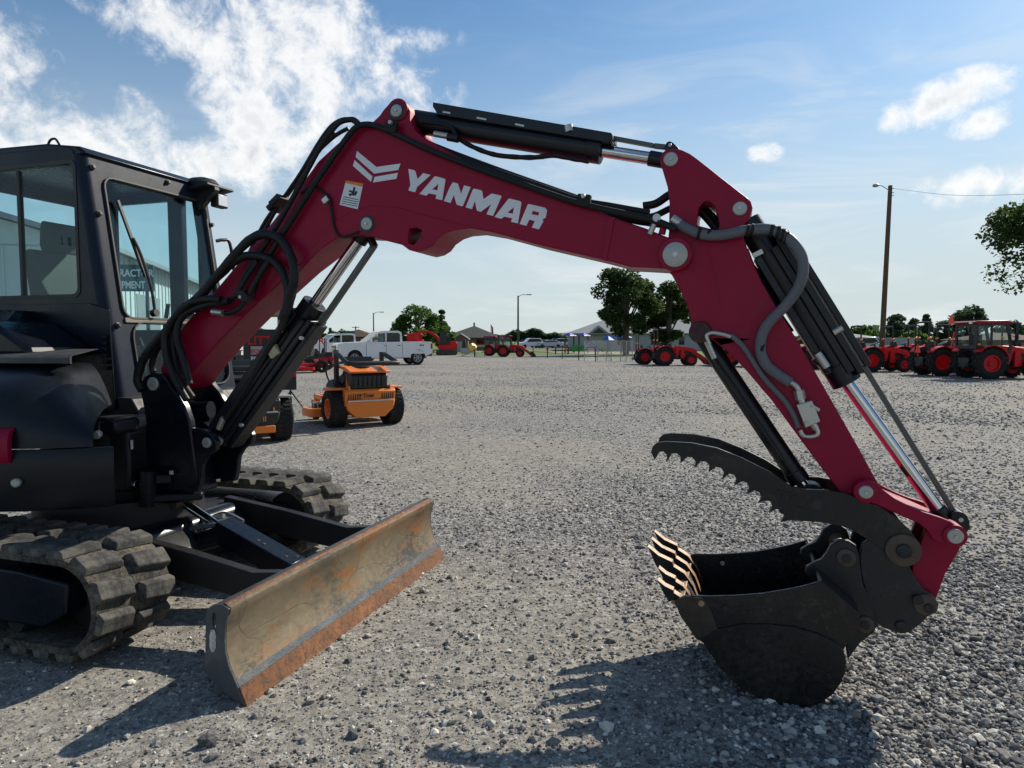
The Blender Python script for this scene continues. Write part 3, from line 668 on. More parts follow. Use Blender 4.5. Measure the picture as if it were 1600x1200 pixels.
MB().cyl(P3(1104, 532, -.08), P3(1117, 560, -.08), .013, n=8).build('hose_fitting', m_zinc, tc_)

# ---- quick coupler ----
cp = U([(1343, 870), (1348, 850), (1362, 840), (1385, 850), (1402, 880), (1420, 882), (1432, 908), (1446, 924), (1460, 932), (1467, 945), (1464, 957), (1450, 964), (1438, 976), (1422, 988), (1408, 991), (1390, 985), (1370, 974), (1358, 955), (1352, 925), (1345, 897)], -.13)
cpl = MB().prism(cp, -.13, -.105).prism(cp, .105, .13).build('quick_coupler', m_coupler, exc, .005)
MB().prism(U([(1340, 900), (1352, 850), (1368, 846), (1376, 890), (1395, 945), (1400, 975), (1370, 965)], 0), -.105, .105).build('coupler_body', m_coupler, cpl, .005)
MB().prism(U([(1398, 900), (1418, 905), (1440, 945), (1425, 960), (1405, 965)], 0), -.105, .105).build('coupler_body', m_coupler, cpl, .005)
for (x, y, r) in ((1446, 944, .042), (1408, 978, .022)):
    u, z = uz(x, y, -.13); MB().lathe((u, -.142, z), (0, 1, 0), [(0, r - .004), (.003, r), (.284 - .003, r), (.284, r - .004)], 26).build('coupler_boss', m_rustring if r > .03 else m_coupler, cpl)
u, z = uz(1451, 950, -.14); MB().cyl((u, -.150, z), (u, .15, z), .018, n=16).build('coupler_pin', m_coupler, cpl)
u, z = uz(1434, 937, -.14); MB().cyl((u, -.148, z), (u, -.135, z), .019, n=16).build('coupler_pin', m_coupler, cpl)

# ---- bucket ----
bk = empty('bucket', (0, 0, 0), 0, exc); bk['label'] = 'black worn toothed digging bucket resting on the gravel'
BN = -.30
side = U([(1054, 939), (1070, 931), (1110, 932), (1149, 931), (1190, 928), (1227, 922), (1256, 916), (1284, 908), (1310, 930), (1344, 959), (1343, 972), (1338, 990), (1318, 1015), (1322, 1032), (1320, 1050), (1313, 1067), (1300, 1084),
    (1282, 1097), (1260, 1104), (1227, 1103), (1195, 1095), (1156, 1073), (1123, 1040), (1101, 1006), (1088, 998), (1076, 980), (1063, 961)], BN)
MB().prism(side, BN, BN + .016).build('side_plate', m_bucket, bk, .003); MB().prism(side, -BN - .016, -BN).build('side_plate', m_bucket, bk, .003)
cheek = U([(1101, 1006), (1092, 996), (1120, 982), (1160, 974), (1200, 974), (1240, 978), (1275, 988), (1305, 1002), (1318, 1016), (1322, 1032), (1320, 1050), (1313, 1067), (1300, 1084), (1282, 1097), (1260, 1104), (1227, 1103), (1195, 1095), (1156, 1073), (1123, 1040)], BN)
MB().prism(cheek, BN - .010, BN + .002).build('wear_plate', m_bucket, bk, .003); MB().prism(cheek, -BN - .002, -BN + .010).build('wear_plate', m_bucket, bk, .003)
lipc = U([(1054, 939), (1070, 931), (1100, 934), (1112, 955), (1122, 985), (1100, 1003), (1088, 998), (1063, 961)], BN)
MB().prism(lipc, BN - .007, BN + .001).build('side_cutter', mat_worn('brown_side_cutter_steel', (.030, .022, .016), (.05, .037, .026), (.06, .036, .02), .6, .5, 9, .5), bk, .002)
path = U([(1054, 939), (1063, 961), (1076, 980), (1088, 998), (1101, 1006), (1123, 1040), (1156, 1073), (1195, 1095), (1227, 1103), (1260, 1104), (1282, 1097), (1300, 1084), (1313, 1067), (1320, 1050), (1322, 1032), (1318, 1015), (1326, 1000), (1338, 985), (1344, 959), (1310, 930), (1284, 908)], BN)
MB().sweep(path, BN + .002, -BN - .002, .014).build('bucket_shell', m_bucket_in, bk, 0, ang=35)
for (x, y, m) in ((1096, 942, m_tooth), (1134, 949, m_black), ):
    u, z = uz(x, y, BN); MB().cyl((u, BN - .0085, z), (u, BN + .004, z), .0125, n=16).build('bolt_hole', m, bk)
u, z = uz(1129, 880, -BN - .016); MB().cyl((u, -BN - .0185, z), (u, -BN - .01, z), .011, n=14).build('bolt_hole', m_pin, bk)
# lip and five teeth
l0 = uz(1054, 939, BN); l1 = uz(1076, 950, BN)
lipdir = Vector((-.16, 0, .125)).normalized()
tips5 = [(1030, 905, -.255), (1033, 884, -.128), (1013, 852, 0.0), (1018, 838, .128), (1022, 826, .255)]
b = MB(); b.bar((l0[0] + .01, BN + .016, l0[1] - .012), (l0[0] + .01, -BN - .016, l0[1] - .012), .05, .018); b.build('cutting_lip', m_tooth, bk, .003)
tprof = U([(1013, 852), (1030, 866), (1051, 876), (1053, 883), (1070, 894), (1084, 914), (1093, 938)], 0) + [(l0[0] + .03, l0[1] - .005), (l0[0] + .0, l0[1] - .035), (l0[0] - .012, l0[1] + .005)] + U([(1040, 905), (1024, 878)], 0)
for i, l in enumerate((-.262, -.131, 0.0, .131, .262)):
    pr = tprof
    if i < 2:   # the two nearest are worn shorter
        k = .42 if i == 0 else .36
        pr = [(a + (l0[0] + .03 - a) * k, b_ + (l0[1] - .01 - b_) * k) for a, b_ in tprof]
    MB().prism(pr, l - .021, l + .021, edge_mat=True).build('tooth', [m_bucket, m_tooth], bk, 0)  # darker sides and paler edges: shade and sunlight put into the two materials
ear = U([(1258, 895), (1260, 886), (1270, 880), (1284, 874), (1292, 864), (1298, 852), (1312, 844), (1326, 845), (1338, 853), (1343, 868), (1345, 890), (1348, 912), (1358, 936), (1372, 972), (1366, 988), (1345, 1004), (1325, 1031), (1322, 1010), (1330, 985), (1335, 965), (1300, 935), (1284, 910), (1268, 906)], -.14)
for (y0, y1) in ((-.14, -.112), (.112, .14)):
    e = MB().prism(ear, y0, y1).build('hanger_ear', m_coupler, bk, .004)
    for (x, y, r) in ((1322, 871, .036), (1351, 975, .034)):
        u, z = uz(x, y, -.14); MB().lathe((u, y0 - .012, z), (0, 1, 0), [(0, r - .004), (.003, r), (y1 - y0 + .021, r), (y1 - y0 + .024, r - .004)], 24).build('ear_boss', m_rustring, e)
        MB().cyl((u, y0 - .018, z), (u, y0 - .010, z), r * .5, n=16).build('ear_pin', m_coupler, e)
u, z = uz(1322, 871, -.14); MB().cyl((u, -.12, z), (u, .12, z), .022, n=20).build('hanger_pin', m_zinc, bk)
u, z = uz(1351, 975, -.14); MB().cyl((u, -.12, z), (u, .12, z), .022, n=20).build('hanger_pin', m_coupler, bk)
u, z = uz(1232, 1060, BN); text('emblem_letters', 'TC', .10, (u, BN - .011, z), m_bucket, bk, (R(90), R(35), 0), .004, .002)

# ---- swing post ----
SP = -.175
near_ear = U([(219, 612), (220, 598), (226, 588), (238, 582), (252, 584), (262, 594), (268, 606), (278, 618), (288, 634), (296, 658), (300, 690), (304, 720), (308, 750), (298, 762), (262, 768), (226, 764), (224, 700), (228, 660), (224, 636)], SP)
sp = MB().prism(near_ear, SP, SP + .045).prism([(a, b_) for a, b_ in near_ear], -SP - .045, -SP).build('swing_bracket', m_navy, exc, .008)
lug = U([(296, 668), (318, 672), (332, 680), (338, 692), (335, 704), (322, 714), (314, 728), (312, 750), (308, 768), (285, 770), (285, 700)], -.165)
MB().prism(lug, -.165, -.125).prism(lug, .125, .165).build('cylinder_lug', m_navy, sp, .006)
MB().prism(U([(232, 660), (285, 640), (300, 690), (312, 735), (318, 768), (235, 768)], 0), -.12, .12).build('bracket_body', m_navy, sp, .01)
hub = uz(275, 757, 0)
MB().lathe((hub[0], 0, hub[1] - .08), (0, 0, 1), [(0, .13), (.01, .145), (.07, .145), (.08, .13)], 32).build('lower_kingpin_lug', m_navy, sp)
MB().lathe((hub[0] - .03, 0, hub[1] + .07), (0, 0, 1), [(0, .13), (.01, .145), (.06, .145), (.07, .13)], 32).build('upper_kingpin_lug', m_navy, sp)
a1 = P3(222, 748, -.24); a2 = P3(300, 745, -.05)
MB().bar(a1, a2, .12, .055).build('swing_arm_lug', m_navy, sp, .012); MB().bar(P3(222, 778, -.24), P3(318, 772, -.05), .12, .045).build('swing_arm_lug', m_navy, sp, .012)
MB().cyl(P3(232, 735, -.24), P3(232, 790, -.24), .045, n=20).build('swing_cylinder_pin', m_navy, sp)
epin('pivot_pin', 238, 600, SP - .01, SP - .012, -SP + .012, .037, sp)
epin('pivot_pin', 322, 692, -.175, -.178, .178, .028, sp)
MB().cyl(P3(268, 735, -.2), P3(268, 741, -.2), .012, n=6).build('bracket_bolt', m_zinc, sp)
cyl_between('swing_cylinder_rod', P3(118, 757, -.27), P3(215, 757, -.25), .024, m_chrome, exc)
# boom foot flange, shiny guard below the boom foot
MB().tube([P3(268, 622, .0), P3(300, 640, 0), P3(330, 640, .02)], .05, 12, 4).build('foot_cover', m_navy, boom)
MB().prism(rnd(U([(286, 628), (310, 640), (345, 664), (352, 672), (330, 678), (300, 672)], .05)), -.04, .18).build('foot_guard', m_navy, sp, .01)

# ---- cab ----
cab = empty('cab', (0, 0, 0), 0, exc); cab['label'] = 'black framed operator cab with teal tinted glass'
CR, CLf = -.12, .88   # right and left side planes
def fu(z): return -.085 + (2.56 - z) * .152
RU = -1.15
sideout = [(fu(1.02) - .05, 1.02), (fu(1.6) - .05, 1.60), (fu(2.5) - .05, 2.50), (fu(2.5) - .06, 2.53), (fu(2.54) - .09, 2.55), (RU + .1, 2.57), (RU, 2.48), (RU, 1.02)]
swin = rrect(-.98, -.125, 1.70, 2.475, .045)
fx = lambda pts: pts
MB().prism([sideout, swin], CR, CR + .035).build('side_panel', m_navy, cab, .008)
lwin = rrect(-.90, -.16, 1.20, 2.44, .06)
MB().prism([sideout, lwin], CLf - .035, CLf).build('side_panel', m_navy, cab, .008)
MB().prism([rrect(-.985, -.120, 1.695, 2.48, .045), rrect(-.965, -.140, 1.715, 2.46, .04)], CR - .004, CR + .012).build('window_seal', m_seal, cab)
MB().prism(swin, CR + .014, CR + .019).build('side_window', m_glass, cab, smooth=False)
MB().prism(lwin, CLf - .02, CLf - .015).build('side_window', m_glass, cab, smooth=False)
MB().box(-.60, -.575, CR + .004, CR + .03, 1.70, 2.45).build('sliding_window_frame', m_seal, cab, .003)
MB().box(-.245, -.23, CR + .0, CR - .012, 2.0, 2.05).build('window_latch', m_black, cab, .003)
# slanted front panel: local frame
fo = Vector((fu(1.02), 0, 1.02)); fey = Vector((fu(2.52) - fu(1.02), 0, 1.50)).normalized(); fen = Vector((fey.z, 0, -fey.x))
H = 1.535
frontout = [(CR + .05, 0), (CLf - .05, 0), (CLf - .05, H), (CR + .05, H)]
ws_up = rrect(.005, .80, .57, 1.395, .06); ws_lo = rrect(.045, .80, .14, .535, .09)
fw = dict(o=fo, ex=(0, 1, 0), ey=fey, en=fen)
MB().prism([frontout, ws_up, ws_lo], -.035, 0, **fw).build('front_panel', m_cabfront, cab, .004)
def ringf(x0, x1, z0, z1, r, w, c0, c1, name, mat, bev=.003):
    return MB().prism([rrect(x0 - w, x1 + w, z0 - w, z1 + w, r + w), rrect(x0, x1, z0, z1, r)], c0, c1, **fw).build(name, mat, cab, bev)
ringf(.005, .80, .57, 1.395, .06, .014, -.012, .012, 'window_seal', m_seal); ringf(.045, .80, .14, .535, .09, .012, -.012, .012, 'window_seal', m_seal)
MB().prism(ws_up, -.012, -.007, **fw).build('windshield', m_glass, cab, smooth=False)
MB().prism(ws_lo, -.012, -.007, **fw).build('windshield', m_glass, cab, smooth=False)
MB().prism(rrect(.0, .80, .538, .566, .005), -.02, .010, **fw).build('windshield_divider', mat_plain('brushed_divider_strip', (.20, .16, .12), .4, .4), cab, .003)
def F3(l, h, c=0): return fo + Vector((0, 1, 0)) * l + fey * h + fen * c
# rounded corner post
MB().tube([F3(CR + .05, 0, -.05), F3(CR + .05, H - .02, -.05)], .05, 24, 0).build('corner_post', m_cabfront, cab, ang=60)
MB().tube([F3(CLf - .05, 0, -.05), F3(CLf - .05, H - .02, -.05)], .05, 24, 0).build('corner_post', m_cabfront, cab, ang=60)
for (l, h) in ((-.065, 1.17), (-.055, .52), (-.062, 1.44), (.50, 1.475), (.85, 1.25)):
    MB().lathe(F3(l, h, 0), fen, [(0, .018), (.008, .018), (.012, .010), (.022, .010)], 8).build('panel_bolt', m_black if l < .8 else m_black, cab)
# roof
rf = MB().prism([(fu(2.5) + .02, 2.515), (fu(2.5) - .03, 2.555), (-.35, 2.59), (-.9, 2.60), (RU - .02, 2.56), (RU - .02, 2.50), (fu(2.5) - .02, 2.50)], CR + .005, CLf - .005).build('roof', m_navy, cab, .018, seg=3)
MB().tube([(-.30, CR + .05, 2.59), (-.33, CR + .05, 2.625), (-.37, CR + .05, 2.62), (-.39, CR + .05, 2.59)], .007, 8, 4).build('lifting_ring', m_black, rf)
# rear panel with window
rearwin = rrect(-.02, .78, 1.55, 2.42, .06)
MB().prism([[(CR, 1.02), (CLf, 1.02), (CLf, 2.55), (CR, 2.55)], rearwin], RU - .01, RU + .02, o=(0, 0, 0), ex=(0, 1, 0), ey=(0, 0, 1), en=(1, 0, 0)).build('rear_panel', m_navy, cab, .006)
MB().prism(rearwin, RU + .003, RU + .008, o=(0, 0, 0), ex=(0, 1, 0), ey=(0, 0, 1), en=(1, 0, 0)).build('rear_window', m_glass, cab, smooth=False)
MB().box(RU + .02, .10, CR + .04, CLf - .04, 1.00, 1.06).build('cab_floor', m_frame, cab, .004)
MB().box(-.36, -.24, CLf - .1, CLf - .03, 1.06, 2.5).build('door_post', m_navy_dull, cab, .02)
# seat and controls
seat = MB().prism(rnd([(-.30, 1.42), (-.72, 1.38), (-.74, 1.30), (-.28, 1.32)]), .12, .62).build('seat', m_seat, cab, .02)
MB().prism(rnd([(-.66, 1.40), (-.80, 2.00), (-.84, 2.04), (-.91, 2.02), (-.80, 1.36)]), .14, .60).build('seat_backrest', m_seat, seat, .035, seg=3)
MB().prism(rnd([(-.80, 2.02), (-.83, 2.22), (-.88, 2.24), (-.90, 2.02)]), .24, .50).build('seat_headrest', m_seat, seat, .03)
MB().box(-.75, -.35, .14, .60, 1.06, 1.3).build('seat_base', m_black, seat, .02)
for l in (.02, .66):
    cs = MB().box(-.60, -.28, l, l + .09, 1.06, 1.52).build('control_console', m_black, cab, .02)
    MB().tube([(-.33, l + .04, 1.5), (-.31, l + .04, 1.62), (-.29, l + .04, 1.70)], .014, 8, 3).build('control_lever', m_black, cs)
for l in (.28, .44):
    MB().tube([(-.02, l, 1.06), (-.05, l, 1.3), (-.12, l, 1.46)], .011, 8, 3).build('travel_lever', m_black, cab)
MB().box(-.22, -.17, .74, .82, 1.55, 1.72).build('monitor', m_black, cab, .01)
# wiper
wp0 = F3(.215, .63, .03); wp1 = F3(.055, 1.16, .025)
wiper = MB().tube([F3(.215, .60, .02), F3(.20, .75, .035), F3(.155, .95, .04), F3(.125, 1.05, .03)], .009, 8, 3).build('wiper', m_black, cab)
MB().bar(F3(.185, .82, .018), F3(.065, 1.27, .018), .014, .02).build('wiper_blade', m_black, wiper, .002)
MB().cyl(F3(.215, .60, .0), F3(.215, .60, .035), .022, n=14).build('wiper_hub', m_black, wiper)
# work lamp under a roof visor
lamp = MB().bar(F3(.80, 1.47, .0), F3(.80, 1.47, .17), .26, .02).build('lamp_visor', m_black, cab, .006)
lb = F3(.85, 1.40, .10)
MB().lathe(F3(.80, 1.49, .02), (0, 0, 1), [(0, .10), (.03, .11), (.06, .085), (.075, .03)], 20).build('beacon_cap', m_black, cab)
MB().prism([(0, 0), (.17, 0), (.17, -.02), (.02, -.12), (0, -.12)], -.02, .02, o=F3(.76, 1.46, 0), ex=fen, ey=fey, en=(0, 1, 0)).build('lamp_bracket', m_black, cab)
wl = MB().box(lb.x - .03, lb.x + .03, lb.y - .055, lb.y + .055, lb.z - .05, lb.z + .045).build('work_lamp', m_black, cab, .008)
MB().box(lb.x + .030, lb.x + .034, lb.y - .045, lb.y + .045, lb.z - .04, lb.z + .036).build('lamp_lens', m_headl, wl, .002)
# hand rail / mirror bar at far side
MB().tube([F3(CLf + .0, 1.14, .0), F3(CLf + .05, 1.15, .02), F3(CLf + .10, 1.13, .03), F3(CLf + .10, .9, .03), F3(CLf + .10, .45, .03), F3(CLf + .02, .43, .01)], .012, 8, 4).build('grab_rail', m_black, cab)

# ---- upper body ----
body = empty('upper_body', (0, 0, 0), 0, exc); body['label'] = 'black rounded engine and side covers beside the cab'
def arc_shell(name, prof, a0, a1, mat, n=28, lmax=None, thick=.02, bev=0, parent=body, taper=0):
    """prof [(r,z)] swept round the swing centre between angles (deg, 0 = forward)"""
    vs = []; fs = []; m = len(prof)
    full = prof + [(max(r - thick, .02), z) for r, z in reversed(prof)]; M = len(full)
    for i in range(n + 1):
        a = R(a0 + (a1 - a0) * i / n)
        for r, z in full:
            x, y = r * math.cos(a), r * math.sin(a)
            if lmax is not None: y = min(y, lmax)
            s_ = max(0, (a - R(a1 - 26)) / R(26)) if taper else 0; z = z - (z - prof[0][1]) * taper * s_ ** 2.2
            vs.append((x, y, z))
    for i in range(n):
        for j in range(M): k = (j + 1) % M; fs.append((i * M + j, i * M + k, (i + 1) * M + k, (i + 1) * M + j))
    fs += [tuple(range(M)), tuple(range((n + 1) * M - 1, n * M - 1, -1))]
    return MB().add(vs, fs).build(name, mat, parent, bev, ang=40)
arc_shell('skirt_panel', [(.96, .66), (.975, .68), (.98, .90), (.965, .945)], -130, -44, m_navy_dull, thick=.03)
arc_shell('side_body_panel', [(.985, .89), (1.0, .91), (1.0, .99), (.985, 1.03), (.95, 1.05)], -175, -68.6, m_red, thick=.03)
arc_shell('hood_cover', [(.955, .95), (.95, 1.02), (.935, 1.10), (.90, 1.18), (.83, 1.24), (.74, 1.285), (.64, 1.315), (.60, 1.32), (.30, 1.325)], -118, -49, m_navy_dull, thick=.02, lmax=-.13, taper=.62)
arc_shell('hood_step', [(.66, 1.33), (.67, 1.335), (.67, 1.36), (.655, 1.37), (.3, 1.40)], -120, -60, mat_paint('grey_tread_plastic', (.035, .037, .04), .5), thick=.02, lmax=-.13)
MB().prism([(-1.0, 1.36), (-.02, 1.36), (-.04, 1.41), (-.28, 1.54), (-1.0, 1.62)], -.52, -.137).build('battery_cover', m_navy, body, .03)
MB().lathe((0, 0, .55), (0, 0, 1), [(0, .36), (.08, .38), (.36, .40), (.45, .36)], 48).build('swing_frame', m_frame, body)
MB().prism([(.15, .62), (.36, .62), (.38, .72), (.38, .96), (.30, 1.03), (.15, 1.03)], -.30, .33).build('front_frame', m_frame, body, .02)
MB().prism([(-.9, 1.05), (.12, 1.05), (.10, 1.62), (-.05, 1.66), (-.9, 1.66)], -.135, -.125).build('cab_side_cover', m_navy, body, .003)
MB().prism([(-.95, 1.0), (.30, 1.0), (.22, 1.12), (-.95, 1.12)], -.12, .88).build('cab_mount_deck', m_frame, body, .01)
MB().lathe((-.9, -.2, 1.0), (0, 0, 1), [(0, .5), (.5, .5), (.62, .42)], 24).build('engine_cover', m_navy, body)
MB().box(.40, .52, -.50, -.34, .97, 1.05).build('step_block', m_navy_dull, body, .02)
for i, (x, y, l) in enumerate(((100, 687, -.72), (150, 680, -.62), (24, 755, -.90))):
    d = ray(x, y); p = P3(x, y, l - .02)
    MB().lathe(p, Vector((.5, -.85, 0)), [(-.03, .020), (0, .020), (.006, .014)], 16).build('panel_bolt', m_pin, body)
MB().box(.39, .394, -.29, -.275, .86, .91).build('frame_label', m_decal, body, .001)
for k in range(6): MB().box(fu(1.5) - .02 - .0, fu(1.5) + .012, -.155, -.125, 1.28 + k * .035, 1.30 + k * .035).build('vent_slat', m_navy_dull, body, .003)

# ---- undercarriage ----
uc = empty('undercarriage', (0, 0, 0), 0, exc)
MB().lathe((0, 0, .36), (0, 0, 1), [(0, .45), (.2, .45)], 36).build('slew_ring', m_frame, uc)
MB().prism([(-.6, .20), (.6, .20), (.66, .30), (.5, .42), (-.5, .42), (-.66, .30)], -.56, .56).build('car_body', m_frame, uc, .02)
RR = .215; ZC = .285; XF, XR_ = .70, -1.22
def loop_pt(s, off=0.0):
    Ls = XF - XR_; arc = math.pi * (RR + 0); tot = 2 * Ls + 2 * arc; s = s % tot; r = RR + off
    if s < Ls: return Vector((XR_ + s, 0, ZC + r)), 0.0
    s -= Ls
    if s < arc: a = math.pi / 2 - s / RR; return Vector((XF + r * math.cos(a), 0, ZC + r * math.sin(a))), math.pi / 2 - a
    s -= arc
    if s < Ls: return Vector((XF - s, 0, ZC - r)), math.pi
    s -= Ls; a = -math.pi / 2 - s / RR; return Vector((XR_ + r * math.cos(a), 0, ZC + r * math.sin(a))), math.pi + s / RR
TOT = 2 * (XF - XR_) + 2 * math.pi * RR
def sag(p):   # upper run sags slightly between idler and sprocket
    return p
NL = 38; pitch = TOT / NL
lugmesh = None
def lug_mesh():
    b = MB(); w = .186; L = pitch * .76; h = .034
    vs = []
    for (zz, f, g) in ((-.004, 1.0, 1.0), (h * .75, .84, .92), (h, .70, .86)):
        vs += [(-L / 2 * f - .012, -w / 2 * 1, zz), (L / 2 * f - .012, -w / 2, zz), (L / 2 * f * .9 + .014, w / 2 * g, zz), (-L / 2 * f * .9 + .014, w / 2 * g, zz)]
    fs = [(3, 2, 1, 0), (8, 9, 10, 11)]
    for k in (0, 4):
        for i in range(4): j = (i + 1) % 4; fs.append((k + i, k + j, k + 4 + j, k + 4 + i))
    b.add(vs, fs); return b
for sgn, nm in ((-1, 'near'), (1, 'far')):
    tr = MB(); n = 120; w0, w1 = .58, .98; cs = []
    outer = [loop_pt(TOT * i / n, .0)[0] for i in range(n)]; inner = [loop_pt(TOT * i / n, -.032)[0] for i in range(n)]
    vs = []; fs = []
    for i in range(n):
        o_, i_ = outer[i], inner[i]
        vs += [(o_.x, sgn * w0, o_.z), (o_.x, sgn * w1, o_.z), (i_.x, sgn * w1, i_.z), (i_.x, sgn * w0, i_.z)]
    for i in range(n):
        j = (i + 1) % n
        for k in range(4): kk = (k + 1) % 4; fs.append((i * 4 + k, i * 4 + kk, j * 4 + kk, j * 4 + k))
    tr.add(vs, fs)
    belt = tr.build('rubber_track', m_track, exc, ang=50)
    for k in range(NL):
        for row in (0, 1):
            p, a = loop_pt(pitch * (k + .5 * row), .0)
            if lugmesh is None:
                o = lug_mesh().build('track_lug', m_track_lug, belt, .0045, ang=40); lugmesh = o.data
            else:
                o = link('track_lug', lugmesh, None, belt); bv = o.modifiers.new('edge', 'BEVEL'); bv.width = .0045; bv.segments = 2; bv.limit_method = 'ANGLE'
            yc = sgn * (.58 + .092 if (row == 0) == (sgn > 0) else .98 - .092)
            o.location = (p.x, yc, p.z)
            fl = 0 if yc > sgn * .78 * 1 else 0
            side_in = (abs(yc) < .78)
            # mirror by rotating about the radial axis so slanted ends meet in the middle
            rot = Matrix.Rotation(a, 4, 'Y')
            flip = Matrix.Rotation(math.pi, 4, 'Z') if ((yc < sgn * .78) if sgn > 0 else (yc > -.78)) and sgn < 0 or (sgn > 0 and abs(yc) > .78) else Matrix.Identity(4)
            o.rotation_euler = (rot @ flip).to_euler()
    fr = MB().prism([(XR_ + .1, ZC - .13), (XF - .16, ZC - .13), (XF - .01, ZC - .05), (XF + .01, ZC + .09), (XF - .30, ZC + .12), (XR_ + .1, ZC + .12)], sgn * .60, sgn * .945).build('track_frame', m_navy, exc, .012)
    for x in (XF, XR_): MB().lathe((x, sgn * .64, ZC), (0, sgn, 0), [(0, .08), (.02, .165), (.18, .165), (.20, .08)], 32).build('idler_wheel', m_frame, fr)
    for x in (-.85, -.45, -.05, .35):
        MB().lathe((x, sgn * .66, ZC - .135), (0, sgn, 0), [(0, .05), (.02, .065), (.24, .065), (.26, .05)], 20).build('track_roller', m_frame, fr)
    MB().lathe((-.2, sgn * .70, ZC + .12), (0, sgn, 0), [(0, .04), (.18, .04)], 18).build('carrier_roller', m_frame, fr)

# ---- dozer blade ----
m_mould = mat_worn('scoured_mouldboard_steel', (.055, .048, .040), (.19, .145, .085), (.33, .14, .035), .62, .36, 2.6, .42, (1, .7, 1.1))
m_edge = mat_worn('rusty_cutting_edge_steel', (.17, .07, .026), (.26, .105, .032), (.06, .035, .024), .5, .62, 11, .75)
m_bl_dark = mat_worn('grey_scraped_band_steel', (.06, .068, .078), (.10, .105, .11), (.13, .10, .06), .4, .2, 8, .4, (1, .6, 1))
bl = empty('dozer_blade', (0, 0, 0), 0, exc); bl['label'] = 'scoured rusty curved dozer blade standing on the gravel'
NLb = -.98
prof = U([(344, 946), (351, 947), (357, 951), (358, 957), (354, 966), (351, 985), (350, 1003), (352, 1022), (357, 1042), (366, 1064)], NLb)
m_mould = mat_blade()
MB().sweep(prof, NLb + .012, .968, -.016).build('mouldboard', m_mould, bl, 0, ang=40)
p2 = U([(366, 1064), (373, 1080)], NLb); MB().sweep([prof[-1], p2[1]], NLb + .012, .968, -.016).build('scraped_band', m_bl_dark, bl)
e0 = uz(370, 1074, NLb); e1 = uz(382, 1105, NLb)
MB().sweep([(e0[0] + .012, e0[1]), (e1[0] + .012, e1[1])], NLb + .002, .978, -.018).build('cutting_edge', m_edge, bl, .002)
rimp = prof[0]; MB().cyl((rimp[0] + .012, NLb + .012, rimp[1] - .010), (rimp[0] + .012, .968, rimp[1] - .010), .016, n=14).build('top_roll', m_edge, bl)
MB().sweep(U([(322, 953), (326, 949), (346, 945)], NLb), NLb + .012, .968, -.012).build('top_flange', m_bl_dark, bl)
esp = U([(321, 962), (323, 953), (332, 946), (346, 945), (357, 952), (351, 985), (350, 1003), (352, 1022), (357, 1042), (373, 1080), (382, 1104), (366, 1094), (345, 1078), (325, 1058), (320, 1045)], NLb)
slot = rnd(U([(331, 957), (337, 958), (337, 982), (332, 982)], NLb))
MB().prism([esp, slot], NLb, NLb + .012).build('end_plate', m_bl_dark, bl, .003); MB().prism([esp, slot], .968, .98).build('end_plate', m_bl_dark, bl, .003)
ep = [c for c in bl.children if c.name.startswith('end_plate')][0]
MB().prism(rnd(U([(328, 984), (338, 984), (338, 1018), (328, 1018)], NLb)), NLb - .0025, NLb - .001).build('worn_sticker', mat_worn('scratched_white_sticker', (.6, .6, .58), (.5, .5, .48), (.08, .07, .06), .4, .5, 30), ep)
MB().prism([(e0[0] - .14, .06), (e0[0] - .03, .06), (e0[0] - .09, .36), (e0[0] - .12, .36)], -.6, .6).build('back_rib', m_frame, bl, .006)
# push arms and the blade cylinder between them
for l in (-.44, .40):
    q = [(.42, .30), (1.50, .17), (1.52, .36), (1.30, .335), (.9, .40), (.42, .46)]
    MB().prism(q, l - .03, l + .03).build('push_arm', m_frame, bl, .006)
MB().cyl((.48, -.48, .36), (.48, .44, .36), .075, n=24).build('arm_pivot_tube', m_navy, bl)
bcA = P3(284, 784, 0); bcB = P3(350, 828, 0); bcC = P3(462, 892, 0)
cyl_between('blade_cylinder_rod', bcA, bcB, .026, m_chrome, bl)
MB().cyl(bcA + Vector((-.005, -.07, .0)), bcA + Vector((-.005, .07, 0)), .035, n=16).build('rod_eye', m_rustring, bl)
v = (bcC - bcB).normalized()
cov = MB().bar(bcB - v * .02, bcC, .135, .12).build('cylinder_cover', m_navy, bl, .006)
for t_ in (.52, .60, .90, .97):
    p = lerp(bcB, bcC, t_); MB().lathe(p + Vector((0, .03 if int(t_ * 100) % 2 else -.02, .062)), (0, 0, 1), [(0, .011), (.006, .008)], 8).build('cover_bolt', m_rustring, cov)
cyl_between('blade_cylinder_barrel', P3(265, 862, -.1), P3(352, 838, 0), .065, m_navy, bl)
MB().tube([P3(272, 795, .05), P3(290, 806, .05), P3(310, 812, .05), P3(350, 806, .06)], .014, 10, 4).build('blade_hose', m_hosewrap, bl)
MB().tube([P3(245, 858, -.1), P3(275, 838, -.08), P3(305, 825, -.05), P3(340, 820, -.02)], .014, 10, 4).build('blade_hose', m_hosewrap, bl)
MB().tube([P3(196, 795, -.15), P3(205, 818, -.15), P3(212, 845, -.15)], .014, 10, 4).build('blade_hose', m_hosewrap, bl)
MB().tube([P3(318, 815, .15), P3(345, 803, .12), P3(360, 805, .1), P3(380, 815, .1)], .013, 10, 4).build('blade_hose', m_hosewrap, bl)
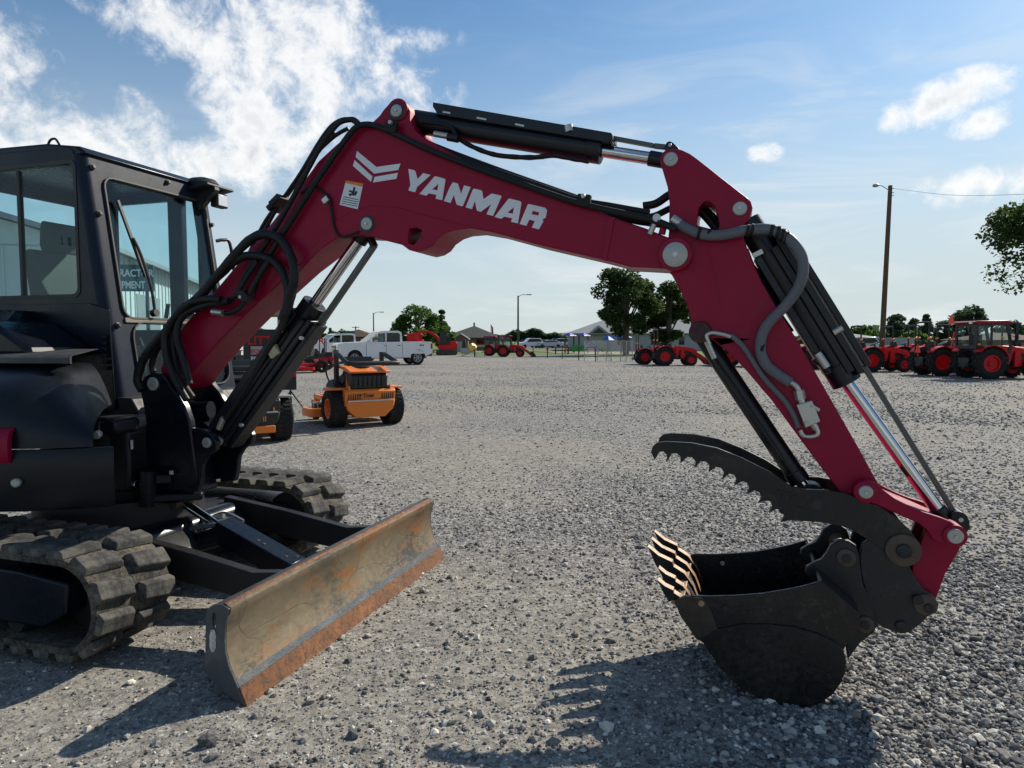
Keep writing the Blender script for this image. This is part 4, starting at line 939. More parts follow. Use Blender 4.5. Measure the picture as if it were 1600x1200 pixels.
# ================================================================ GROUND
rng = np.random.default_rng(7)
def mat_gravel():
    m, t, p, oc = newmat('crushed_limestone_gravel')
    geo = t.add('ShaderNodeNewGeometry'); v = geo.outputs['Position']
    big = t.noise(v, .16, 5, .6, .6); mid = t.noise(v, .9, 6, .65, .4); fine = t.noise(v, 9, 6, .7); sand = t.noise(v, 55, 5, .8)
    v1 = t.voronoi(v, 42); v2 = t.voronoi(v, 90); v3 = t.voronoi(v, 16)
    s1 = t.add('ShaderNodeSeparateColor'); t.l.new(v1, s1.inputs[0]); s2 = t.add('ShaderNodeSeparateColor'); t.l.new(v2, s2.inputs[0]); s3 = t.add('ShaderNodeSeparateColor'); t.l.new(v3, s3.inputs[0])
    stone = t.math('ADD', t.math('MULTIPLY', s1.outputs[0], .45), t.math('ADD', t.math('MULTIPLY', s2.outputs[0], .35), t.math('MULTIPLY', s3.outputs[0], .2)))
    grey = t.ramp(stone, [(.12, (.06, .06, .064)), (.42, (.17, .168, .165)), (.65, (.32, .312, .295)), (.9, (.60, .575, .52))])
    tan = t.ramp(t.math('ADD', t.math('MULTIPLY', sand, .6), t.math('MULTIPLY', fine, .4)), [(.3, (.17, .152, .125)), (.5, (.33, .30, .245)), (.7, (.53, .485, .40))])
    mps = t.add('ShaderNodeMapping'); mps.inputs['Rotation'].default_value = (0, 0, R(-12)); mps.inputs['Scale'].default_value = (.10, .45, 1); t.l.new(v, mps.inputs[0]); streak = t.noise(mps.outputs[0], 1.0, 6, .62, .5)
    dm = t.math('ADD', t.math('MULTIPLY', big, .25), t.math('ADD', t.math('MULTIPLY', streak, .45), t.math('MULTIPLY', mid, .30)))
    dm2 = t.mapr(t.math('ADD', dm, t.math('MULTIPLY', t.math('SUBTRACT', fine, .5), .35)), .44, .60)
    # packed, wheel-worn earth shows where the loose chips are thin
    sp = t.add('ShaderNodeSeparateXYZ'); t.l.new(v, sp.inputs[0]); x_, y_ = sp.outputs[0], sp.outputs[1]
    S = lambda a: t.math('SINE', a)
    f1 = S(t.math('ADD', t.math('MULTIPLY', x_, .9), t.math('MULTIPLY', S(t.math('MULTIPLY', y_, .6)), 1.3)))
    f2 = S(t.math('ADD', t.math('MULTIPLY', y_, 1.1), t.math('MULTIPLY', S(t.math('ADD', t.math('MULTIPLY', x_, .45), 2.0)), 1.7)))
    f3 = t.math('MULTIPLY', S(t.math('ADD', t.math('MULTIPLY', x_, 2.3), t.math('MULTIPLY', y_, 1.7))), .6)
    ff = t.math('DIVIDE', t.math('ADD', f1, t.math('ADD', f2, f3)), 2.6)
    def gau(cx, rx, cy, ry):
        a = t.math('POWER', t.math('DIVIDE', t.math('SUBTRACT', x_, cx), rx), 2.0); b_ = t.math('POWER', t.math('ABSOLUTE', t.math('DIVIDE', t.math('SUBTRACT', y_, cy), ry)), 2.0)
        return t.math('EXPONENT', t.math('MULTIPLY', t.math('ADD', t.math('ABSOLUTE', a), b_), -1.0))
    ff = t.math('SUBTRACT', ff, t.math('MULTIPLY', gau(.05, .9, 3.2, 1.8), 1.1)); ff = t.math('ADD', ff, t.math('MULTIPLY', gau(2.2, 1.3, 2.8, 2.2), .5))
    near = t.mapr(t.math('ADD', ff, t.math('MULTIPLY', t.math('SUBTRACT', mid, .5), 1.6)), .35, -.55, 0, 1)
    dm2 = t.math('ADD', t.math('MULTIPLY', dm2, .5), t.math('MULTIPLY', near, .6), clamp=True)
    t.l.new(t.mix(t.math('MULTIPLY', dm2, t.mapr(s1.outputs[2], .25, .75, .95, .35)), grey, tan), p.inputs['Base Color'])
    p.inputs['Roughness'].default_value = .95; p.inputs['Specular IOR Level'].default_value = .2
    h = t.math('ADD', t.math('MULTIPLY', s1.outputs[1], .5), t.math('ADD', t.math('MULTIPLY', s2.outputs[1], .3), t.math('ADD', t.math('MULTIPLY', s3.outputs[2], .6), t.math('MULTIPLY', sand, .35))))
    bump(t, p, h, .022, .8)
    return m
m_gravel = mat_gravel()
def mat_grass():
    m, t, p, oc = newmat('mown_grass')
    geo = t.add('ShaderNodeNewGeometry'); v = geo.outputs['Position']
    n = t.noise(v, .15, 6, .7); n2 = t.noise(v, 3, 6, .8)
    f = t.math('ADD', t.math('MULTIPLY', n, .6), t.math('MULTIPLY', n2, .4))
    t.l.new(t.ramp(f, [(.3, (.045, .085, .015)), (.5, (.095, .14, .025)), (.7, (.17, .18, .05))]), p.inputs['Base Color']); p.inputs['Roughness'].default_value = .9
    bump(t, p, n2, .05, .8); return m
m_grass = mat_grass()
def sheet(name, pts, z, mat):
    me = bpy.data.meshes.new(name); me.from_pydata([(x, y, z) for x, y in pts], [], [tuple(range(len(pts)))]); me.materials.append(mat)
    o = link(name, me, None, None); tag(o, kind='structure'); return o
# grass field all the way to the horizon
sheet('grass_field', [(-3000, -600), (3000, -600), (3000, 4000), (-3000, 4000)], -0.012, m_grass)
lot = [(-70, -45), (90, -45), (90, 44), (30, 45), (16, 52), (9, 57.5), (2, 62.5), (-8, 67), (-25, 72), (-70, 80)]
b = bmesh.new()
sheet('gravel_lot', lot, 0.0, m_gravel)
m_dirt = mat_plain('tan_dirt_road', (.34, .29, .22), .95)
sheet('dirt_path', [G(858, 551.5).to_2d()[:], G(905, 552.5).to_2d()[:], G(960, 553.5).to_2d()[:], G(1000, 553.2).to_2d()[:], G(1000, 550.8).to_2d()[:], G(905, 549.5).to_2d()[:], G(858, 549.5).to_2d()[:]], -.006, m_dirt)
m_asph = mat_plain('car_park_asphalt', (.11, .11, .11), .9)
sheet('car_park', [(0, 112), (20, 112), (24, 160), (-6, 160)], -.006, m_asph)

# loose stones of the gravel: real little rocks
def rock_mesh(i):
    r = random.Random(i * 13 + 5); bm = bmesh.new(); bmesh.ops.create_icosphere(bm, subdivisions=1, radius=.5)
    sx, sy, sz = r.uniform(.85, 1.25), r.uniform(.6, .95), r.uniform(.38, .62)
    for v in bm.verts:
        k = r.uniform(.72, 1.2); v.co = Vector((v.co.x * sx * k, v.co.y * sy * k, v.co.z * sz * k))
    # chop a few facets
    for _ in range(3):
        n = Vector((r.uniform(-1, 1), r.uniform(-1, 1), r.uniform(-.2, 1))).normalized(); d = r.uniform(.22, .34)
        for v in bm.verts:
            q = v.co.dot(n)
            if q > d: v.co -= n * (q - d)
    me = bpy.data.meshes.new('stone'); bm.to_mesh(me); bm.free(); return me
def mat_stone():
    m, t, p, oc = newmat('grey_limestone_chips')
    oi = t.add('ShaderNodeObjectInfo'); rn = oi.outputs['Random']
    geo = t.add('ShaderNodeNewGeometry'); n = t.noise(geo.outputs['Position'], 60, 5, .7)
    c = t.ramp(rn, [(0, (.035, .036, .041)), (.3, (.115, .116, .122)), (.6, (.24, .235, .225)), (.85, (.42, .40, .355)), (1, (.70, .665, .59))])
    tn = t.math('FRACT', t.math('MULTIPLY', rn, 37.3))
    c = t.mix(t.mapr(tn, .82, 1.0, 0, .5), c, (.40, .33, .24))
    t.l.new(t.mix(t.mapr(n, .45, .8, 0, .6), c, (.46, .42, .36)), p.inputs['Base Color']); p.inputs['Roughness'].default_value = .88; p.inputs['Specular IOR Level'].default_value = .25
    bump(t, p, n, .003, .5); return m
m_stone = mat_stone()
rocks = bpy.data.collections.new('stone_kinds')
for i in range(7):
    me = rock_mesh(i); me.materials.append(m_stone); rocks.objects.link(bpy.data.objects.new('stone_kind', me))
def field(x, y):
    return (np.sin(x * .9 + 1.3 * np.sin(y * .6)) + np.sin(y * 1.1 + 1.7 * np.sin(x * .45 + 2)) + .6 * np.sin(x * 2.3 + y * 1.7)) / 2.6 - 1.1 * np.exp(-((x - .05) / .9) ** 2 - ((y - 3.2) / 1.8) ** 2) + .5 * np.exp(-((x - 2.2) / 1.3) ** 2 - ((y - 2.8) / 2.2) ** 2)
pts = []; scl = []
def scatter(n, r0, r1, smin, smax, power=1.0, az=52, keepfield=0.0, right=0.0):
    a = np.radians(rng.uniform(-az, az, n)); u = rng.uniform(0, 1, n); r = r0 * (r1 / r0) ** u
    x = r * np.sin(a); y = r * np.cos(a); f = field(x, y)
    w = np.clip(.45 + .7 * f + right * (x / (np.abs(y) + 1)) , 0.05, 1)
    k = rng.uniform(0, 1, n) < (1 - keepfield) + keepfield * w
    x, y = x[k], y[k]; s = smin * (smax / smin) ** (rng.uniform(0, 1, len(x)) ** (1.6))
    s *= (1 + .55 * np.clip(x / (y + 1), -.3, .8))
    pts.append(np.stack([x, y, s * .10], 1)); scl.append(s)
scatter(110000, 1.3, 5.5, .006, .019, keepfield=.5, right=.6)
scatter(46000, 1.3, 9.0, .016, .036, keepfield=.82, right=.9)
scatter(5200, 1.3, 14, .030, .058, keepfield=.8, right=.9)
scatter(60000, 5.0, 16, .014, .032, keepfield=.8, right=.6)
scatter(42000, 14, 45, .03, .06, keepfield=.6, az=48)
scatter(350, 2, 20, .05, .075, keepfield=.6)
# coarse loose chips heaped towards the right foreground
n = 15000; xx = rng.uniform(-.2, 4.2, n); yy = rng.uniform(1.9, 4.6, n); kk = rng.uniform(0, 1, n) < np.clip((xx - .35 * yy + .2) * .9, .0, 1) * (.45 + .55 * (field(xx * 1.5, yy * 1.5) > -.3))
xx, yy = xx[kk], yy[kk]; ss = .018 * (2.6) ** (rng.uniform(0, 1, len(xx)) ** 1.5); pts.append(np.stack([xx, yy, ss * .2], 1)); scl.append(ss)
# round about and behind the viewer the yard goes on
n = 26000; a = rng.uniform(np.radians(52), np.radians(308), n); r = 1.0 * (7.0) ** rng.uniform(0, 1, n)
pts.append(np.stack([r * np.sin(a), r * np.cos(a), np.full(n, .001)], 1)); scl.append(rng.uniform(.010, .032, n))
PT = np.concatenate(pts).astype(np.float32); SC = np.concatenate(scl).astype(np.float32)
me = bpy.data.meshes.new('loose_gravel'); me.vertices.add(len(PT)); me.vertices.foreach_set('co', PT.ravel())
at = me.attributes.new('size', 'FLOAT', 'POINT'); at.data.foreach_set('value', SC)
gv = link('loose_gravel', me, None, None); tag(gv, 'loose grey crushed limestone chips covering the yard', 'gravel', kind='stuff')
def scatter_nodes(o, coll, upright=False):
    ng = bpy.data.node_groups.new('scatter', 'GeometryNodeTree')
    ng.interface.new_socket('Geometry', in_out='INPUT', socket_type='NodeSocketGeometry'); ng.interface.new_socket('Geometry', in_out='OUTPUT', socket_type='NodeSocketGeometry')
    gi = ng.nodes.new('NodeGroupInput'); go = ng.nodes.new('NodeGroupOutput')
    ci = ng.nodes.new('GeometryNodeCollectionInfo'); ci.inputs['Collection'].default_value = coll; ci.inputs['Separate Children'].default_value = True; ci.inputs['Reset Children'].default_value = True
    ip = ng.nodes.new('GeometryNodeInstanceOnPoints'); ip.inputs['Pick Instance'].default_value = True
    na = ng.nodes.new('GeometryNodeInputNamedAttribute'); na.data_type = 'FLOAT'; na.inputs['Name'].default_value = 'size'
    rv = ng.nodes.new('FunctionNodeRandomValue'); rv.data_type = 'FLOAT_VECTOR'
    rv.inputs[0].default_value = (-.35, -.35, 0); rv.inputs[1].default_value = (.35, .35, 6.283)
    ng.links.new(gi.outputs[0], ip.inputs['Points']); ng.links.new(ci.outputs[0], ip.inputs['Instance'])
    ng.links.new(rv.outputs[0], ip.inputs['Rotation']); ng.links.new(na.outputs['Attribute'], ip.inputs['Scale'])
    ng.links.new(ip.outputs[0], go.inputs[0])
    md = o.modifiers.new('scatter', 'NODES'); md.node_group = ng
scatter_nodes(gv, rocks)
# a few larger stones one can pick out
big = [(325, 1163, .088, 'pale flat stone lying alone at the lower left edge of the yard'), (752, 1118, .050, 'round pale stone left of the finger-like shadow'),
       (700, 1110, .046, 'darker stone beside a round pale one'), (660, 925, .055, 'grey stone near the far end of the blade'), (700, 1008, .04, 'small dark stone in front of the blade'),
       (738, 886, .042, 'small stone on the yard beyond the blade'), (1500, 1023, .06, 'angular pale stone right of the bucket'), (1540, 1135, .055, 'pale slab-like stone in the coarse gravel'), (903, 795, .04, 'small dark stone on the open yard')]
for i, (x, y, s, lab) in enumerate(big):
    p = G(x, y); me = rocks.objects[i % 7].data.copy(); o = link('stone', me, None, None); o.location = (p.x, p.y, s * .2); o.scale = (s, s, s * 1.2); o.rotation_euler = (0, 0, i * 1.3)
    tag(o, lab, 'stone', 'larger stones on the gravel')
# distant wooded hills
def mat_hill():
    m, t, p, oc = newmat('far_woodland'); geo = t.add('ShaderNodeNewGeometry'); n = t.noise(geo.outputs['Position'], .05, 6, .75)
    t.l.new(t.ramp(n, [(.35, (.045, .075, .038)), (.6, (.10, .145, .07))]), p.inputs['Base Color']); p.inputs['Roughness'].default_value = 1
    return m
m_hill = mat_hill()
nx, ny = 420, 14; X = np.linspace(-1500, 1500, nx); vs = []; r_ = random.Random(3)
for j in range(ny):
    for i, x in enumerate(X):
        y = 900 + j * 18; e = math.sin(j / (ny - 1) * math.pi * .5)
        h = 5 + 5.5 * math.exp(-((x - 110) / 90) ** 2) + 3.5 * math.exp(-((x + 20) / 70) ** 2) + 2 * math.sin(x / 90) + 4 * math.exp(-((x - 700) / 300) ** 2)
        vs.append((x + r_.uniform(-3, 3), y, e * max(2, h) * 1.0 + (r_.uniform(-1.2, 1.6) if j else -1)))
fs = [(j * nx + i, j * nx + i + 1, (j + 1) * nx + i + 1, (j + 1) * nx + i) for j in range(ny - 1) for i in range(nx - 1)]
me = bpy.data.meshes.new('wooded_hills'); me.from_pydata(vs, [], fs); me.materials.append(m_hill); o = link('wooded_hills', me, None, None); tag(o, kind='structure')

# ================================================================ TREES
def mat_leaf(name, a, b_):
    m, t, p, oc = newmat(name); n = t.noise(oc, .8, 4, .7)
    ri = t.add('ShaderNodeNewGeometry')
    f = t.math('ADD', t.math('MULTIPLY', n, .6), t.math('MULTIPLY', ri.outputs['Random Per Island'], .5))
    t.l.new(t.mix(t.mapr(f, .3, .9), a, b_), p.inputs['Base Color']); p.inputs['Roughness'].default_value = .6; p.inputs['Specular IOR Level'].default_value = .3
    tl = t.add('ShaderNodeBsdfTranslucent'); t.l.new(t.mix(t.mapr(f, .3, .9), tuple(x * 1.6 for x in a), tuple(x * 1.7 for x in b_)), tl.inputs[0])
    mx = t.add('ShaderNodeMixShader'); mx.inputs[0].default_value = .35
    out = [n_ for n_ in t.n if n_.type == 'OUTPUT_MATERIAL'][0]
    t.l.new(p.outputs[0], mx.inputs[1]); t.l.new(tl.outputs[0], mx.inputs[2]); t.l.new(mx.outputs[0], out.inputs[0]); return m
m_leaf_dark = mat_leaf('dark_oak_leaves', (.020, .042, .010), (.060, .095, .020))
m_leaf_mid = mat_leaf('bright_green_leaves', (.035, .085, .014), (.095, .17, .028))
m_leaf_far = mat_leaf('dull_far_leaves', (.035, .062, .030), (.080, .115, .055))
m_bark = mat_plain('grey_brown_bark', (.085, .068, .05), .9)
def tree(loc, h, w, label, group=None, mat=None, leaf=.22, n=7000, seed=1, trunk=.22, kind='round', name='tree', lean=0, z0=.18, inner=.0, aspect=1.0):
    r = np.random.default_rng(seed); rr = random.Random(seed)
    root = empty(name, loc); tag(root, label, 'tree', group)
    zc = h * (z0 + (1 - z0) / 2); rz = h * (1 - z0) / 2
    # clumps: centres in an irregular ellipsoid, biased to the surface
    nc = 34 if kind != 'cone' else 26; cl = []
    b = MB(); b.tube([(0, 0, -.05), (lean * .2, 0, h * .15), (lean * .5, .05, h * .4), (lean, 0, h * .78)], trunk, 8, 3)
    vs = b.v
    for i in range(nc):
        d = r.normal(size=3); d /= np.linalg.norm(d); q = r.uniform(.35, .95) ** .6
        if kind == 'cone':
            t_ = r.uniform(0, 1) ** 1.2; ang = r.uniform(0, 6.283); rad = (1 - t_) * w / 2 * r.uniform(.4, 1.0)
            c = np.array([rad * math.cos(ang), rad * math.sin(ang), h * (z0 + (1 - z0) * t_)]); s = .10 * w + .12 * w * (1 - t_)
        else:
            c = np.array([d[0] * w / 2 * q, d[1] * w / 2 * q * aspect, zc + d[2] * rz * q]); s = w * r.uniform(.09, .17)
            if c[2] < h * (z0 + .12) and math.hypot(c[0], c[1]) > w * .36: c[2] += h * .1
        cl.append((c, s))
        if i % 3 == 0:
            st = Vector((lean * .3, 0, h * rr.uniform(.2, .5))); en = Vector(c); mid = st.lerp(en, .5) + Vector((0, 0, h * .04))
            b.tube([st, mid, en], trunk * .28, 5, 2)
    b.build('trunk', m_bark, root, ang=60)
    per = n // nc; V = []
    for c, s in cl:
        p = r.normal(size=(per, 3)); L = np.linalg.norm(p, axis=1, keepdims=True); p = p / L * (r.uniform(.25, 1.12, (per, 1)) ** .5) * s * np.array([1.25, 1.25, .82]) + c
        V.append(p)
    Pn = np.concatenate(V); k = len(Pn)
    nrm = r.normal(size=(k, 3)); nrm[:, 2] = np.abs(nrm[:, 2]) + .4; nrm /= np.linalg.norm(nrm, axis=1, keepdims=True)
    t1 = np.cross(nrm, r.normal(size=(k, 3))); t1 /= np.linalg.norm(t1, axis=1, keepdims=True); t2 = np.cross(nrm, t1)
    sz = leaf * r.uniform(.5, 1.15, (k, 1))
    q = np.stack([Pn - t1 * sz * .5, Pn + t2 * sz * .32, Pn + t1 * sz * .5, Pn - t2 * sz * .32 + nrm * sz * .12], 1).reshape(-1, 3)
    q[:, 2] = np.maximum(q[:, 2], .05)
    me = bpy.data.meshes.new('crown'); me.vertices.add(4 * k); me.vertices.foreach_set('co', q.astype(np.float32).ravel())
    me.loops.add(4 * k); me.loops.foreach_set('vertex_index', np.arange(4 * k, dtype=np.int32)); me.polygons.add(k)
    me.polygons.foreach_set('loop_start', np.arange(0, 4 * k, 4, dtype=np.int32)); me.update(calc_edges=True); me.materials.append(mat or m_leaf_dark)
    link('crown', me, None, root); return root
def tree_px(xc, ybase, ytop, wpx, Y, label, **kw):
    p = W(xc, 531, Y); s = Y / FOC
    h = W(xc, ytop, Y).z
    return tree((p.x, Y, 0), h, wpx * s, label, **kw)
TL_ = 'trees in the yards beyond the fence'
tree_px(978, 545, 421, 100, 66, 'tall dark oak tree beside the playground umbrella', mat=m_leaf_dark, n=15000, seed=4, leaf=.34, trunk=.30, z0=.20)
tree_px(1045, 545, 436, 78, 70, 'dark oak tree partly behind the excavator arm', mat=m_leaf_dark, n=12000, seed=9, leaf=.34, trunk=.28, z0=.16)
tree_px(652, 545, 481, 72, 84, 'bright green leafy tree behind the red diggers', mat=m_leaf_mid, n=9000, seed=12, leaf=.36, z0=.05, trunk=.25)
tree_px(690, 545, 484, 34, 92, 'narrow dark evergreen behind the bright green tree', mat=m_leaf_dark, n=3500, seed=15, leaf=.36, z0=.05, trunk=.2, kind='cone')
tree_px(694, 545, 507, 30, 80, 'small olive green tree beside the brown-roofed building', mat=m_leaf_mid, n=3000, seed=16, leaf=.30, z0=.05, trunk=.15)
tree_px(622, 545, 500, 24, 88, 'small tree left of the bright green tree', mat=m_leaf_mid, n=2500, seed=17, leaf=.3, z0=.05, trunk=.12)
tree((32.6, 39.5, 0), 11.6, 8.6, 'tall leafy tree cut by the right edge of the view', mat=m_leaf_dark, n=15000, seed=23, leaf=.30, trunk=.22, z0=.30)
tree_px(1410, 540, 492, 44, 120, 'round dark tree right of the tall wooden pole', mat=m_leaf_far, n=4000, seed=31, leaf=.6, z0=.05, trunk=.3)
tree_px(1446, 540, 491, 30, 115, 'pointed cedar beside the round dark tree', mat=m_leaf_far, n=3500, seed=32, leaf=.5, z0=.03, trunk=.25, kind='cone')
tree_px(1516, 540, 481, 56, 110, 'broad dark tree behind the cab tractor', mat=m_leaf_far, n=4500, seed=33, leaf=.6, z0=.05, trunk=.3)
tree_px(1478, 540, 499, 34, 125, 'smaller dark tree left of the broad one', mat=m_leaf_far, n=3000, seed=34, leaf=.6, z0=.05, trunk=.3)
tree_px(1340, 540, 510, 50, 130, 'low pale green tree beyond the fuel shed roof', mat=m_leaf_mid, n=3500, seed=35, leaf=.6, z0=.03, trunk=.25)
tree_px(1575, 540, 500, 50, 130, 'dull tree near the brown roof at the right edge', mat=m_leaf_far, n=3000, seed=36, leaf=.6, z0=.03, trunk=.25)
tree_px(1432, 540, 512, 40, 108, 'low bright tree under the pointed cedar', mat=m_leaf_mid, n=3000, seed=37, leaf=.5, z0=.02, trunk=.2)
tree_px(1362, 540, 516, 26, 140, 'far tree just left of the tall wooden pole', mat=m_leaf_far, n=2000, seed=38, leaf=.6, z0=.02, trunk=.2)
tree_px(1388, 540, 521, 20, 150, 'far small tree just right of the tall wooden pole', mat=m_leaf_far, n=1500, seed=39, leaf=.6, z0=.02, trunk=.2)
tree_px(516, 540, 513, 12, 170, 'small pointed tree far behind the white trucks', mat=m_leaf_far, n=1200, seed=40, leaf=.6, z0=.02, trunk=.2, kind='cone')
tree_px(530, 540, 517, 34, 180, 'low far tree behind the green sign', mat=m_leaf_far, n=2000, seed=41, leaf=.8, z0=.02, trunk=.2)
tree_px(505, 540, 516, 22, 175, 'low bushy tree at the far left of the yard', mat=m_leaf_mid, n=1500, seed=42, leaf=.6, z0=.02, trunk=.2)
# low tree line on the right-hand horizon
def treeline(name, label, x0, x1, Y, h, n, seed, mat):
    r = np.random.default_rng(seed); xs = r.uniform(x0, x1, n); hh = h * (.75 + .35 * np.sin(xs * .11) + .2 * np.sin(xs * .37 + 1)); z = r.uniform(0, 1, n) ** .7 * hh; y = Y + r.uniform(-4, 4, n)
    Pn = np.stack([xs, y, z], 1); k = n; nrm = r.normal(size=(k, 3)); nrm /= np.linalg.norm(nrm, axis=1, keepdims=True)
    t1 = np.cross(nrm, r.normal(size=(k, 3))); t1 /= np.linalg.norm(t1, axis=1, keepdims=True); t2 = np.cross(nrm, t1); s = r.uniform(.8, 1.7, (k, 1)) * Y / 260
    q = np.stack([Pn - t1 * s, Pn + t2 * s, Pn + t1 * s, Pn - t2 * s], 1).reshape(-1, 3); q[:, 2] = np.maximum(q[:, 2], -.01)
    me = bpy.data.meshes.new(name); me.from_pydata(q.tolist(), [], [(4 * i, 4 * i + 1, 4 * i + 2, 4 * i + 3) for i in range(k)]); me.materials.append(mat)
    o = link(name, me, None, None); tag(o, label, 'woodland', kind='stuff')
treeline('woodland', 'far low tree line on the right beyond the parked tractors', 60, 360, 240, 5.2, 7000, 5, m_leaf_far)
treeline('woodland', 'wooded hillside on the horizon behind the parked cars', -15, 90, 560, 7.0, 7000, 8, m_leaf_far)
treeline('woodland', 'far low tree line behind the white trucks on the left', -260, -55, 260, 5.5, 5000, 6, m_leaf_far)
# ================================================================ VEHICLES
_cache = {}
def put(key, fn, name, mat, parent, loc=(0, 0, 0), rot=None, **kw):
    """build once, afterwards reuse the mesh"""
    if key not in _cache: o = fn().build(name, mat, parent, **kw); _cache[key] = o.data
    else: o = link(name, _cache[key], None, parent)
    o.location = loc
    if rot: o.rotation_euler = rot
    return o
def tyre_mb(Rr, w, rim, lugs, kind='tractor'):
    b = MB(); h = w / 2
    b.lathe((0, -h, 0), (0, 1, 0), [(w * .12, rim), (0, rim + (Rr - rim) * .25), (w * -.02, rim + (Rr - rim) * .6), (w * .08, Rr * .955), (w * .25, Rr * .975), (w * .75, Rr * .975), (w * .92, Rr * .955), (w * 1.02, rim + (Rr - rim) * .6), (w, rim + (Rr - rim) * .25), (w * .88, rim)], 36, closed=True)
    for k in range(lugs):
        for s in (-1, 1):
            a = 2 * math.pi * (k + (.5 if s > 0 else 0)) / lugs
            if kind == 'tractor':
                M = Matrix.Rotation(a, 4, 'Y') @ Matrix.Translation((0, s * h * .50, Rr * .985)) @ Matrix.Rotation(s * R(38), 4, 'Z')
                b.box(-Rr * .045, Rr * .045, -h * .60, h * .60, -Rr * .04, Rr * .045, M)
            else:
                M = Matrix.Rotation(a, 4, 'Y') @ Matrix.Translation((0, s * h * .45, Rr * .985))
                b.box(-Rr * .05, Rr * .05, -h * .38, h * .38, -Rr * .02, Rr * .018, M)
    return b
def rim_mb(rim, w):
    b = MB(); h = w / 2
    b.lathe((0, -h * .85, 0), (0, 1, 0), [(0, rim * 1.02), (0, rim * .90), (h * .5, rim * .82), (h * .62, rim * .45), (h * .55, rim * .30), (h * .25, rim * .28), (h * .22, .001)], 28, cap=False)
    b.lathe((0, h * .85, 0), (0, -1, 0), [(0, rim * 1.02), (0, rim * .90), (h * .5, rim * .82), (h * .62, rim * .45), (h * .55, rim * .30), (h * .25, rim * .28), (h * .22, .001)], 28, cap=False)
    for k in range(6):
        a = k * math.pi / 3
        b.cyl((rim * .36 * math.cos(a), -h * .42, rim * .36 * math.sin(a)), (rim * .36 * math.cos(a), -h * .22, rim * .36 * math.sin(a)), rim * .04, n=6)
    return b
def wheel(Rr, w, rim, lugs, x, y, parent, rimmat, kind='tractor', name='wheel'):
    e = put(('ty', Rr, w, rim, lugs, kind), lambda: tyre_mb(Rr, w, rim, lugs, kind), name, m_tyre, parent, (x, y, Rr), ang=40)
    put(('rim', rim, w, rimmat.name), lambda: rim_mb(rim, w), 'rim', rimmat, e, ang=40)
    return e

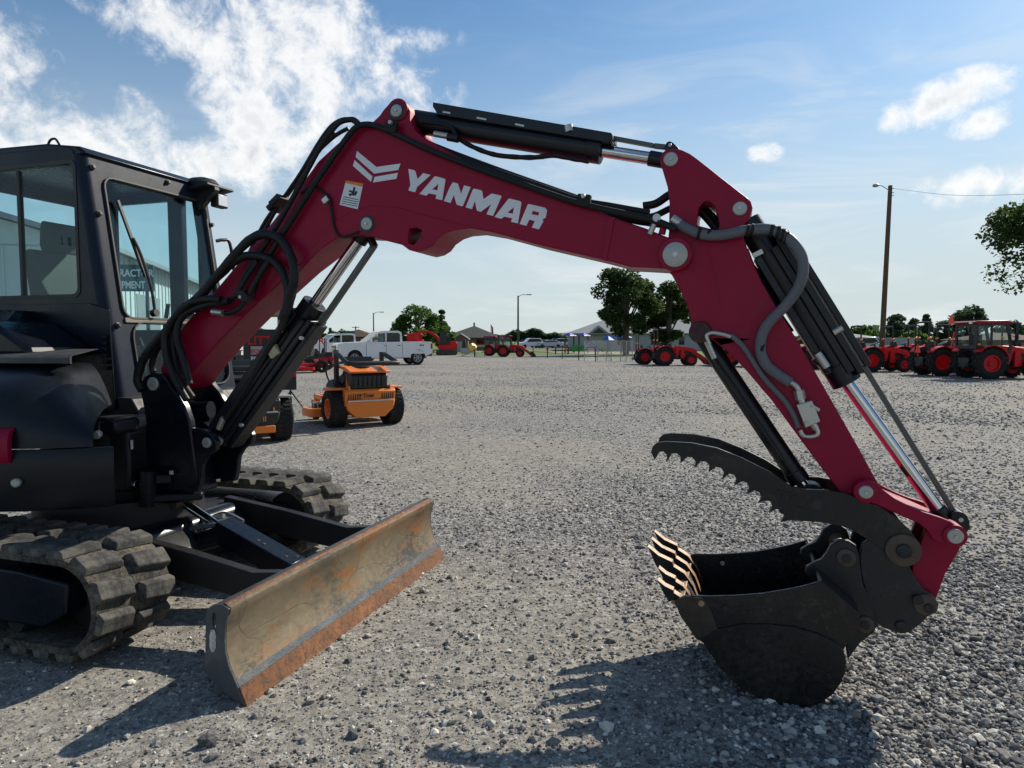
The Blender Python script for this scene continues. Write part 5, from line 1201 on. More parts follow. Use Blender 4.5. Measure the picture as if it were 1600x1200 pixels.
def tractor(loc, s, label, cab=False, loader=True, rops=True, rz=0.0, smv=True, group='red tractors parked in the yard'):
    t = empty('tractor', loc, rz); t.scale = (s, s, s); tag(t, label, 'tractor', group)
    T = lambda key, fn, name, mat, par=t, **kw: put(('tr', key), fn, name, mat, par, **kw)
    for y in (-.62, .62): wheel(.56, .34, .30, 18, 0, y, t, m_tred)
    for y in (-.56, .56): wheel(.36, .24, .20, 16, 1.62, y, t, m_tred, name='front_wheel')
    T('chassis', lambda: MB().box(-.35, 1.9, -.18, .18, .38, .72).cyl((0, -.5, .56), (0, .5, .56), .12).cyl((1.62, -.5, .36), (1.62, .5, .36), .06).box(-.55, -.3, -.3, .3, .40, .75), 'chassis', m_black, bevel=.01)
    for y in (-.4, .4): T(('lift', y), lambda y=y: MB().bar((-.3, y * .8, .5), (-.85, y, .38), .05, .06).bar((-.35, y * .6, .85), (-.7, y * .9, .45), .03, .03), 'lift_arm', m_black)
    hood = [(.62, .72), (.60, 1.12), (.70, 1.20), (1.5, 1.14), (1.95, 1.02), (2.05, .90), (2.06, .62), (1.9, .58)]
    T('hood', lambda: MB().prism(hood, -.25, .25), 'hood', m_tred, bevel=.04, seg=3)
    g = T('grille', lambda: MB().box(2.03, 2.075, -.2, .2, .62, .92), 'grille', m_black)
    T('side', lambda: MB().prism([(.9, .75), (1.75, .72), (1.8, .85), (1.0, .95)], -.257, .257), 'side_grille', m_black)
    for y in (-.62, .62):
        fpts = [(.60 * math.cos(R(a)), .56 + .63 * math.sin(R(a))) for a in range(20, 141, 12)]
        T(('fender', y), lambda y=y: MB().sweep(fpts, y - .19, y + .19, -.03), 'fender', m_tred); T(('fin', y), lambda y=y: MB().prism([(.5, .7), (.52, .95), (.35, 1.12), (.0, 1.19), (-.4, 1.1), (-.45, .8), (-.2, .75)], y - (.17 if y > 0 else -.13), y - (.13 if y > 0 else -.17)), 'fender_panel', m_black)
    T('deck', lambda: MB().box(.1, .75, -.6, .6, .58, .64), 'footplate', m_black)
    if cab:
        co = [(-.42, 1.1), (-.50, 1.95), (.62, 1.98), (.80, 1.2), (.72, .66), (.45, .66), (.3, .95), (-.1, 1.05)]
        w1 = [(-.38, 1.2), (-.44, 1.90), (.02, 1.92), (.02, 1.16)]; w2 = [(.09, 1.10), (.09, 1.92), (.56, 1.93), (.71, 1.22), (.64, .80), (.48, .80), (.36, 1.0)]
        for y in (-.60, .56): T(('cabs', y), lambda y=y: MB().prism([co, w1, w2], y, y + .04), 'cab_side', m_black)
        T('cabg', lambda: MB().prism(w1, -.585, -.58).prism(w2, -.585, -.58).prism(w1, .58, .585).prism(w2, .58, .585), 'cab_glass', m_glass, smooth=False)
        T('cabr', lambda: MB().prism([[(-.6, 1.1), (.6, 1.1), (.6, 1.98), (-.6, 1.98)], [(-.5, 1.22), (.5, 1.22), (.5, 1.88), (-.5, 1.88)]], -.5, -.46, ex=(0, 1, 0), en=(1, 0, 0)), 'rear_frame', m_black)
        T('cabf', lambda: MB().bar((.8, -.57, 1.2), (.63, -.57, 1.97), .05, .05).bar((.8, .57, 1.2), (.63, .57, 1.97), .05, .05), 'windscreen_post', m_black)
        rf = T('cabroof', lambda: MB().prism([(-.60, 1.98), (-.64, 2.04), (-.5, 2.09), (.6, 2.10), (.80, 2.03), (.78, 1.98)], -.66, .66), 'roof', m_red, bevel=.03)
        for y in (-.5, .5):
            T(('wl', y), lambda y=y: MB().box(-.68, -.62, y - .06, y + .06, 1.98, 2.05), 'work_light', m_headl, rf)
            T(('wa', y), lambda y=y: MB().box(-.46, -.40, y * 1.3 - .05, y * 1.3 + .05, 1.22, 1.28), 'amber_light', m_amber)
        T('exh', lambda: MB().bar((.85, -.70, 1.5), (.62, -.60, 1.6), .02, .02).box(.84, .87, -.80, -.64, 1.35, 1.62), 'mirror', m_black)
        T('seatc', lambda: MB().box(-.1, .3, -.25, .25, .9, 1.05).box(-.18, -.05, -.25, .25, 1.0, 1.6), 'seat', m_black)
    elif rops:
        T('rops', lambda: MB().tube([(-.42, -.48, .80), (-.44, -.48, 1.6), (-.44, -.48, 2.12), (-.44, -.40, 2.20), (-.44, .40, 2.20), (-.44, .48, 2.12), (-.44, .48, 1.6), (-.42, .48, .80)], .038, 8, 2), 'roll_bar', m_black, ang=60)
        for y in (-.48, .48): T(('am', y), lambda y=y: MB().lathe((-.44, y * 1.02 - .06, 1.55), (-1, 0, 0), [(-.03, .05), (.05, .06), (.07, .05)], 12).bar((-.44, y, 1.5), (-.44, y - .06, 1.55), .03, .03), 'amber_light', m_amber)
        T('seat', lambda: MB().box(-.12, .32, -.24, .24, .95, 1.06).prism([(-.12, 1.0), (-.2, 1.42), (-.12, 1.44), (0, 1.05)], -.24, .24), 'seat', m_black, bevel=.03)
        T('steer', lambda: MB().bar((.62, 0, 1.0), (.45, 0, 1.32), .05, .05).lathe((.42, 0, 1.33), (-.45, 0, .8), [(-.01, .17), (.01, .19), (.02, .17)], 20), 'steering_wheel', m_black)
    if smv: T(('smv', cab), lambda: MB().prism([(-.20, 0), (.20, 0), (.04, .34), (-.04, .34)], 0, .01, o=(-.60 if not cab else -.72, 0 if not cab else .5, .95 if not cab else 2.0), ex=(0, 1, 0), en=(1, 0, 0)).bar((-.59, 0 if not cab else .5, .8 if not cab else 1.7), (-.59 if not cab else -.7, 0 if not cab else .5, 1.1), .03, .03), 'slow_vehicle_triangle', m_smv)
    if loader:
        for y in (-.42, .42):
            T(('la', y), lambda y=y: MB().prism([(.70, 1.02), (.85, 1.20), (1.65, 1.02), (2.35, .62), (2.75, .22), (2.62, .16), (2.2, .50), (1.6, .86), (.95, 1.02), (.85, .55), (.72, .5)], y - .035, y + .035), 'loader_arm', m_tred, bevel=.01)
            T(('lp', y), lambda y=y: MB().prism([(1.0, .45), (1.02, 1.0), (1.18, 1.02), (1.3, .45)], y - .05, y + .05).bar((1.3, y, .62), (2.05, y, .72), .05, .05), 'loader_post', m_tred)
        T('lb', lambda: MB().sweep([(3.15, .04), (2.78, .05), (2.66, .16), (2.64, .46), (2.72, .52)], -.80, .80, -.02).prism([(3.15, .04), (2.78, .05), (2.66, .16), (2.64, .46), (2.72, .52), (2.9, .40)], -.82, -.80).prism([(3.15, .04), (2.78, .05), (2.66, .16), (2.64, .46), (2.72, .52), (2.9, .40)], .80, .82), 'loader_bucket', m_black)
    return t
def gloc(px, py): p = G(px, py); return (p.x, p.y, 0)
def tpx(px, Y): p = W(px, 531, Y); return (p.x, Y, 0)
# right-hand row (x grows to the right: they all stand side by side nose to the right)
tractor(gloc(1527, 591), 1.03, 'red cab tractor with crimson roof at the right end of the row', cab=True)
tractor(gloc(1455, 586.5), .98, 'open tractor with black roll bar standing just left of the cab tractor')
tractor(gloc(1350, 580.5), .94, 'open tractor with red loader left of the tall wooden pole')
tractor(tpx(1440, 37), 1.0, 'open tractor with roll bar one row behind, left of the cab tractor', loader=False)
tractor(tpx(1487, 33.5), .98, 'open tractor with bright reflector close behind the cab tractor', loader=False, smv=False)
tractor(tpx(1592, 32), 1.0, 'open tractor whose roll bar shows beyond the red cab roof', loader=True)
tractor(tpx(1228, 36), .95, 'tractor with loader half hidden by the excavator arm cylinder')
tractor(tpx(1178, 37.5), .94, 'tractor almost hidden behind the red arm of the excavator')
tractor(tpx(1268, 34.5), .96, 'tractor with loader between the arm cylinder and the leftmost roll bar')
tractor(tpx(1400, 34.5), .95, 'open tractor between the wooden pole and the paired roll bars', smv=True)
tractor(tpx(1137, 38.5), .92, 'tractor with loader seen between the thumb cylinder and the arm')
tractor(gloc(1035, 571), .92, 'open tractor with loader standing under the two dark oak trees')
tractor(tpx(1005, 41), .80, 'small open tractor leftmost of those under the oak trees', loader=False)
tractor(gloc(787, 557.5), .88, 'red cab tractor with front loader standing alone by the fence', cab=True, rz=R(-6), smv=False)
tractor(tpx(765, 63), .85, 'red cab tractor hidden behind the lone one by the fence', cab=True, loader=False, rz=R(-6), smv=False)

# ---- pickups ----
def pickup(loc, rz, label, s=1.0):
    t = empty('pickup_truck', loc, rz); t.scale = (s, s, s); tag(t, label, 'pickup truck', 'white pickup trucks in the yard')
    T = lambda key, fn, name, mat, par=t, **kw: put(('pk', key), fn, name, mat, par, **kw)
    # side outline, nose at +x. wheel arches cut out
    def arch(cx, r=.46): return [(cx + r * math.cos(R(a)), .40 + r * math.sin(R(a))) for a in range(-5, 186, 19)]
    lo = [(2.72, .52), (2.80, .62), (2.80, 1.05), (2.72, 1.16), (2.55, 1.20), (1.25, 1.27), (-.95, 1.28), (-2.75, 1.28), (-2.80, 1.20), (-2.80, .70), (-2.70, .60)]
    poly = lo + [(-2.38, .50)] + arch(-1.92)[::-1] + [(-1.44, .42), (1.35, .42)] + arch(1.80)[::-1] + [(2.28, .48)]
    T('body', lambda: MB().prism(poly, -.98, -.90).prism(poly, .90, .98).prism([(2.74, .50), (2.80, .62), (2.80, 1.05), (2.70, 1.17), (2.55, 1.215), (1.25, 1.28), (1.25, 1.0), (2.4, .9), (2.5, .5)], -.92, .92).box(-.95, 1.3, -.92, .92, .45, 1.0).box(-2.8, -.95, -.92, .92, .62, .80).box(-2.80, -2.72, -.92, .92, .62, 1.22), 'body', m_white, bevel=.025, seg=2)
    cb = [(1.25, 1.20), (.45, 1.78), (.25, 1.86), (-.75, 1.88), (-.95, 1.80), (-1.0, 1.22)]
    wf = [(1.05, 1.24), (.42, 1.72), (.02, 1.76), (.02, 1.22)]; wr = [(-.06, 1.22), (-.06, 1.76), (-.72, 1.77), (-.86, 1.70), (-.86, 1.24)]
    T('cab', lambda: MB().prism([cb, wf, wr], -.88, -.82).prism([cb, wf, wr], .82, .88).prism([(.45, 1.79), (.25, 1.86), (-.75, 1.88), (-.95, 1.80), (-.93, 1.74), (-.75, 1.82), (.25, 1.80), (.42, 1.73)], -.86, .86), 'cab', m_white, bevel=.015)
    T('glassF', lambda: MB().prism(wf, -.85, -.845).prism(wf, .845, .85), 'window', m_glass, smooth=False); T('wsc', lambda: MB().prism([(1.22, 1.21), (.47, 1.77), (.45, 1.74), (1.18, 1.20)], -.80, .80), 'windscreen', m_glass_dark, smooth=False); T('rws', lambda: MB().prism([(-.97, 1.25), (-.92, 1.78), (-.94, 1.78), (-.99, 1.25)], -.75, .75), 'back_window', m_glass_dark, smooth=False)
    T('glassR', lambda: MB().prism(wr, -.85, -.845), 'rear_window', m_glass_dark, smooth=False); T('glassR2', lambda: MB().prism(wr, .845, .85), 'rear_window', m_glass_dark, smooth=False)
    T('int', lambda: MB().box(-.1, .4, -.7, .7, .9, 1.1).box(-.2, 0, -.65, -.15, 1.0, 1.6).box(-.2, 0, .15, .65, 1.0, 1.6).box(-.9, -.7, -.7, .7, 1.0, 1.55), 'seat', m_dgrey)
    T('grille', lambda: MB().box(2.78, 2.83, -.62, .62, .68, 1.08), 'grille', m_dgrey, bevel=.01)
    T('grbar', lambda: MB().box(2.82, 2.85, -.60, .60, .80, .84).box(2.82, 2.85, -.60, .60, .90, .93), 'grille_bar', m_zinc)
    T('bump', lambda: MB().box(2.70, 2.92, -.96, .96, .42, .62), 'front_bumper', m_zinc, bevel=.03); T('bump2', lambda: MB().box(2.78, 2.93, -.6, .6, .46, .54), 'bumper_grille', m_black)
    T('bumpr', lambda: MB().box(-2.95, -2.78, -.94, .94, .46, .64), 'rear_bumper', m_zinc, bevel=.02)
    for y in (-.78, .78):
        T(('hl', y), lambda y=y: MB().prism([(2.80, .78), (2.79, .98), (2.5, 1.0), (2.55, .80)], y - .205, y + .205), 'headlight', m_headl, bevel=.01)
        T(('tl', y), lambda y=y: MB().box(-2.815, -2.70, y * 1.15 - .09, y * 1.15 + .09, .88, 1.18), 'tail_light', m_tred)
        T(('mir', y), lambda y=y: MB().box(.85, .98, y * 1.32 - .11, y * 1.32 + .11, 1.22, 1.42), 'mirror', m_white if y > 0 else m_white, bevel=.02)
        T(('hd', y), lambda y=y: MB().box(.05, .22, y * 1.26 - .01, y * 1.26 + .01, 1.06, 1.10).box(-.85, -.68, y * 1.26 - .01, y * 1.26 + .01, 1.06, 1.10), 'door_handle', m_black)
        T(('dl', y), lambda y=y: MB().box(.0, -.02, y * 1.257 - .001, y * 1.257 + .001, .5, 1.2).box(-.96, -.98, y * 1.257 - .001, y * 1.257 + .001, .5, 1.2).box(1.14, 1.16, y * 1.257 - .001, y * 1.257 + .001, .5, 1.2), 'door_seam', m_black)
        T(('ar', y), lambda y=y: MB().sweep([(1.80 + .46 * math.cos(R(a)), .40 + .46 * math.sin(R(a))) for a in range(0, 181, 15)], y - .13, y + .13, .012).sweep([(-1.92 + .46 * math.cos(R(a)), .40 + .46 * math.sin(R(a))) for a in range(0, 181, 15)], y - .13, y + .13, .012), 'wheel_arch', m_black)
        for x in (1.80, -1.92):
            e = put('pkty', lambda: tyre_mb(.40, .27, .24, 24, 'road'), 'wheel', m_tyre, t, (x, y, .40), ang=40)
            def rimx():
                b = MB().lathe((0, -.115, 0), (0, 1, 0), [(0, .25), (.0, .215), (.03, .215), (.03, .25)], 28, closed=True).cyl((0, -.125, 0), (0, -.05, 0), .05).lathe((0, .115, 0), (0, -1, 0), [(0, .25), (.0, .215), (.03, .215), (.03, .25)], 28, closed=True).cyl((0, .125, 0), (0, .05, 0), .05)
                for k in range(6):
                    a = k * math.pi / 3
                    for yy in (-.112, .112): b.bar((0, yy, 0), (.22 * math.cos(a), yy, .22 * math.sin(a)), .03, .06)
                return b
            put('pkrim', rimx, 'rim', m_lgrey, e); put('pkdisc', lambda: MB().cyl((0, -.095, 0), (0, .095, 0), .21, n=24), 'spoke_gap_shade', m_black, e)  # black disc behind the spokes paints the shade in the rim gaps
    T('under', lambda: MB().box(-2.6, 2.5, -.45, .45, .36, .50).cyl((-1.92, -.7, .4), (-1.92, .7, .4), .07), 'chassis', m_black)
    return t
pk = pickup((-7.55, 40.2, 0), R(180 + 25), 'white crew cab pickup with dark windows parked nose to the left beyond the orange mower', 0.98)
pk.scale.z = 1.05
MBd = MB().prism([(1.12, .52), (1.12, 1.2), (.02, 1.2), (.02, .52)], 0, .05)
dr = MBd.build('open_door', m_white, pk, .01); dr.location = (0, .93, 0); dr['label'] = 'driver door standing slightly open'
dr.location = (.10, .985, 0); dr.rotation_euler = (0, 0, R(-6))
for s_, z_ in (('4X4', 1.05),): 
    tx = None
pickup((-11.6, 46.0, 0), R(180 + 30), 'white pickup half hidden behind the nose of the nearer pickup', 1.0)

def mtext(name, s, size, loc, mat, parent, rot, ext=.002, off=0.0, align='LEFT'):
    o = text(name, s, size, loc, mat, parent, rot, ext, off, 0, align); return o
mtext('badge', '4X4', .16, (-2.0, .992, 1.03), m_dgrey, pk, (R(90), 0, R(180)), .003, .004)

# ---- person in the driver's seat ----
def person_seated(loc, rz, parent=None):
    sk = m_skin = mat_plain('skin', (.45, .27, .19), .6); sh = mat_plain('pale_blue_shirt', (.40, .50, .60), .8); hr = mat_plain('white_cap_cloth', (.68, .68, .66), .8)
    p = empty('person', loc, rz); tag(p, 'person in a pale blue shirt and white cap sitting in the white pickup', 'person')
    me = bpy.data.meshes.new('body'); V = [(0, 0, .12), (0, 0, .38), (0, 0, .58), (0, 0, .68), (.01, 0, .78), (.02, 0, .90), (0, .19, .56), (.12, .24, .34), (.32, .17, .36), (0, -.19, .56), (.12, -.24, .34), (.32, -.17, .36), (.38, .10, .10), (.38, -.10, .10), (.45, .10, -.28), (.45, -.10, -.28)]
    E_ = [(0, 1), (1, 2), (2, 3), (3, 4), (4, 5), (2, 6), (6, 7), (7, 8), (2, 9), (9, 10), (10, 11), (0, 12), (0, 13), (12, 14), (13, 15)]
    rad = [.15, .14, .14, .06, .09, .085, .075, .05, .035, .075, .05, .035, .09, .09, .05, .05]
    me.from_pydata(V, E_, []); me.materials.append(sh); o = link('body', me, None, p); o.modifiers.new('skin', 'SKIN')
    for i, v in enumerate(me.skin_vertices[0].data if me.skin_vertices else []): v.radius = (rad[i], rad[i])
    if not me.skin_vertices:
        bm = bmesh.new(); bm.from_mesh(me); bm.verts.layers.skin.verify(); bm.to_mesh(me); bm.free()
        for i, v in enumerate(me.skin_vertices[0].data): v.radius = (rad[i], rad[i])
    me.skin_vertices[0].data[0].use_root = True
    o.modifiers.new('sub', 'SUBSURF').render_levels = 1
    MB().lathe((.02, 0, .72), (0, 0, 1), [(0, .05), (.03, .075), (.09, .085), (.16, .088), (.21, .07), (.235, .02)], 16).build('head', sk, p, ang=80)
    MB().lathe((.015, 0, .84), (0, 0, 1), [(0, .094), (.05, .094), (.10, .06), (.115, .01)], 16).box(.08, .19, -.07, .07, .845, .86).build('cap', hr, p, ang=60)
    return p
from mathutils import Vector as _V
pm = pk.matrix_basis.copy()
pl = Matrix.LocRotScale(pk.location, pk.rotation_euler, pk.scale) @ Vector((.10, .42, .98))
person_seated((pl.x, pl.y, pl.z - .1), R(205))

# ---- zero-turn mowers ----
m_gblk = mat_plain('engine_black', (.02, .02, .022), .4)
def mower(loc, rz, label, style='tiger'):
    t = empty('zero_turn_mower', loc, rz); tag(t, label, 'lawn mower')
    # local: x forward, y left; rear axle at x=0
    for y in (-.50, .50):
        e = put('mwty', lambda: tyre_mb(.315, .28, .16, 30, 'turf'), 'wheel', m_tyre, t, (0, y, .315), ang=40)
        put('mwrim', lambda: MB().lathe((0, -.12, 0), (0, 1, 0), [(0, .165), (0, .150), (.07, .13), (.09, .05), (.07, .001)], 24, cap=False).lathe((0, .12, 0), (0, -1, 0), [(0, .165), (0, .150), (.07, .13), (.09, .05), (.07, .001)], 24, cap=False), 'rim', m_orange, e)
        for k in range(5):
            a = k * 1.2566; put('mwnut', lambda: MB().cyl((0, -.01, 0), (0, .01, 0), .012, n=6), 'wheel_nut', m_zinc, e, (.09 * math.cos(a), (1 if y > 0 else -1) * .085, .09 * math.sin(a)))
    bd = m_orange if style == 'tiger' else m_gblk
    rg = MB().prism([(-.30, .30), (-.35, .60), (-.31, .64), (-.22, .64), (-.22, .30)], -.44, .44).build('rear_engine_guard', bd, t, .012)
    for k in range(21):
        if style == 'tiger':
            y = -.40 + k * .0385
            if abs(y) > .15 or True: MB().box(-.345, -.336, y, y + .016, (.47 if abs(y) > .17 else .575), .595).build('vent_slot', m_black, rg)
    MB().prism([(-.44, .44), (.44, .44), (.40, .30), (.26, .17), (-.26, .17), (-.40, .30)], -.34, -.20, ex=(0, 1, 0), en=(1, 0, 0)).build('rear_bumper_plate', m_orange if style == 'tiger' else m_black, t, .015)
    MB().box(-.362, -.345, -.40, .40, .435, .46).build('guard_strip', m_zinc, t, .002)
    if style != 'tiger': MB().box(-.38, -.35, -.36, .36, .16, .26).build('lower_bumper_plate', m_orange, t, .008)
    for y in (-1, 1):
        MB().prism([(-.32, .70), (-.34, .45), (-.18, .30), (.10, .35), (.10, .60), (-.1, .66)], y * .355 - .012, y * .355 + .012).build('frame_side', m_orange, t, .004)
        MB().prism([(-.22, .66), (.15, .66), (.22, .62), (.22, .60), (-.22, .63)], y * .49 - .14, y * .49 + .14).build('fender', m_orange if style == 'tiger' else m_lgrey, t, .008)
    en = MB().prism([(-.30, .64), (-.32, .86), (-.22, .93), (.12, .93), (.16, .64)], -.32, .32).build('engine', m_gblk, t, .03, seg=3)
    for k in range(7): MB().box(-.335, -.31, -.24 + k * .08, -.20 + k * .08, .68, .85).build('engine_fin', m_black, en)
    MB().lathe((-.05, .05, .96), (0, 0, 1), [(0, .15), (.05, .15), (.07, .10)], 20).build('air_filter', m_black, en)
    MB().cyl((.02, .27, .80), (.02, .36, .80), .08, n=16).build('oil_filter', m_dgrey, en); MB().cyl((-.2, -.28, .62), (.05, -.28, .62), .06, n=14).build('muffler', m_dgrey, en)
    MB().prism([(-.34, .90), (-.36, .93), (-.1, 1.0), (.18, 1.02), (.2, .98), (.0, .95)], -.36, .36).build('engine_hood', m_orange if style == 'tiger' else m_black, t, .012)
    MB().bar((.05, .30, .98), (-.12, .31, .66), .03, .09).build('hood_bracket', m_orange, t, .006)
    # folded roll bar: U shaped black tube
    MB().tube([(.16, .40, .66), (.16, .40, 1.16), (.06, .42, 1.22), (-.42, .43, 1.08), (-.50, .40, 1.07), (-.52, .2, 1.07), (-.52, -.2, 1.07), (-.50, -.40, 1.07), (-.42, -.43, 1.08), (.0, -.42, 1.19), (.06, -.42, 1.20)], .04, 8, 3).build('folded_roll_bar', m_black, t, ang=60)
    MB().box(.12, .20, -.44, -.38, .60, 1.24).build('roll_bar_post', m_black, t, .006); MB().box(.12, .20, .37, .44, .60, 1.28).build('roll_bar_post', m_black, t, .006)
    # seat, fuel tanks, levers
    MB().prism(rnd([(.22, .72), (.62, .70), (.66, .80), (.30, .86), (.24, 1.15), (.14, 1.17), (.14, .74)]), -.23, .23).build('seat', m_gblk if style == 'tiger' else m_seat, t, .03)
    for y in (-.36, .36):
        MB().prism(rnd([(.12, .52), (.14, .80), (.55, .74), (.60, .52)]), y - .10, y + .10).build('fuel_tank', m_black, t, .03)
        MB().tube([(.66, y * .8, .62), (.70, y * 1.05, .80), (.66, y * 1.1, .98), (.55, y * .6, 1.04), (.50, y * .3, 1.05)], .016, 8, 3).build('steering_lever', m_black, t)
    MB().box(.62, 1.0, -.22, .22, .40, .44).build('foot_plate', m_orange, t, .006)
    MB().prism([(1.02, .44), (1.12, .62), (1.14, .62), (1.06, .44)], -.16, .16).build('foot_rest', m_orange, t, .004)
    MB().box(.10, .95, -.34, .34, .34, .42).build('frame', m_orange, t, .008)
    MB().box(.9, 1.32, -.42, -.36, .38, .46).box(.9, 1.32, .36, .42, .38, .46).box(1.28, 1.36, -.42, .42, .36, .46).build('front_frame', m_orange, t, .006)
    dk = rrect(.42, 1.12, -.76, .76, .2)
    MB().prism(dk, .13, .27, ex=(1, 0, 0), ey=(0, 1, 0), en=(0, 0, 1)).build('mowing_deck', m_orange, t, .02)
    for y in (-.45, .05, .5): MB().lathe((.77, y, .27), (0, 0, 1), [(0, .13), (.07, .13), (.09, .06)], 18).build('belt_cover', m_black, t)
    MB().tube([(.5, .62, .28), (.5, .62, .38), (.72, .62, .40), (.72, .62, .28)], .012, 6, 1).build('deck_handle', m_zinc, t)
    for y in (-.39, .39):
        e = MB().lathe((1.34, y - .05, .13), (0, 1, 0), [(0, .07), (.01, .13), (.09, .13), (.10, .07)], 20).build('caster_wheel', m_tyre, t)
        MB().box(1.32, 1.36, y - .07, y - .06, .13, .36).box(1.32, 1.36, y + .06, y + .07, .13, .36).box(1.30, 1.38, y - .07, y + .07, .33, .36).build('caster_fork', m_orange, e)
    return t
mw = mower((-2.53, 11.72, 0), math.atan2(.83, -.55), 'orange zero-turn mower with its black roll bar folded down behind the engine')
text('lettering', 'Tiger', .095, (-.352, .14, .50), m_black, mw, (R(90), 0, R(-90)), .001, .002)
text('lettering', 'SUPER', .034, (-.352, .245, .53), m_black, mw, (R(90), 0, R(-90)), .001, .001)
mw2 = mower((-3.80, 9.74, 0), math.atan2(.86, -.50), 'black and orange zero-turn mower half hidden behind the boom cylinder', 'cheetah')
text('lettering', 'CHEETAH II', .105, (-.352, .30, .32), m_orange, mw2, (R(90), 0, R(-90)), .001, .002)
def redmower(loc, rz, label, s=1.0):
    t = empty('red_mower', loc, rz); t.scale = (s, s, s); tag(t, label, 'lawn mower', 'red mowers in front of the white trucks')
    T = lambda key, fn, name, mat, par=t, **kw: put(('rm', key), fn, name, mat, par, **kw)
    for y in (-.45, .45):
        put('rmty', lambda: tyre_mb(.28, .22, .14, 24, 'turf'), 'wheel', m_tyre, t, (0, y, .28))
        put('rmcs', lambda: MB().lathe((0, -.05, 0), (0, 1, 0), [(0, .08), (.02, .13), (.08, .13), (.1, .08)], 16), 'caster_wheel', m_tyre, t, (1.25, y * .85, .13))
    T('deck', lambda: MB().prism(rrect(.35, 1.05, -.7, .7, .18), .13, .26, ey=(0, 1, 0), en=(0, 0, 1)), 'mowing_deck', m_tred, bevel=.02)
    T('fr', lambda: MB().box(-.2, 1.25, -.32, .32, .32, .42).prism([(-.28, .3), (-.32, .62), (.1, .66), (.1, .3)], -.33, .33), 'frame', m_tred, bevel=.02)
    T('en', lambda: MB().box(-.25, .1, -.22, .22, .62, .86), 'engine', m_black, bevel=.04)
    T('seat', lambda: MB().prism([(.2, .6), (.6, .6), (.62, .7), (.3, .74), (.2, 1.06), (.1, 1.04)], -.22, .22), 'seat', m_black, bevel=.03)
    T('rb', lambda: MB().tube([(.1, -.4, .5), (.08, -.4, 1.4), (.08, -.34, 1.5), (.08, .34, 1.5), (.08, .4, 1.4), (.1, .4, .5)], .025, 6, 2), 'roll_bar', m_black)
    T('lv', lambda: MB().tube([(.62, -.3, .6), (.66, -.36, .95), (.5, -.1, 1.0)], .016, 6, 2).tube([(.62, .3, .6), (.66, .36, .95), (.5, .1, 1.0)], .016, 6, 2), 'steering_lever', m_black)
    return t
for i, (px, Y, rz, lab) in enumerate(((484, 33, 200, 'red mower farthest left in front of the white trucks'), (497, 31, 215, 'red mower second from the left in front of the white trucks'), (511, 33.5, 190, 'red mower nearest the pickup bumper'),
    (398, 30, 200, 'red mower seen beneath the crimson boom'), (376, 27, 170, 'red mower glimpsed behind the red lettered sign'))):
    redmower(tpx(px, Y), R(rz), lab)

# ---- lettered sign on its stand ----
sg = empty('yard_sign', (-4.86, 13.9, 0), R(12)); tag(sg, 'black yard sign with red and white lettering on a tripod stand', 'sign')
sb = MB().box(-.50, .50, -.02, .02, .44, 1.66).build('sign_board', m_black, sg, .006)
MB().box(.44, .497, -.026, -.0215, .70, 1.10).build('red_panel', m_tred, sb); 
MB().box(-.36, .12, -.026, -.0215, 1.16, 1.32).build('white_panel', m_lgrey, sb)
text('lettering', 'LITTLE', .24, (-.42, -.024, 1.36), m_tred, sb, (R(90), 0, 0), .002, .004)
text('lettering', 'TRACTOR', .20, (.14, -.024, 1.36), m_tred, sb, (R(90), 0, 0), .002, .004)
text('lettering', 'EQUIPMENT', .115, (-.36, -.028, 1.185), m_tred, sb, (R(90), 0, 0), .002, .003)
text('lettering', 'EQUIPMENT', .11, (-.36, -.024, 1.04), m_decal, sb, (R(90), 0, 0), .002, .003)
MB().bar((.38, 0, 0.02), (.38, 0, .5), .03, .03).build('stand_post', m_black, sg)
for dx, dy in ((.28, .05), (-.22, .12), (.05, -.25)): MB().bar((.38, 0, .42), (.38 + dx, dy, .0), .025, .025).build('stand_leg', m_black, sg)

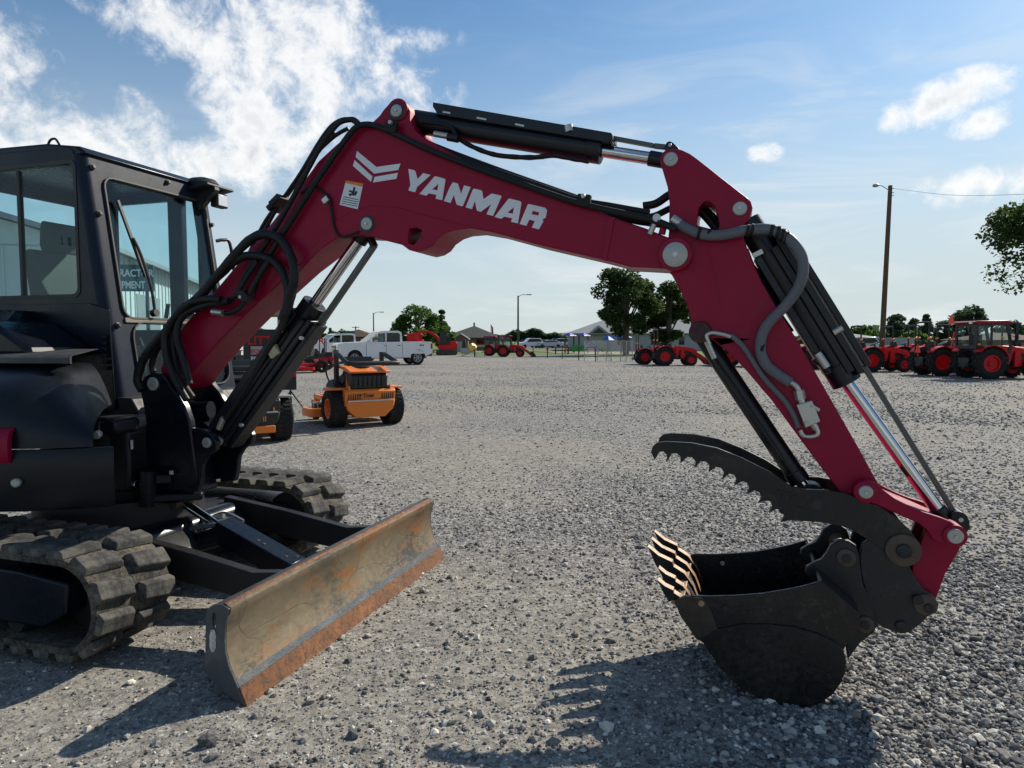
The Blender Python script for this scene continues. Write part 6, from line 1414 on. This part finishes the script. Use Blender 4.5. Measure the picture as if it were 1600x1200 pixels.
# ---- red diggers by the fence ----
def digger(loc, rz, label, s=1.0):
    t = empty('digger', loc, rz); t.scale = (s, s, s); tag(t, label, 'excavator')
    for y in (-.75, .75):
        MB().prism(rrect(-1.1, 1.1, .0, .52, .25), y - .2, y + .2).build('rubber_track', m_track, t)
    MB().box(-.6, .6, -.6, .6, .25, .5).build('chassis', m_black, t); MB().prism(rnd([(-1.15, .6), (-1.15, 1.35), (-.5, 1.45), (.6, 1.2), (.9, .95), (.85, .6)]), -.85, .85).build('body', m_tred, t, .05)
    c = MB().prism([[(-.35, 1.1), (-.35, 2.45), (.55, 2.45), (.72, 1.6), (.70, 1.0)], [(-.22, 1.5), (-.22, 2.3), (.08, 2.3), (.08, 1.5)], [(.16, 1.4), (.16, 2.3), (.48, 2.3), (.6, 1.6), (.58, 1.4)]], -.03, .02)
    c.prism([[(-.35, 1.1), (-.35, 2.45), (.55, 2.45), (.72, 1.6), (.70, 1.0)], [(-.22, 1.5), (-.22, 2.3), (.08, 2.3), (.08, 1.5)]], .80, .85).box(-.36, .58, -.03, .85, 2.42, 2.5).box(-.35, -.3, -.03, .85, 1.1, 1.5); c.build('cab', m_black, t, .01)
    MB().box(-.3, .6, .0, .006, 1.4, 2.35).build('cab_glass', m_glass, t)
    MB().prism([(.75, .95), (1.1, 1.75), (1.75, 2.25), (2.6, 2.38), (3.2, 2.15), (3.25, 2.28), (2.6, 2.58), (1.6, 2.48), (.9, 1.95), (.55, 1.15)], -.42, -.22).build('boom', m_tred, t, .02)
    MB().prism([(3.1, 2.35), (3.35, 2.3), (3.0, .9), (2.85, .9)], -.40, -.24).build('arm', m_tred, t, .02)
    MB().sweep([(2.9, .95), (3.2, .8), (3.2, .35), (2.9, .15), (2.5, .3)], -.6, -.05, .03).build('bucket', m_black, t)
    MB().prism([(1.35, .02), (1.45, .02), (1.4, .4), (1.3, .4)], -.9, .9).build('dozer_blade', m_tred, t)
    return t
digger((W(698, 531, 66).x, 66, 0), R(180 + 4), 'red digger with black cab and raised curved boom beside the pickup tailgate', .92)
def skid(loc, rz, label):
    t = empty('track_loader', loc, rz); tag(t, label, 'track loader')
    MB().prism([(-1.0, .45), (-1.1, 1.2), (-.4, 1.4), (-.3, .45)], -.7, .7).build('engine_cover', m_tred, t, .04)
    for y in (-.75, .75): MB().prism(rrect(-1.1, .9, 0, .55, .25), y - .18, y + .18).build('rubber_track', m_track, t)
    MB().prism([[(-.6, .5), (-.65, 2.0), (.65, 2.0), (.8, 1.1), (.8, .5)], [(-.5, 1.2), (-.5, 1.8), (.0, 1.8), (.0, 1.2)], [(.1, 1.2), (.1, 1.8), (.58, 1.8), (.68, 1.2)]], -.6, -.55).prism([(-.7, 1.95), (-.72, 2.1), (.8, 2.1), (.82, 1.95)], -.66, .66).box(-.6, .7, .55, .6, .5, 2.0).build('cab', m_tred, t, .02)
    MB().box(-.5, .65, -.58, -.575, 1.2, 1.8).build('cab_glass', m_glass, t)
    MB().prism([(-.9, 1.3), (-.7, 1.55), (1.2, 1.3), (1.9, .3), (1.7, .25), (1.1, 1.1), (-.6, 1.3)], -.85, -.75).build('lift_arm', m_tred, t, .02)
    MB().sweep([(2.4, .03), (1.8, .04), (1.7, .6)], -.9, .9, .03).build('loader_bucket', m_black, t)
    return t
skid((W(648, 531, 70).x, 70, 0), R(180), 'red cabbed track loader behind the pickup bed')
# grey and yellow concrete mixer
mx_ = empty('plate_compactor', tuple(G(738, 557)), 0); tag(mx_, 'small yellow and grey machine standing by the fence', 'machine')
mx_.location = (W(736, 531, 61).x, 61, 0)
MB().lathe((.1, 0, .75), (.5, -.3, .6), [(-.35, .2), (-.25, .38), (.05, .40), (.32, .28)], 18).build('drum', mat_plain('yellow_drum_paint', (.75, .50, .04), .5), mx_)
MB().box(-.9, -.15, -.35, .35, .25, .75).build('engine_housing', m_lgrey, mx_, .05); MB().prism([(-.8, .75), (-.75, 1.25), (-.5, 1.5), (-.4, .75)], -.2, .2).build('hopper', m_black, mx_, .03)
MB().bar((-.9, -.3, .0), (.4, -.3, .5), .06, .08).bar((-.9, .3, .0), (.4, .3, .5), .06, .08).bar((.5, 0, 0), (.3, 0, .6), .06, .06).build('leg', m_lgrey, mx_)

# ================================================================ BUILDINGS
def mat_metal_wall(name, c, rib=4.0):
    m, t, p, oc = newmat(name); n = t.noise(oc, .6, 5, .6)
    t.l.new(t.mix(n, tuple(x * .88 for x in c), tuple(min(1, x * 1.08) for x in c)), p.inputs['Base Color']); p.inputs['Roughness'].default_value = .85; p.inputs['Specular IOR Level'].default_value = .1; return m
m_wallw = mat_metal_wall('white_metal_cladding', (.62, .64, .62)); m_roofg = mat_metal_wall('grey_metal_roof', (.30, .31, .32)); m_shing = mat_metal_wall('dark_shingles', (.075, .075, .070))
m_brick = mat_metal_wall('tan_brick', (.24, .185, .13)); m_broof = mat_metal_wall('brown_shingles', (.11, .075, .055)); m_brick2 = mat_metal_wall('brown_red_brick', (.20, .12, .09)); m_wallg = mat_metal_wall('pale_grey_siding', (.40, .41, .41))
# long white metal dealership receding on the left
dl = empty('dealership_building', (-13.3, 22.5, 0), math.atan2(52, -13)); tag(dl, 'long white metal dealership building on the far left behind the cab glass', 'building')
# local x runs along the yard-side wall away from the viewer, y to the left = away from the yard
L_ = 46
MB().box(0, L_, 0, 16, 0, 4.45).build('wall', m_wallw, dl)
for k in range(int(L_ / .6)): put('rib', lambda: MB().box(-.03, .03, -.04, 0, 0, 4.4), 'wall_rib', m_wallw, dl, (.3 + k * .6, 0, 0))
for k in range(27): put('rib', lambda: None, 'wall_rib', m_wallw, dl, (0 - .0, .3 + k * .6, 0), (0, 0, R(-90)))
MB().prism([(-.6, 4.45), (8, 7.0), (16.6, 4.45), (16.6, 4.3), (8, 6.8), (-.6, 4.3)], -.5, L_ + .5, ex=(0, 1, 0), en=(1, 0, 0)).build('roof', m_roofg, dl)
MB().prism([(0, 4.4), (8, 6.8), (16, 4.4)], 0.0, .1, ex=(0, 1, 0), en=(1, 0, 0)).build('gable', m_wallw, dl)
MB().box(L_, L_ + 8, -2.0, 10, 3.9, 4.35).build('canopy', m_brick, dl); MB().box(L_ - .1, L_ + 8.2, -2.1, 10, 4.35, 4.6).build('canopy_roof', m_shing, dl)
for x in (L_ + .4, L_ + 7.6): MB().box(x - .12, x + .12, -1.9, -1.66, 0, 3.9).build('canopy_post', m_brick, dl)
MB().box(4, 7.5, -.05, .02, 0, 3.2).build('overhead_door', m_lgrey, dl)
bs = empty('dealership_sign', (W(191, 531, 23.5).x, 23.5, 0), R(8)); tag(bs, 'dark teal dealership sign board with white lettering seen through the cab glass', 'sign')
zt, zb = W(191, 413, 23.5).z, W(191, 455, 23.5).z
MB().box(-1.15, 1.06, 0, .08, zb, zt).build('sign_board', mat_plain('teal_sign_blue', (.02, .05, .075), .6), bs, .01)
o1 = text('lettering', 'LITTLE TRACTOR', .34, (-1.06, -.004, zb + .50), m_decal, bs, (R(90), 0, 0), .003, .008); o1.scale = (.80, 1, 1)
o1 = text('lettering', '& EQUIPMENT', .34, (-.72, -.004, zb + .10), m_decal, bs, (R(90), 0, 0), .003, .008); o1.scale = (.70, 1, 1)
for x in (-.9, .8): MB().box(x - .05, x + .05, .09, .17, 0, zt).build('sign_post', m_dgrey, bs)
def house(name, loc, w, d, hw, hr, label, wall, roof, rz=0, hip=True, over=.5, cat='building'):
    h = empty(name, loc, rz); tag(h, label, cat)
    MB().box(-w / 2, w / 2, 0, d, 0, hw).build('wall', wall, h)
    a, b_ = w / 2 + over, d + over; rx = (w / 2 - d / 2) if hip else a
    if hip and rx < .1: rx = .1
    vs = [(-a, -over, hw), (a, -over, hw), (a, b_, hw), (-a, b_, hw), (-rx, d / 2, hw + hr), (rx, d / 2, hw + hr)]
    vs += [(x, y, z - .15) for x, y, z in vs[:4]]
    MB().add(vs, [(0, 1, 5, 4), (1, 2, 5), (2, 3, 4, 5), (3, 0, 4), (6, 7, 1, 0), (7, 8, 2, 1), (8, 9, 3, 2), (9, 6, 0, 3), (9, 8, 7, 6)]).build('roof', roof, h, smooth=False)
    return h
s = 96 / FOC
hb = house('brick_building', (W(737, 531, 96).x, 96, 0), 86 * s, 13, W(737, 527.5, 96).z, (W(0, 508, 96).z - W(0, 527.5, 96).z), 'tan brick building with dark hipped roof between tree and tractor', m_brick, m_shing)
for k, x in enumerate((-1.5, 1.2, 2.8)): MB().box(x - .5, x + .5, -.04, .02, .9, 1.5).build('window', m_glass_dark, hb)
MB().cyl((0, 6.5, W(0, 508, 96).z - .2), (0, 6.5, W(0, 508, 96).z + .5), .12, n=8).build('roof_vent', m_dgrey, hb)
sh_ = empty('garden_shed', (W(720, 531, 84).x, 84, 0)); tag(sh_, 'small gabled brick shed with pale door beside the digger', 'shed')
MB().prism([(-.85, 0), (-.85, 1.55), (0, 2.05), (.85, 1.55), (.85, 0)], 0, 2).build('wall', m_brick2, sh_)
MB().prism([(-1.0, 1.48), (0, 2.1), (1.0, 1.48), (1.0, 1.6), (0, 2.22), (-1.0, 1.6)], -.15, 2.1).build('roof', m_roofg, sh_); MB().box(-.45, .45, -.05, 0.0, 0, 1.25).build('door', m_wallg, sh_)
# school hall with grey roof
Y = 92; s = Y / FOC; x0 = W(885, 531, Y).x; zE = W(0, 520.5, Y).z; zR = W(0, 494, Y).z
sc_ = house('school_hall', (x0 + 11.8, Y, 0), 21.5, 11, zE, zR - zE, 'pale grey school hall with broad metal roof behind the playground', m_wallg, m_roofg)
dm_ = MB().prism([(-1.5, zE - .15), (0, zE + 1.0), (1.5, zE - .15)], -.9, 4).build('gable_dormer', m_roofg, sc_); dm_.location = (-7.6, 0, 0)
MB().prism([(-.9, zE + .0), (0, zE + .68), (.9, zE + .0)], -.93, -.89).build('gable_infill', m_shing, dm_)
for x in (-4.7, -.2, 3.5): MB().box(x - .35, x + .35, -.04, .02, .8, 1.9).build('window', m_glass_dark, sc_)
MB().box(-3.45, -3.35, -.06, .02, 0, zE).build('downpipe', m_dgrey, sc_)
house('metal_shed', (W(1330, 531, 100).x, 100, 0), 7, 8, W(0, 527, 100).z, .8, 'low metal shed with grey roof left of the tall wooden pole', m_wallg, m_roofg)
house('brown_roof_house', (W(1590, 531, 95).x, 95, 0), 10, 8, W(0, 531, 95).z, 1.0, 'low house with brown roof at the right edge behind the tractors', m_brick, m_broof)
house('brick_shop', (W(553, 531, 130).x, 130, 0), 6.5, 8, W(0, 526, 130).z, 1.4, 'brown brick building between the two white trucks', m_brick2, m_broof)
# pale shipping containers
for i, (a, b_, col_, lab) in enumerate(((1343, 1392, m_roofg, 'grey blue container behind the wooden pole'), (1393, 1431, m_wallg, 'pale container right of the wooden pole'))):
    Yc = 85; ca = W(a, 531, Yc).x; cb_ = W(b_, 531, Yc).x
    c = empty('shipping_container', (ca, Yc, 0)); tag(c, lab, 'container'); h = W(0, 527.5, Yc).z
    MB().box(0, cb_ - ca - .1, 0, 2.4, .12, h).build('shell', col_, c)
    n = int((cb_ - ca) / .3)
    b = MB()
    for k in range(n): b.box(.1 + k * .3, .22 + k * .3, -.04, 0, .2, h - .1)
    b.build('corrugation', col_, c)
gs = empty('green_sign', (W(545, 531, 128).x, 128, 0)); tag(gs, 'green road sign above the white trucks', 'sign'); MB().box(-1.1, 1.1, 0, .1, W(0, 521, 128).z, W(0, 517, 128).z).build('sign_board', mat_plain('sign_green', (.01, .12, .07), .5), gs); MB().box(-.08, .08, .1, .2, 0, 3).build('sign_post', m_dgrey, gs)

# ---- parked cars beyond the lawn ----
def car(loc, rz, label, mat, suv=True):
    t = empty('parked_car', loc, rz); tag(t, label, 'car', 'cars parked by the playground')
    h = 1.75 if suv else 1.45
    bp = [(2.25, .35), (2.3, .75), (2.1, .95), (1.15, 1.05), (-2.1, 1.08), (-2.25, .9), (-2.25, .35)]
    cp_ = [(1.2, 1.0), (.55, h - .08), (.2, h), (-1.6 if suv else -1.0, h - .03), (-2.1 if suv else -1.7, 1.05)]
    MB().prism(bp, -.9, .9).build('body', mat, t, .06); c = MB().prism(cp_, -.78, .78).build('cabin', mat, t, .04)
    wn = [(.98, 1.1), (.5, h - .14), (-1.5 if suv else -.9, h - .12), (-1.95 if suv else -1.5, 1.12)]
    MB().prism(wn, -.79, .79).build('window', m_glass_dark if False else m_black, t)
    for x in (1.4, -1.4):
        for y in (-.8, .8): MB().lathe((x, y - .12, .34), (0, 1, 0), [(0, .2), (.02, .34), (.22, .34), (.24, .2)], 18).build('wheel', m_tyre, t)
    return t
m_silver = mat_paint('silver_car_paint', (.45, .47, .50), .3, .4, .4, .05); m_blue = mat_paint('dark_blue_car_paint', (.03, .06, .14), .3, .2, .4, .05)
for (px, Yc, rz, m, suv, lab) in ((829, 122, 200, m_white, True, 'white SUV nearest the lamp post'), (845, 130, 215, m_blue, False, 'dark blue car beside the white SUV'), (860, 122, 175, m_silver, False, 'silver car in the middle of the parked row'),
    (876, 123, 170, m_white, True, 'white SUV beside the playground tower'), (868, 138, 180, m_blue, True, 'blue car behind the silver one'), (1338, 70, 185, m_silver, True, 'silver car seen between tractor roll bars left of the pole')):
    car(tpx(px, Yc), R(rz), lab, m, suv)
MB_ = None
# long low roofs / solar-like panels behind the cars
for k in range(11):
    p_ = empty('shelter_roof', (W(806 + k * 8.3, 531, 190).x, 190, 0)); tag(p_, 'sloping grey roof in the row of roofs beyond the parked cars', 'shelter', 'row of sloping grey roofs beyond the parked cars')
    put('slr', lambda: MB().prism([(-.75, .1), (.45, 1.55), (.62, 1.55), (-.5, .1)], 0, 6), 'roof_panel', m_dgrey, p_)

# ---- playground ----
pg = empty('playground_tower', (W(898, 531, 80).x, 80, 0)); tag(pg, 'playground tower with two purple roofs, green panel and slides', 'playground')
m_purp = mat_plain('purple_plastic', (.10, .07, .42), .4); m_gpl = mat_plain('green_plastic', (.03, .28, .05), .4)
for x in (-.6, 1.0):
    MB().lathe((x, 0, 1.92), (0, 0, 1), [(0, .82), (.04, .78), (.30, .22), (.36, .02)], 4).build('tower_roof', m_purp, pg, smooth=False)
    for dx in (-.5, .5):
        for dy in (-.5, .5): put('pgpost', lambda: MB().cyl((0, 0, 0), (0, 0, 1.95), .05, n=8), 'tower_post', m_dgrey, pg, (x + dx, dy, 0))
MB().box(-.45, 1.15, -.56, -.50, .12, .85).build('play_panel', m_gpl, pg, .02); MB().box(-1.1, 1.5, -.5, .5, .32, .38).build('deck', m_dgrey, pg)
MB().box(-1.2, -.95, -.56, -.5, .2, .7).build('orange_panel', m_amber, pg)
for (x, m) in ((1.5, m_purp), (2.0, m_dgrey), (2.5, m_gpl)): MB().bar((x, -.3, 1.0), (x + 1.3, -.6, .06), .42, .06).bar((x - .18, -.5, 1.12), (x + 1.15, -.8, .15), .05, .2).build('slide', m, pg)
def sunshade(px, Yc, w, h, label):
    t = empty('sun_umbrella', (W(px, 531, Yc).x, Yc, 0)); tag(t, label, 'umbrella', 'blue umbrellas beside the school hall')
    MB().cyl((0, 0, 0), (0, 0, h), .05, n=8).build('pole', m_dgrey, t); MB().lathe((0, 0, h - .45), (0, 0, 1), [(0, w), (.04, w * .96), (.40, w * .3), (.5, .02)], 4).build('canopy', mat_plain('bright_blue_canvas', (.01, .16, .62), .6), t, smooth=False)
sunshade(971, 74, 1.15, 2.15, 'larger bright blue umbrella at the foot of the oak tree'); sunshade(950, 78, .75, 1.85, 'smaller blue umbrella left of the larger one')
MB().box(0, 0, 0, 0, 0, 0)
bt = empty('blue_table', (W(931, 531, 58).x, 58.5, 0)); tag(bt, 'small blue panel standing on the fence post', 'panel'); MB().box(-.16, .16, -.03, .03, .92, 1.02).build('panel', mat_plain('panel_blue', (.02, .14, .45), .5), bt); MB().cyl((0, 0, 0), (0, 0, .93), .03, n=8).build('post', m_black, bt)
bn = empty('picnic_bench', (W(878, 531, 72).x, 72, 0)); tag(bn, 'dark picnic bench on the lawn below the playground tower', 'bench'); MB().box(-.9, .9, -.35, .35, .62, .70).box(-.9, .9, -.7, -.45, .38, .44).build('table_top', m_dgrey, bn); MB().box(-.7, -.6, -.5, .4, 0, .62).box(.6, .7, -.5, .4, 0, .62).build('leg', m_dgrey, bn)
for px, Yb in ((689, 1),): pass
# ---- black pipe fence and mesh fence along the far edge of the yard ----
fence_pts = [(742, 558, 545.5), (757.5, 557.3, 541.3), (833, 558, 541), (855.5, 559.5, 543), (878.5, 561, 542.5), (904, 563, 542.3), (930.5, 564.5, 545)]
fn = empty('pipe_fence', (0, 0, 0)); tag(fn, 'low black pipe fence along the far edge of the gravel', 'fence')
prev = None
for (x, yb, yt) in fence_pts:
    p = G(x, yb); zt_ = W(x, yt, p.y).z; MB().cyl((p.x, p.y, 0), (p.x, p.y, zt_), .035, n=8).build('fence_post', m_black, fn)
    if prev is not None:
        for f in (.48, .97): MB().cyl((prev.x, prev.y, .95 * f), (p.x, p.y, .95 * f), .018, n=6).build('fence_rail', m_black, fn)
    prev = p
cf = empty('mesh_fence', (0, 0, 0)); tag(cf, 'galvanised chain link fence in front of the oak trees', 'fence'); prev = None
for k, x in enumerate((916, 937, 951, 959, 974, 983, 993)):
    p = G(x, 564.5 + (x - 916) * .02); p = Vector((p.x, p.y + 1.2, 0)); MB().cyl((p.x, p.y, 0), (p.x, p.y, 1.38), .03, n=8).build('fence_post', m_lgrey, cf)
    if prev is not None:
        MB().cyl((prev.x, prev.y, 1.36), (p.x, p.y, 1.36), .02, n=6).build('fence_rail', m_lgrey, cf)
        b = MB(); d = p - prev; n = 8
        for i in range(n):
            a = prev + d * (i / n); c = prev + d * ((i + 1) / n)
            for z in np.arange(0, 1.3, .16): b.bar((a.x, a.y, z), (c.x, c.y, z + .13), .006, .006); b.bar((a.x, a.y, z + .13), (c.x, c.y, z), .006, .006)
        ms = b.build('wire_mesh', m_lgrey, cf, smooth=False); ms['kind'] = 'stuff'
    prev = p
def fsign(px, py0, py1, yb, w, label):
    p = G(px, yb); t = empty('notice_sign', (p.x, p.y - .06, 0)); tag(t, label, 'sign', 'small red and white notices on the fence'); z0, z1 = W(px, py1, p.y).z, W(px, py0, p.y).z
    MB().box(-w / 2, w / 2, 0, .01, z0, z1).build('sign_board', mat_plain('faded_red_white_print', (.62, .16, .15), .5), t); MB().box(-w / 2 + .02, w / 2 - .02, -.003, -.001, z0 + .03, z0 + (z1 - z0) * .35).build('white_band', m_decal, t)
    MB().cyl((0, .02, 0), (0, .02, z0 + .05), .02, n=6).build('sign_post', m_black, t)
fsign(855, 541.5, 548.5, 559.4, .24, 'red notice on the fence right of the lone tractor'); fsign(741, 540, 545, 557.5, .2, 'red and white notice left of the lone tractor')
# ---- poles ----
wp = empty('utility_pole', (W(1378, 531, 62).x, 62, 0)); tag(wp, 'tall brown wooden pole with a lamp arm and one wire', 'utility pole')
hz_ = W(1378, 290, 62).z; pb = mat_plain('brown_pole_wood', (.13, .07, .045), .9)
MB().cyl((.0, 0, -.1), (.28, 0, hz_), .24, .17, n=14).build('pole', pb, wp)
MB().tube([(.2, -.1, hz_ - .5), (-.5, -.2, hz_ - .1), (-.95, -.3, hz_ - .05)], .035, 8, 3).build('lamp_arm', m_lgrey, wp); MB().lathe((-1.1, -.3, hz_ - .05), (-1, 0, -.1), [(-.2, .08), (0, .16), (.25, .14), (.35, .04)], 12).build('lamp_head', m_lgrey, wp)
for z in (-.25, -.6, -.85): MB().cyl((.25, 0, hz_ + z), (.62, 0, hz_ + z), .03, n=6).build('insulator', m_dgrey, wp)
ew = W(1640, 302, 40); tp0 = Vector((wp.location.x + .6, 62, hz_ - .25))
wr_ = MB().tube([tp0, tp0.lerp(ew, .5) - Vector((0, 0, .35)), ew], .012, 5, 8).build('overhead_wire', m_black, None); tag(wr_, 'thin overhead wire leaving the wooden pole to the right', 'wire')
def lamp_post(px, ytop, ybase, Yp, arm, label, r=.09):
    t = empty('street_lamp', (W(px, 531, Yp).x, Yp, 0)); tag(t, label, 'street lamp', 'lamp posts beyond the yard'); h = W(px, ytop, Yp).z
    MB().cyl((0, 0, 0), (0, 0, h), r * 1.15, r * .8, n=10).build('pole', m_dgrey, t); MB().tube([(0, 0, h - .15), (arm * .4, 0, h + .1), (arm, 0, h + .12)], .035, 6, 3).build('lamp_arm', m_lgrey, t)
    MB().box(arm - .1, arm + .45, -.12, .12, h + .06, h + .17).build('lamp_head', m_lgrey, t, .03)
lamp_post(809.5, 462, 540, 80, 1.1, 'grey lamp post behind the lone red tractor', .11); lamp_post(584, 489, 530, 95, 1.0, 'short lamp post behind the white pickup')
tp = empty('power_pole', (W(556, 531, 170).x, 170, 0)); tag(tp, 'tiny far power pole beyond the brick building', 'utility pole'); MB().cyl((0, 0, 0), (0, 0, W(0, 510, 170).z), .15, n=6).box(-.9, .9, -.05, .05, W(0, 512, 170).z, W(0, 511, 170).z).build('pole', pb, tp)
fp = empty('flag_pole', (W(767, 531, 90).x, 90, 0)); tag(fp, 'flag hanging limp on a slim pole behind the tractor', 'flag'); hf = W(0, 506, 90).z
MB().cyl((0, 0, 0), (0, 0, hf), .05, .03, n=8).build('pole', m_lgrey, fp); MB().prism([(.05, hf - .1), (.30, hf - .5), (.35, hf - 1.3), (.08, hf - 1.2)], -.02, .02).build('flag_cloth', mat_plain('red_striped_cloth', (.35, .10, .10), .8), fp)
MB().prism([(.05, hf - .1), (.2, hf - .35), (.2, hf - .6), (.05, hf - .55)], -.03, .03).build('flag_canton', m_blue, fp)
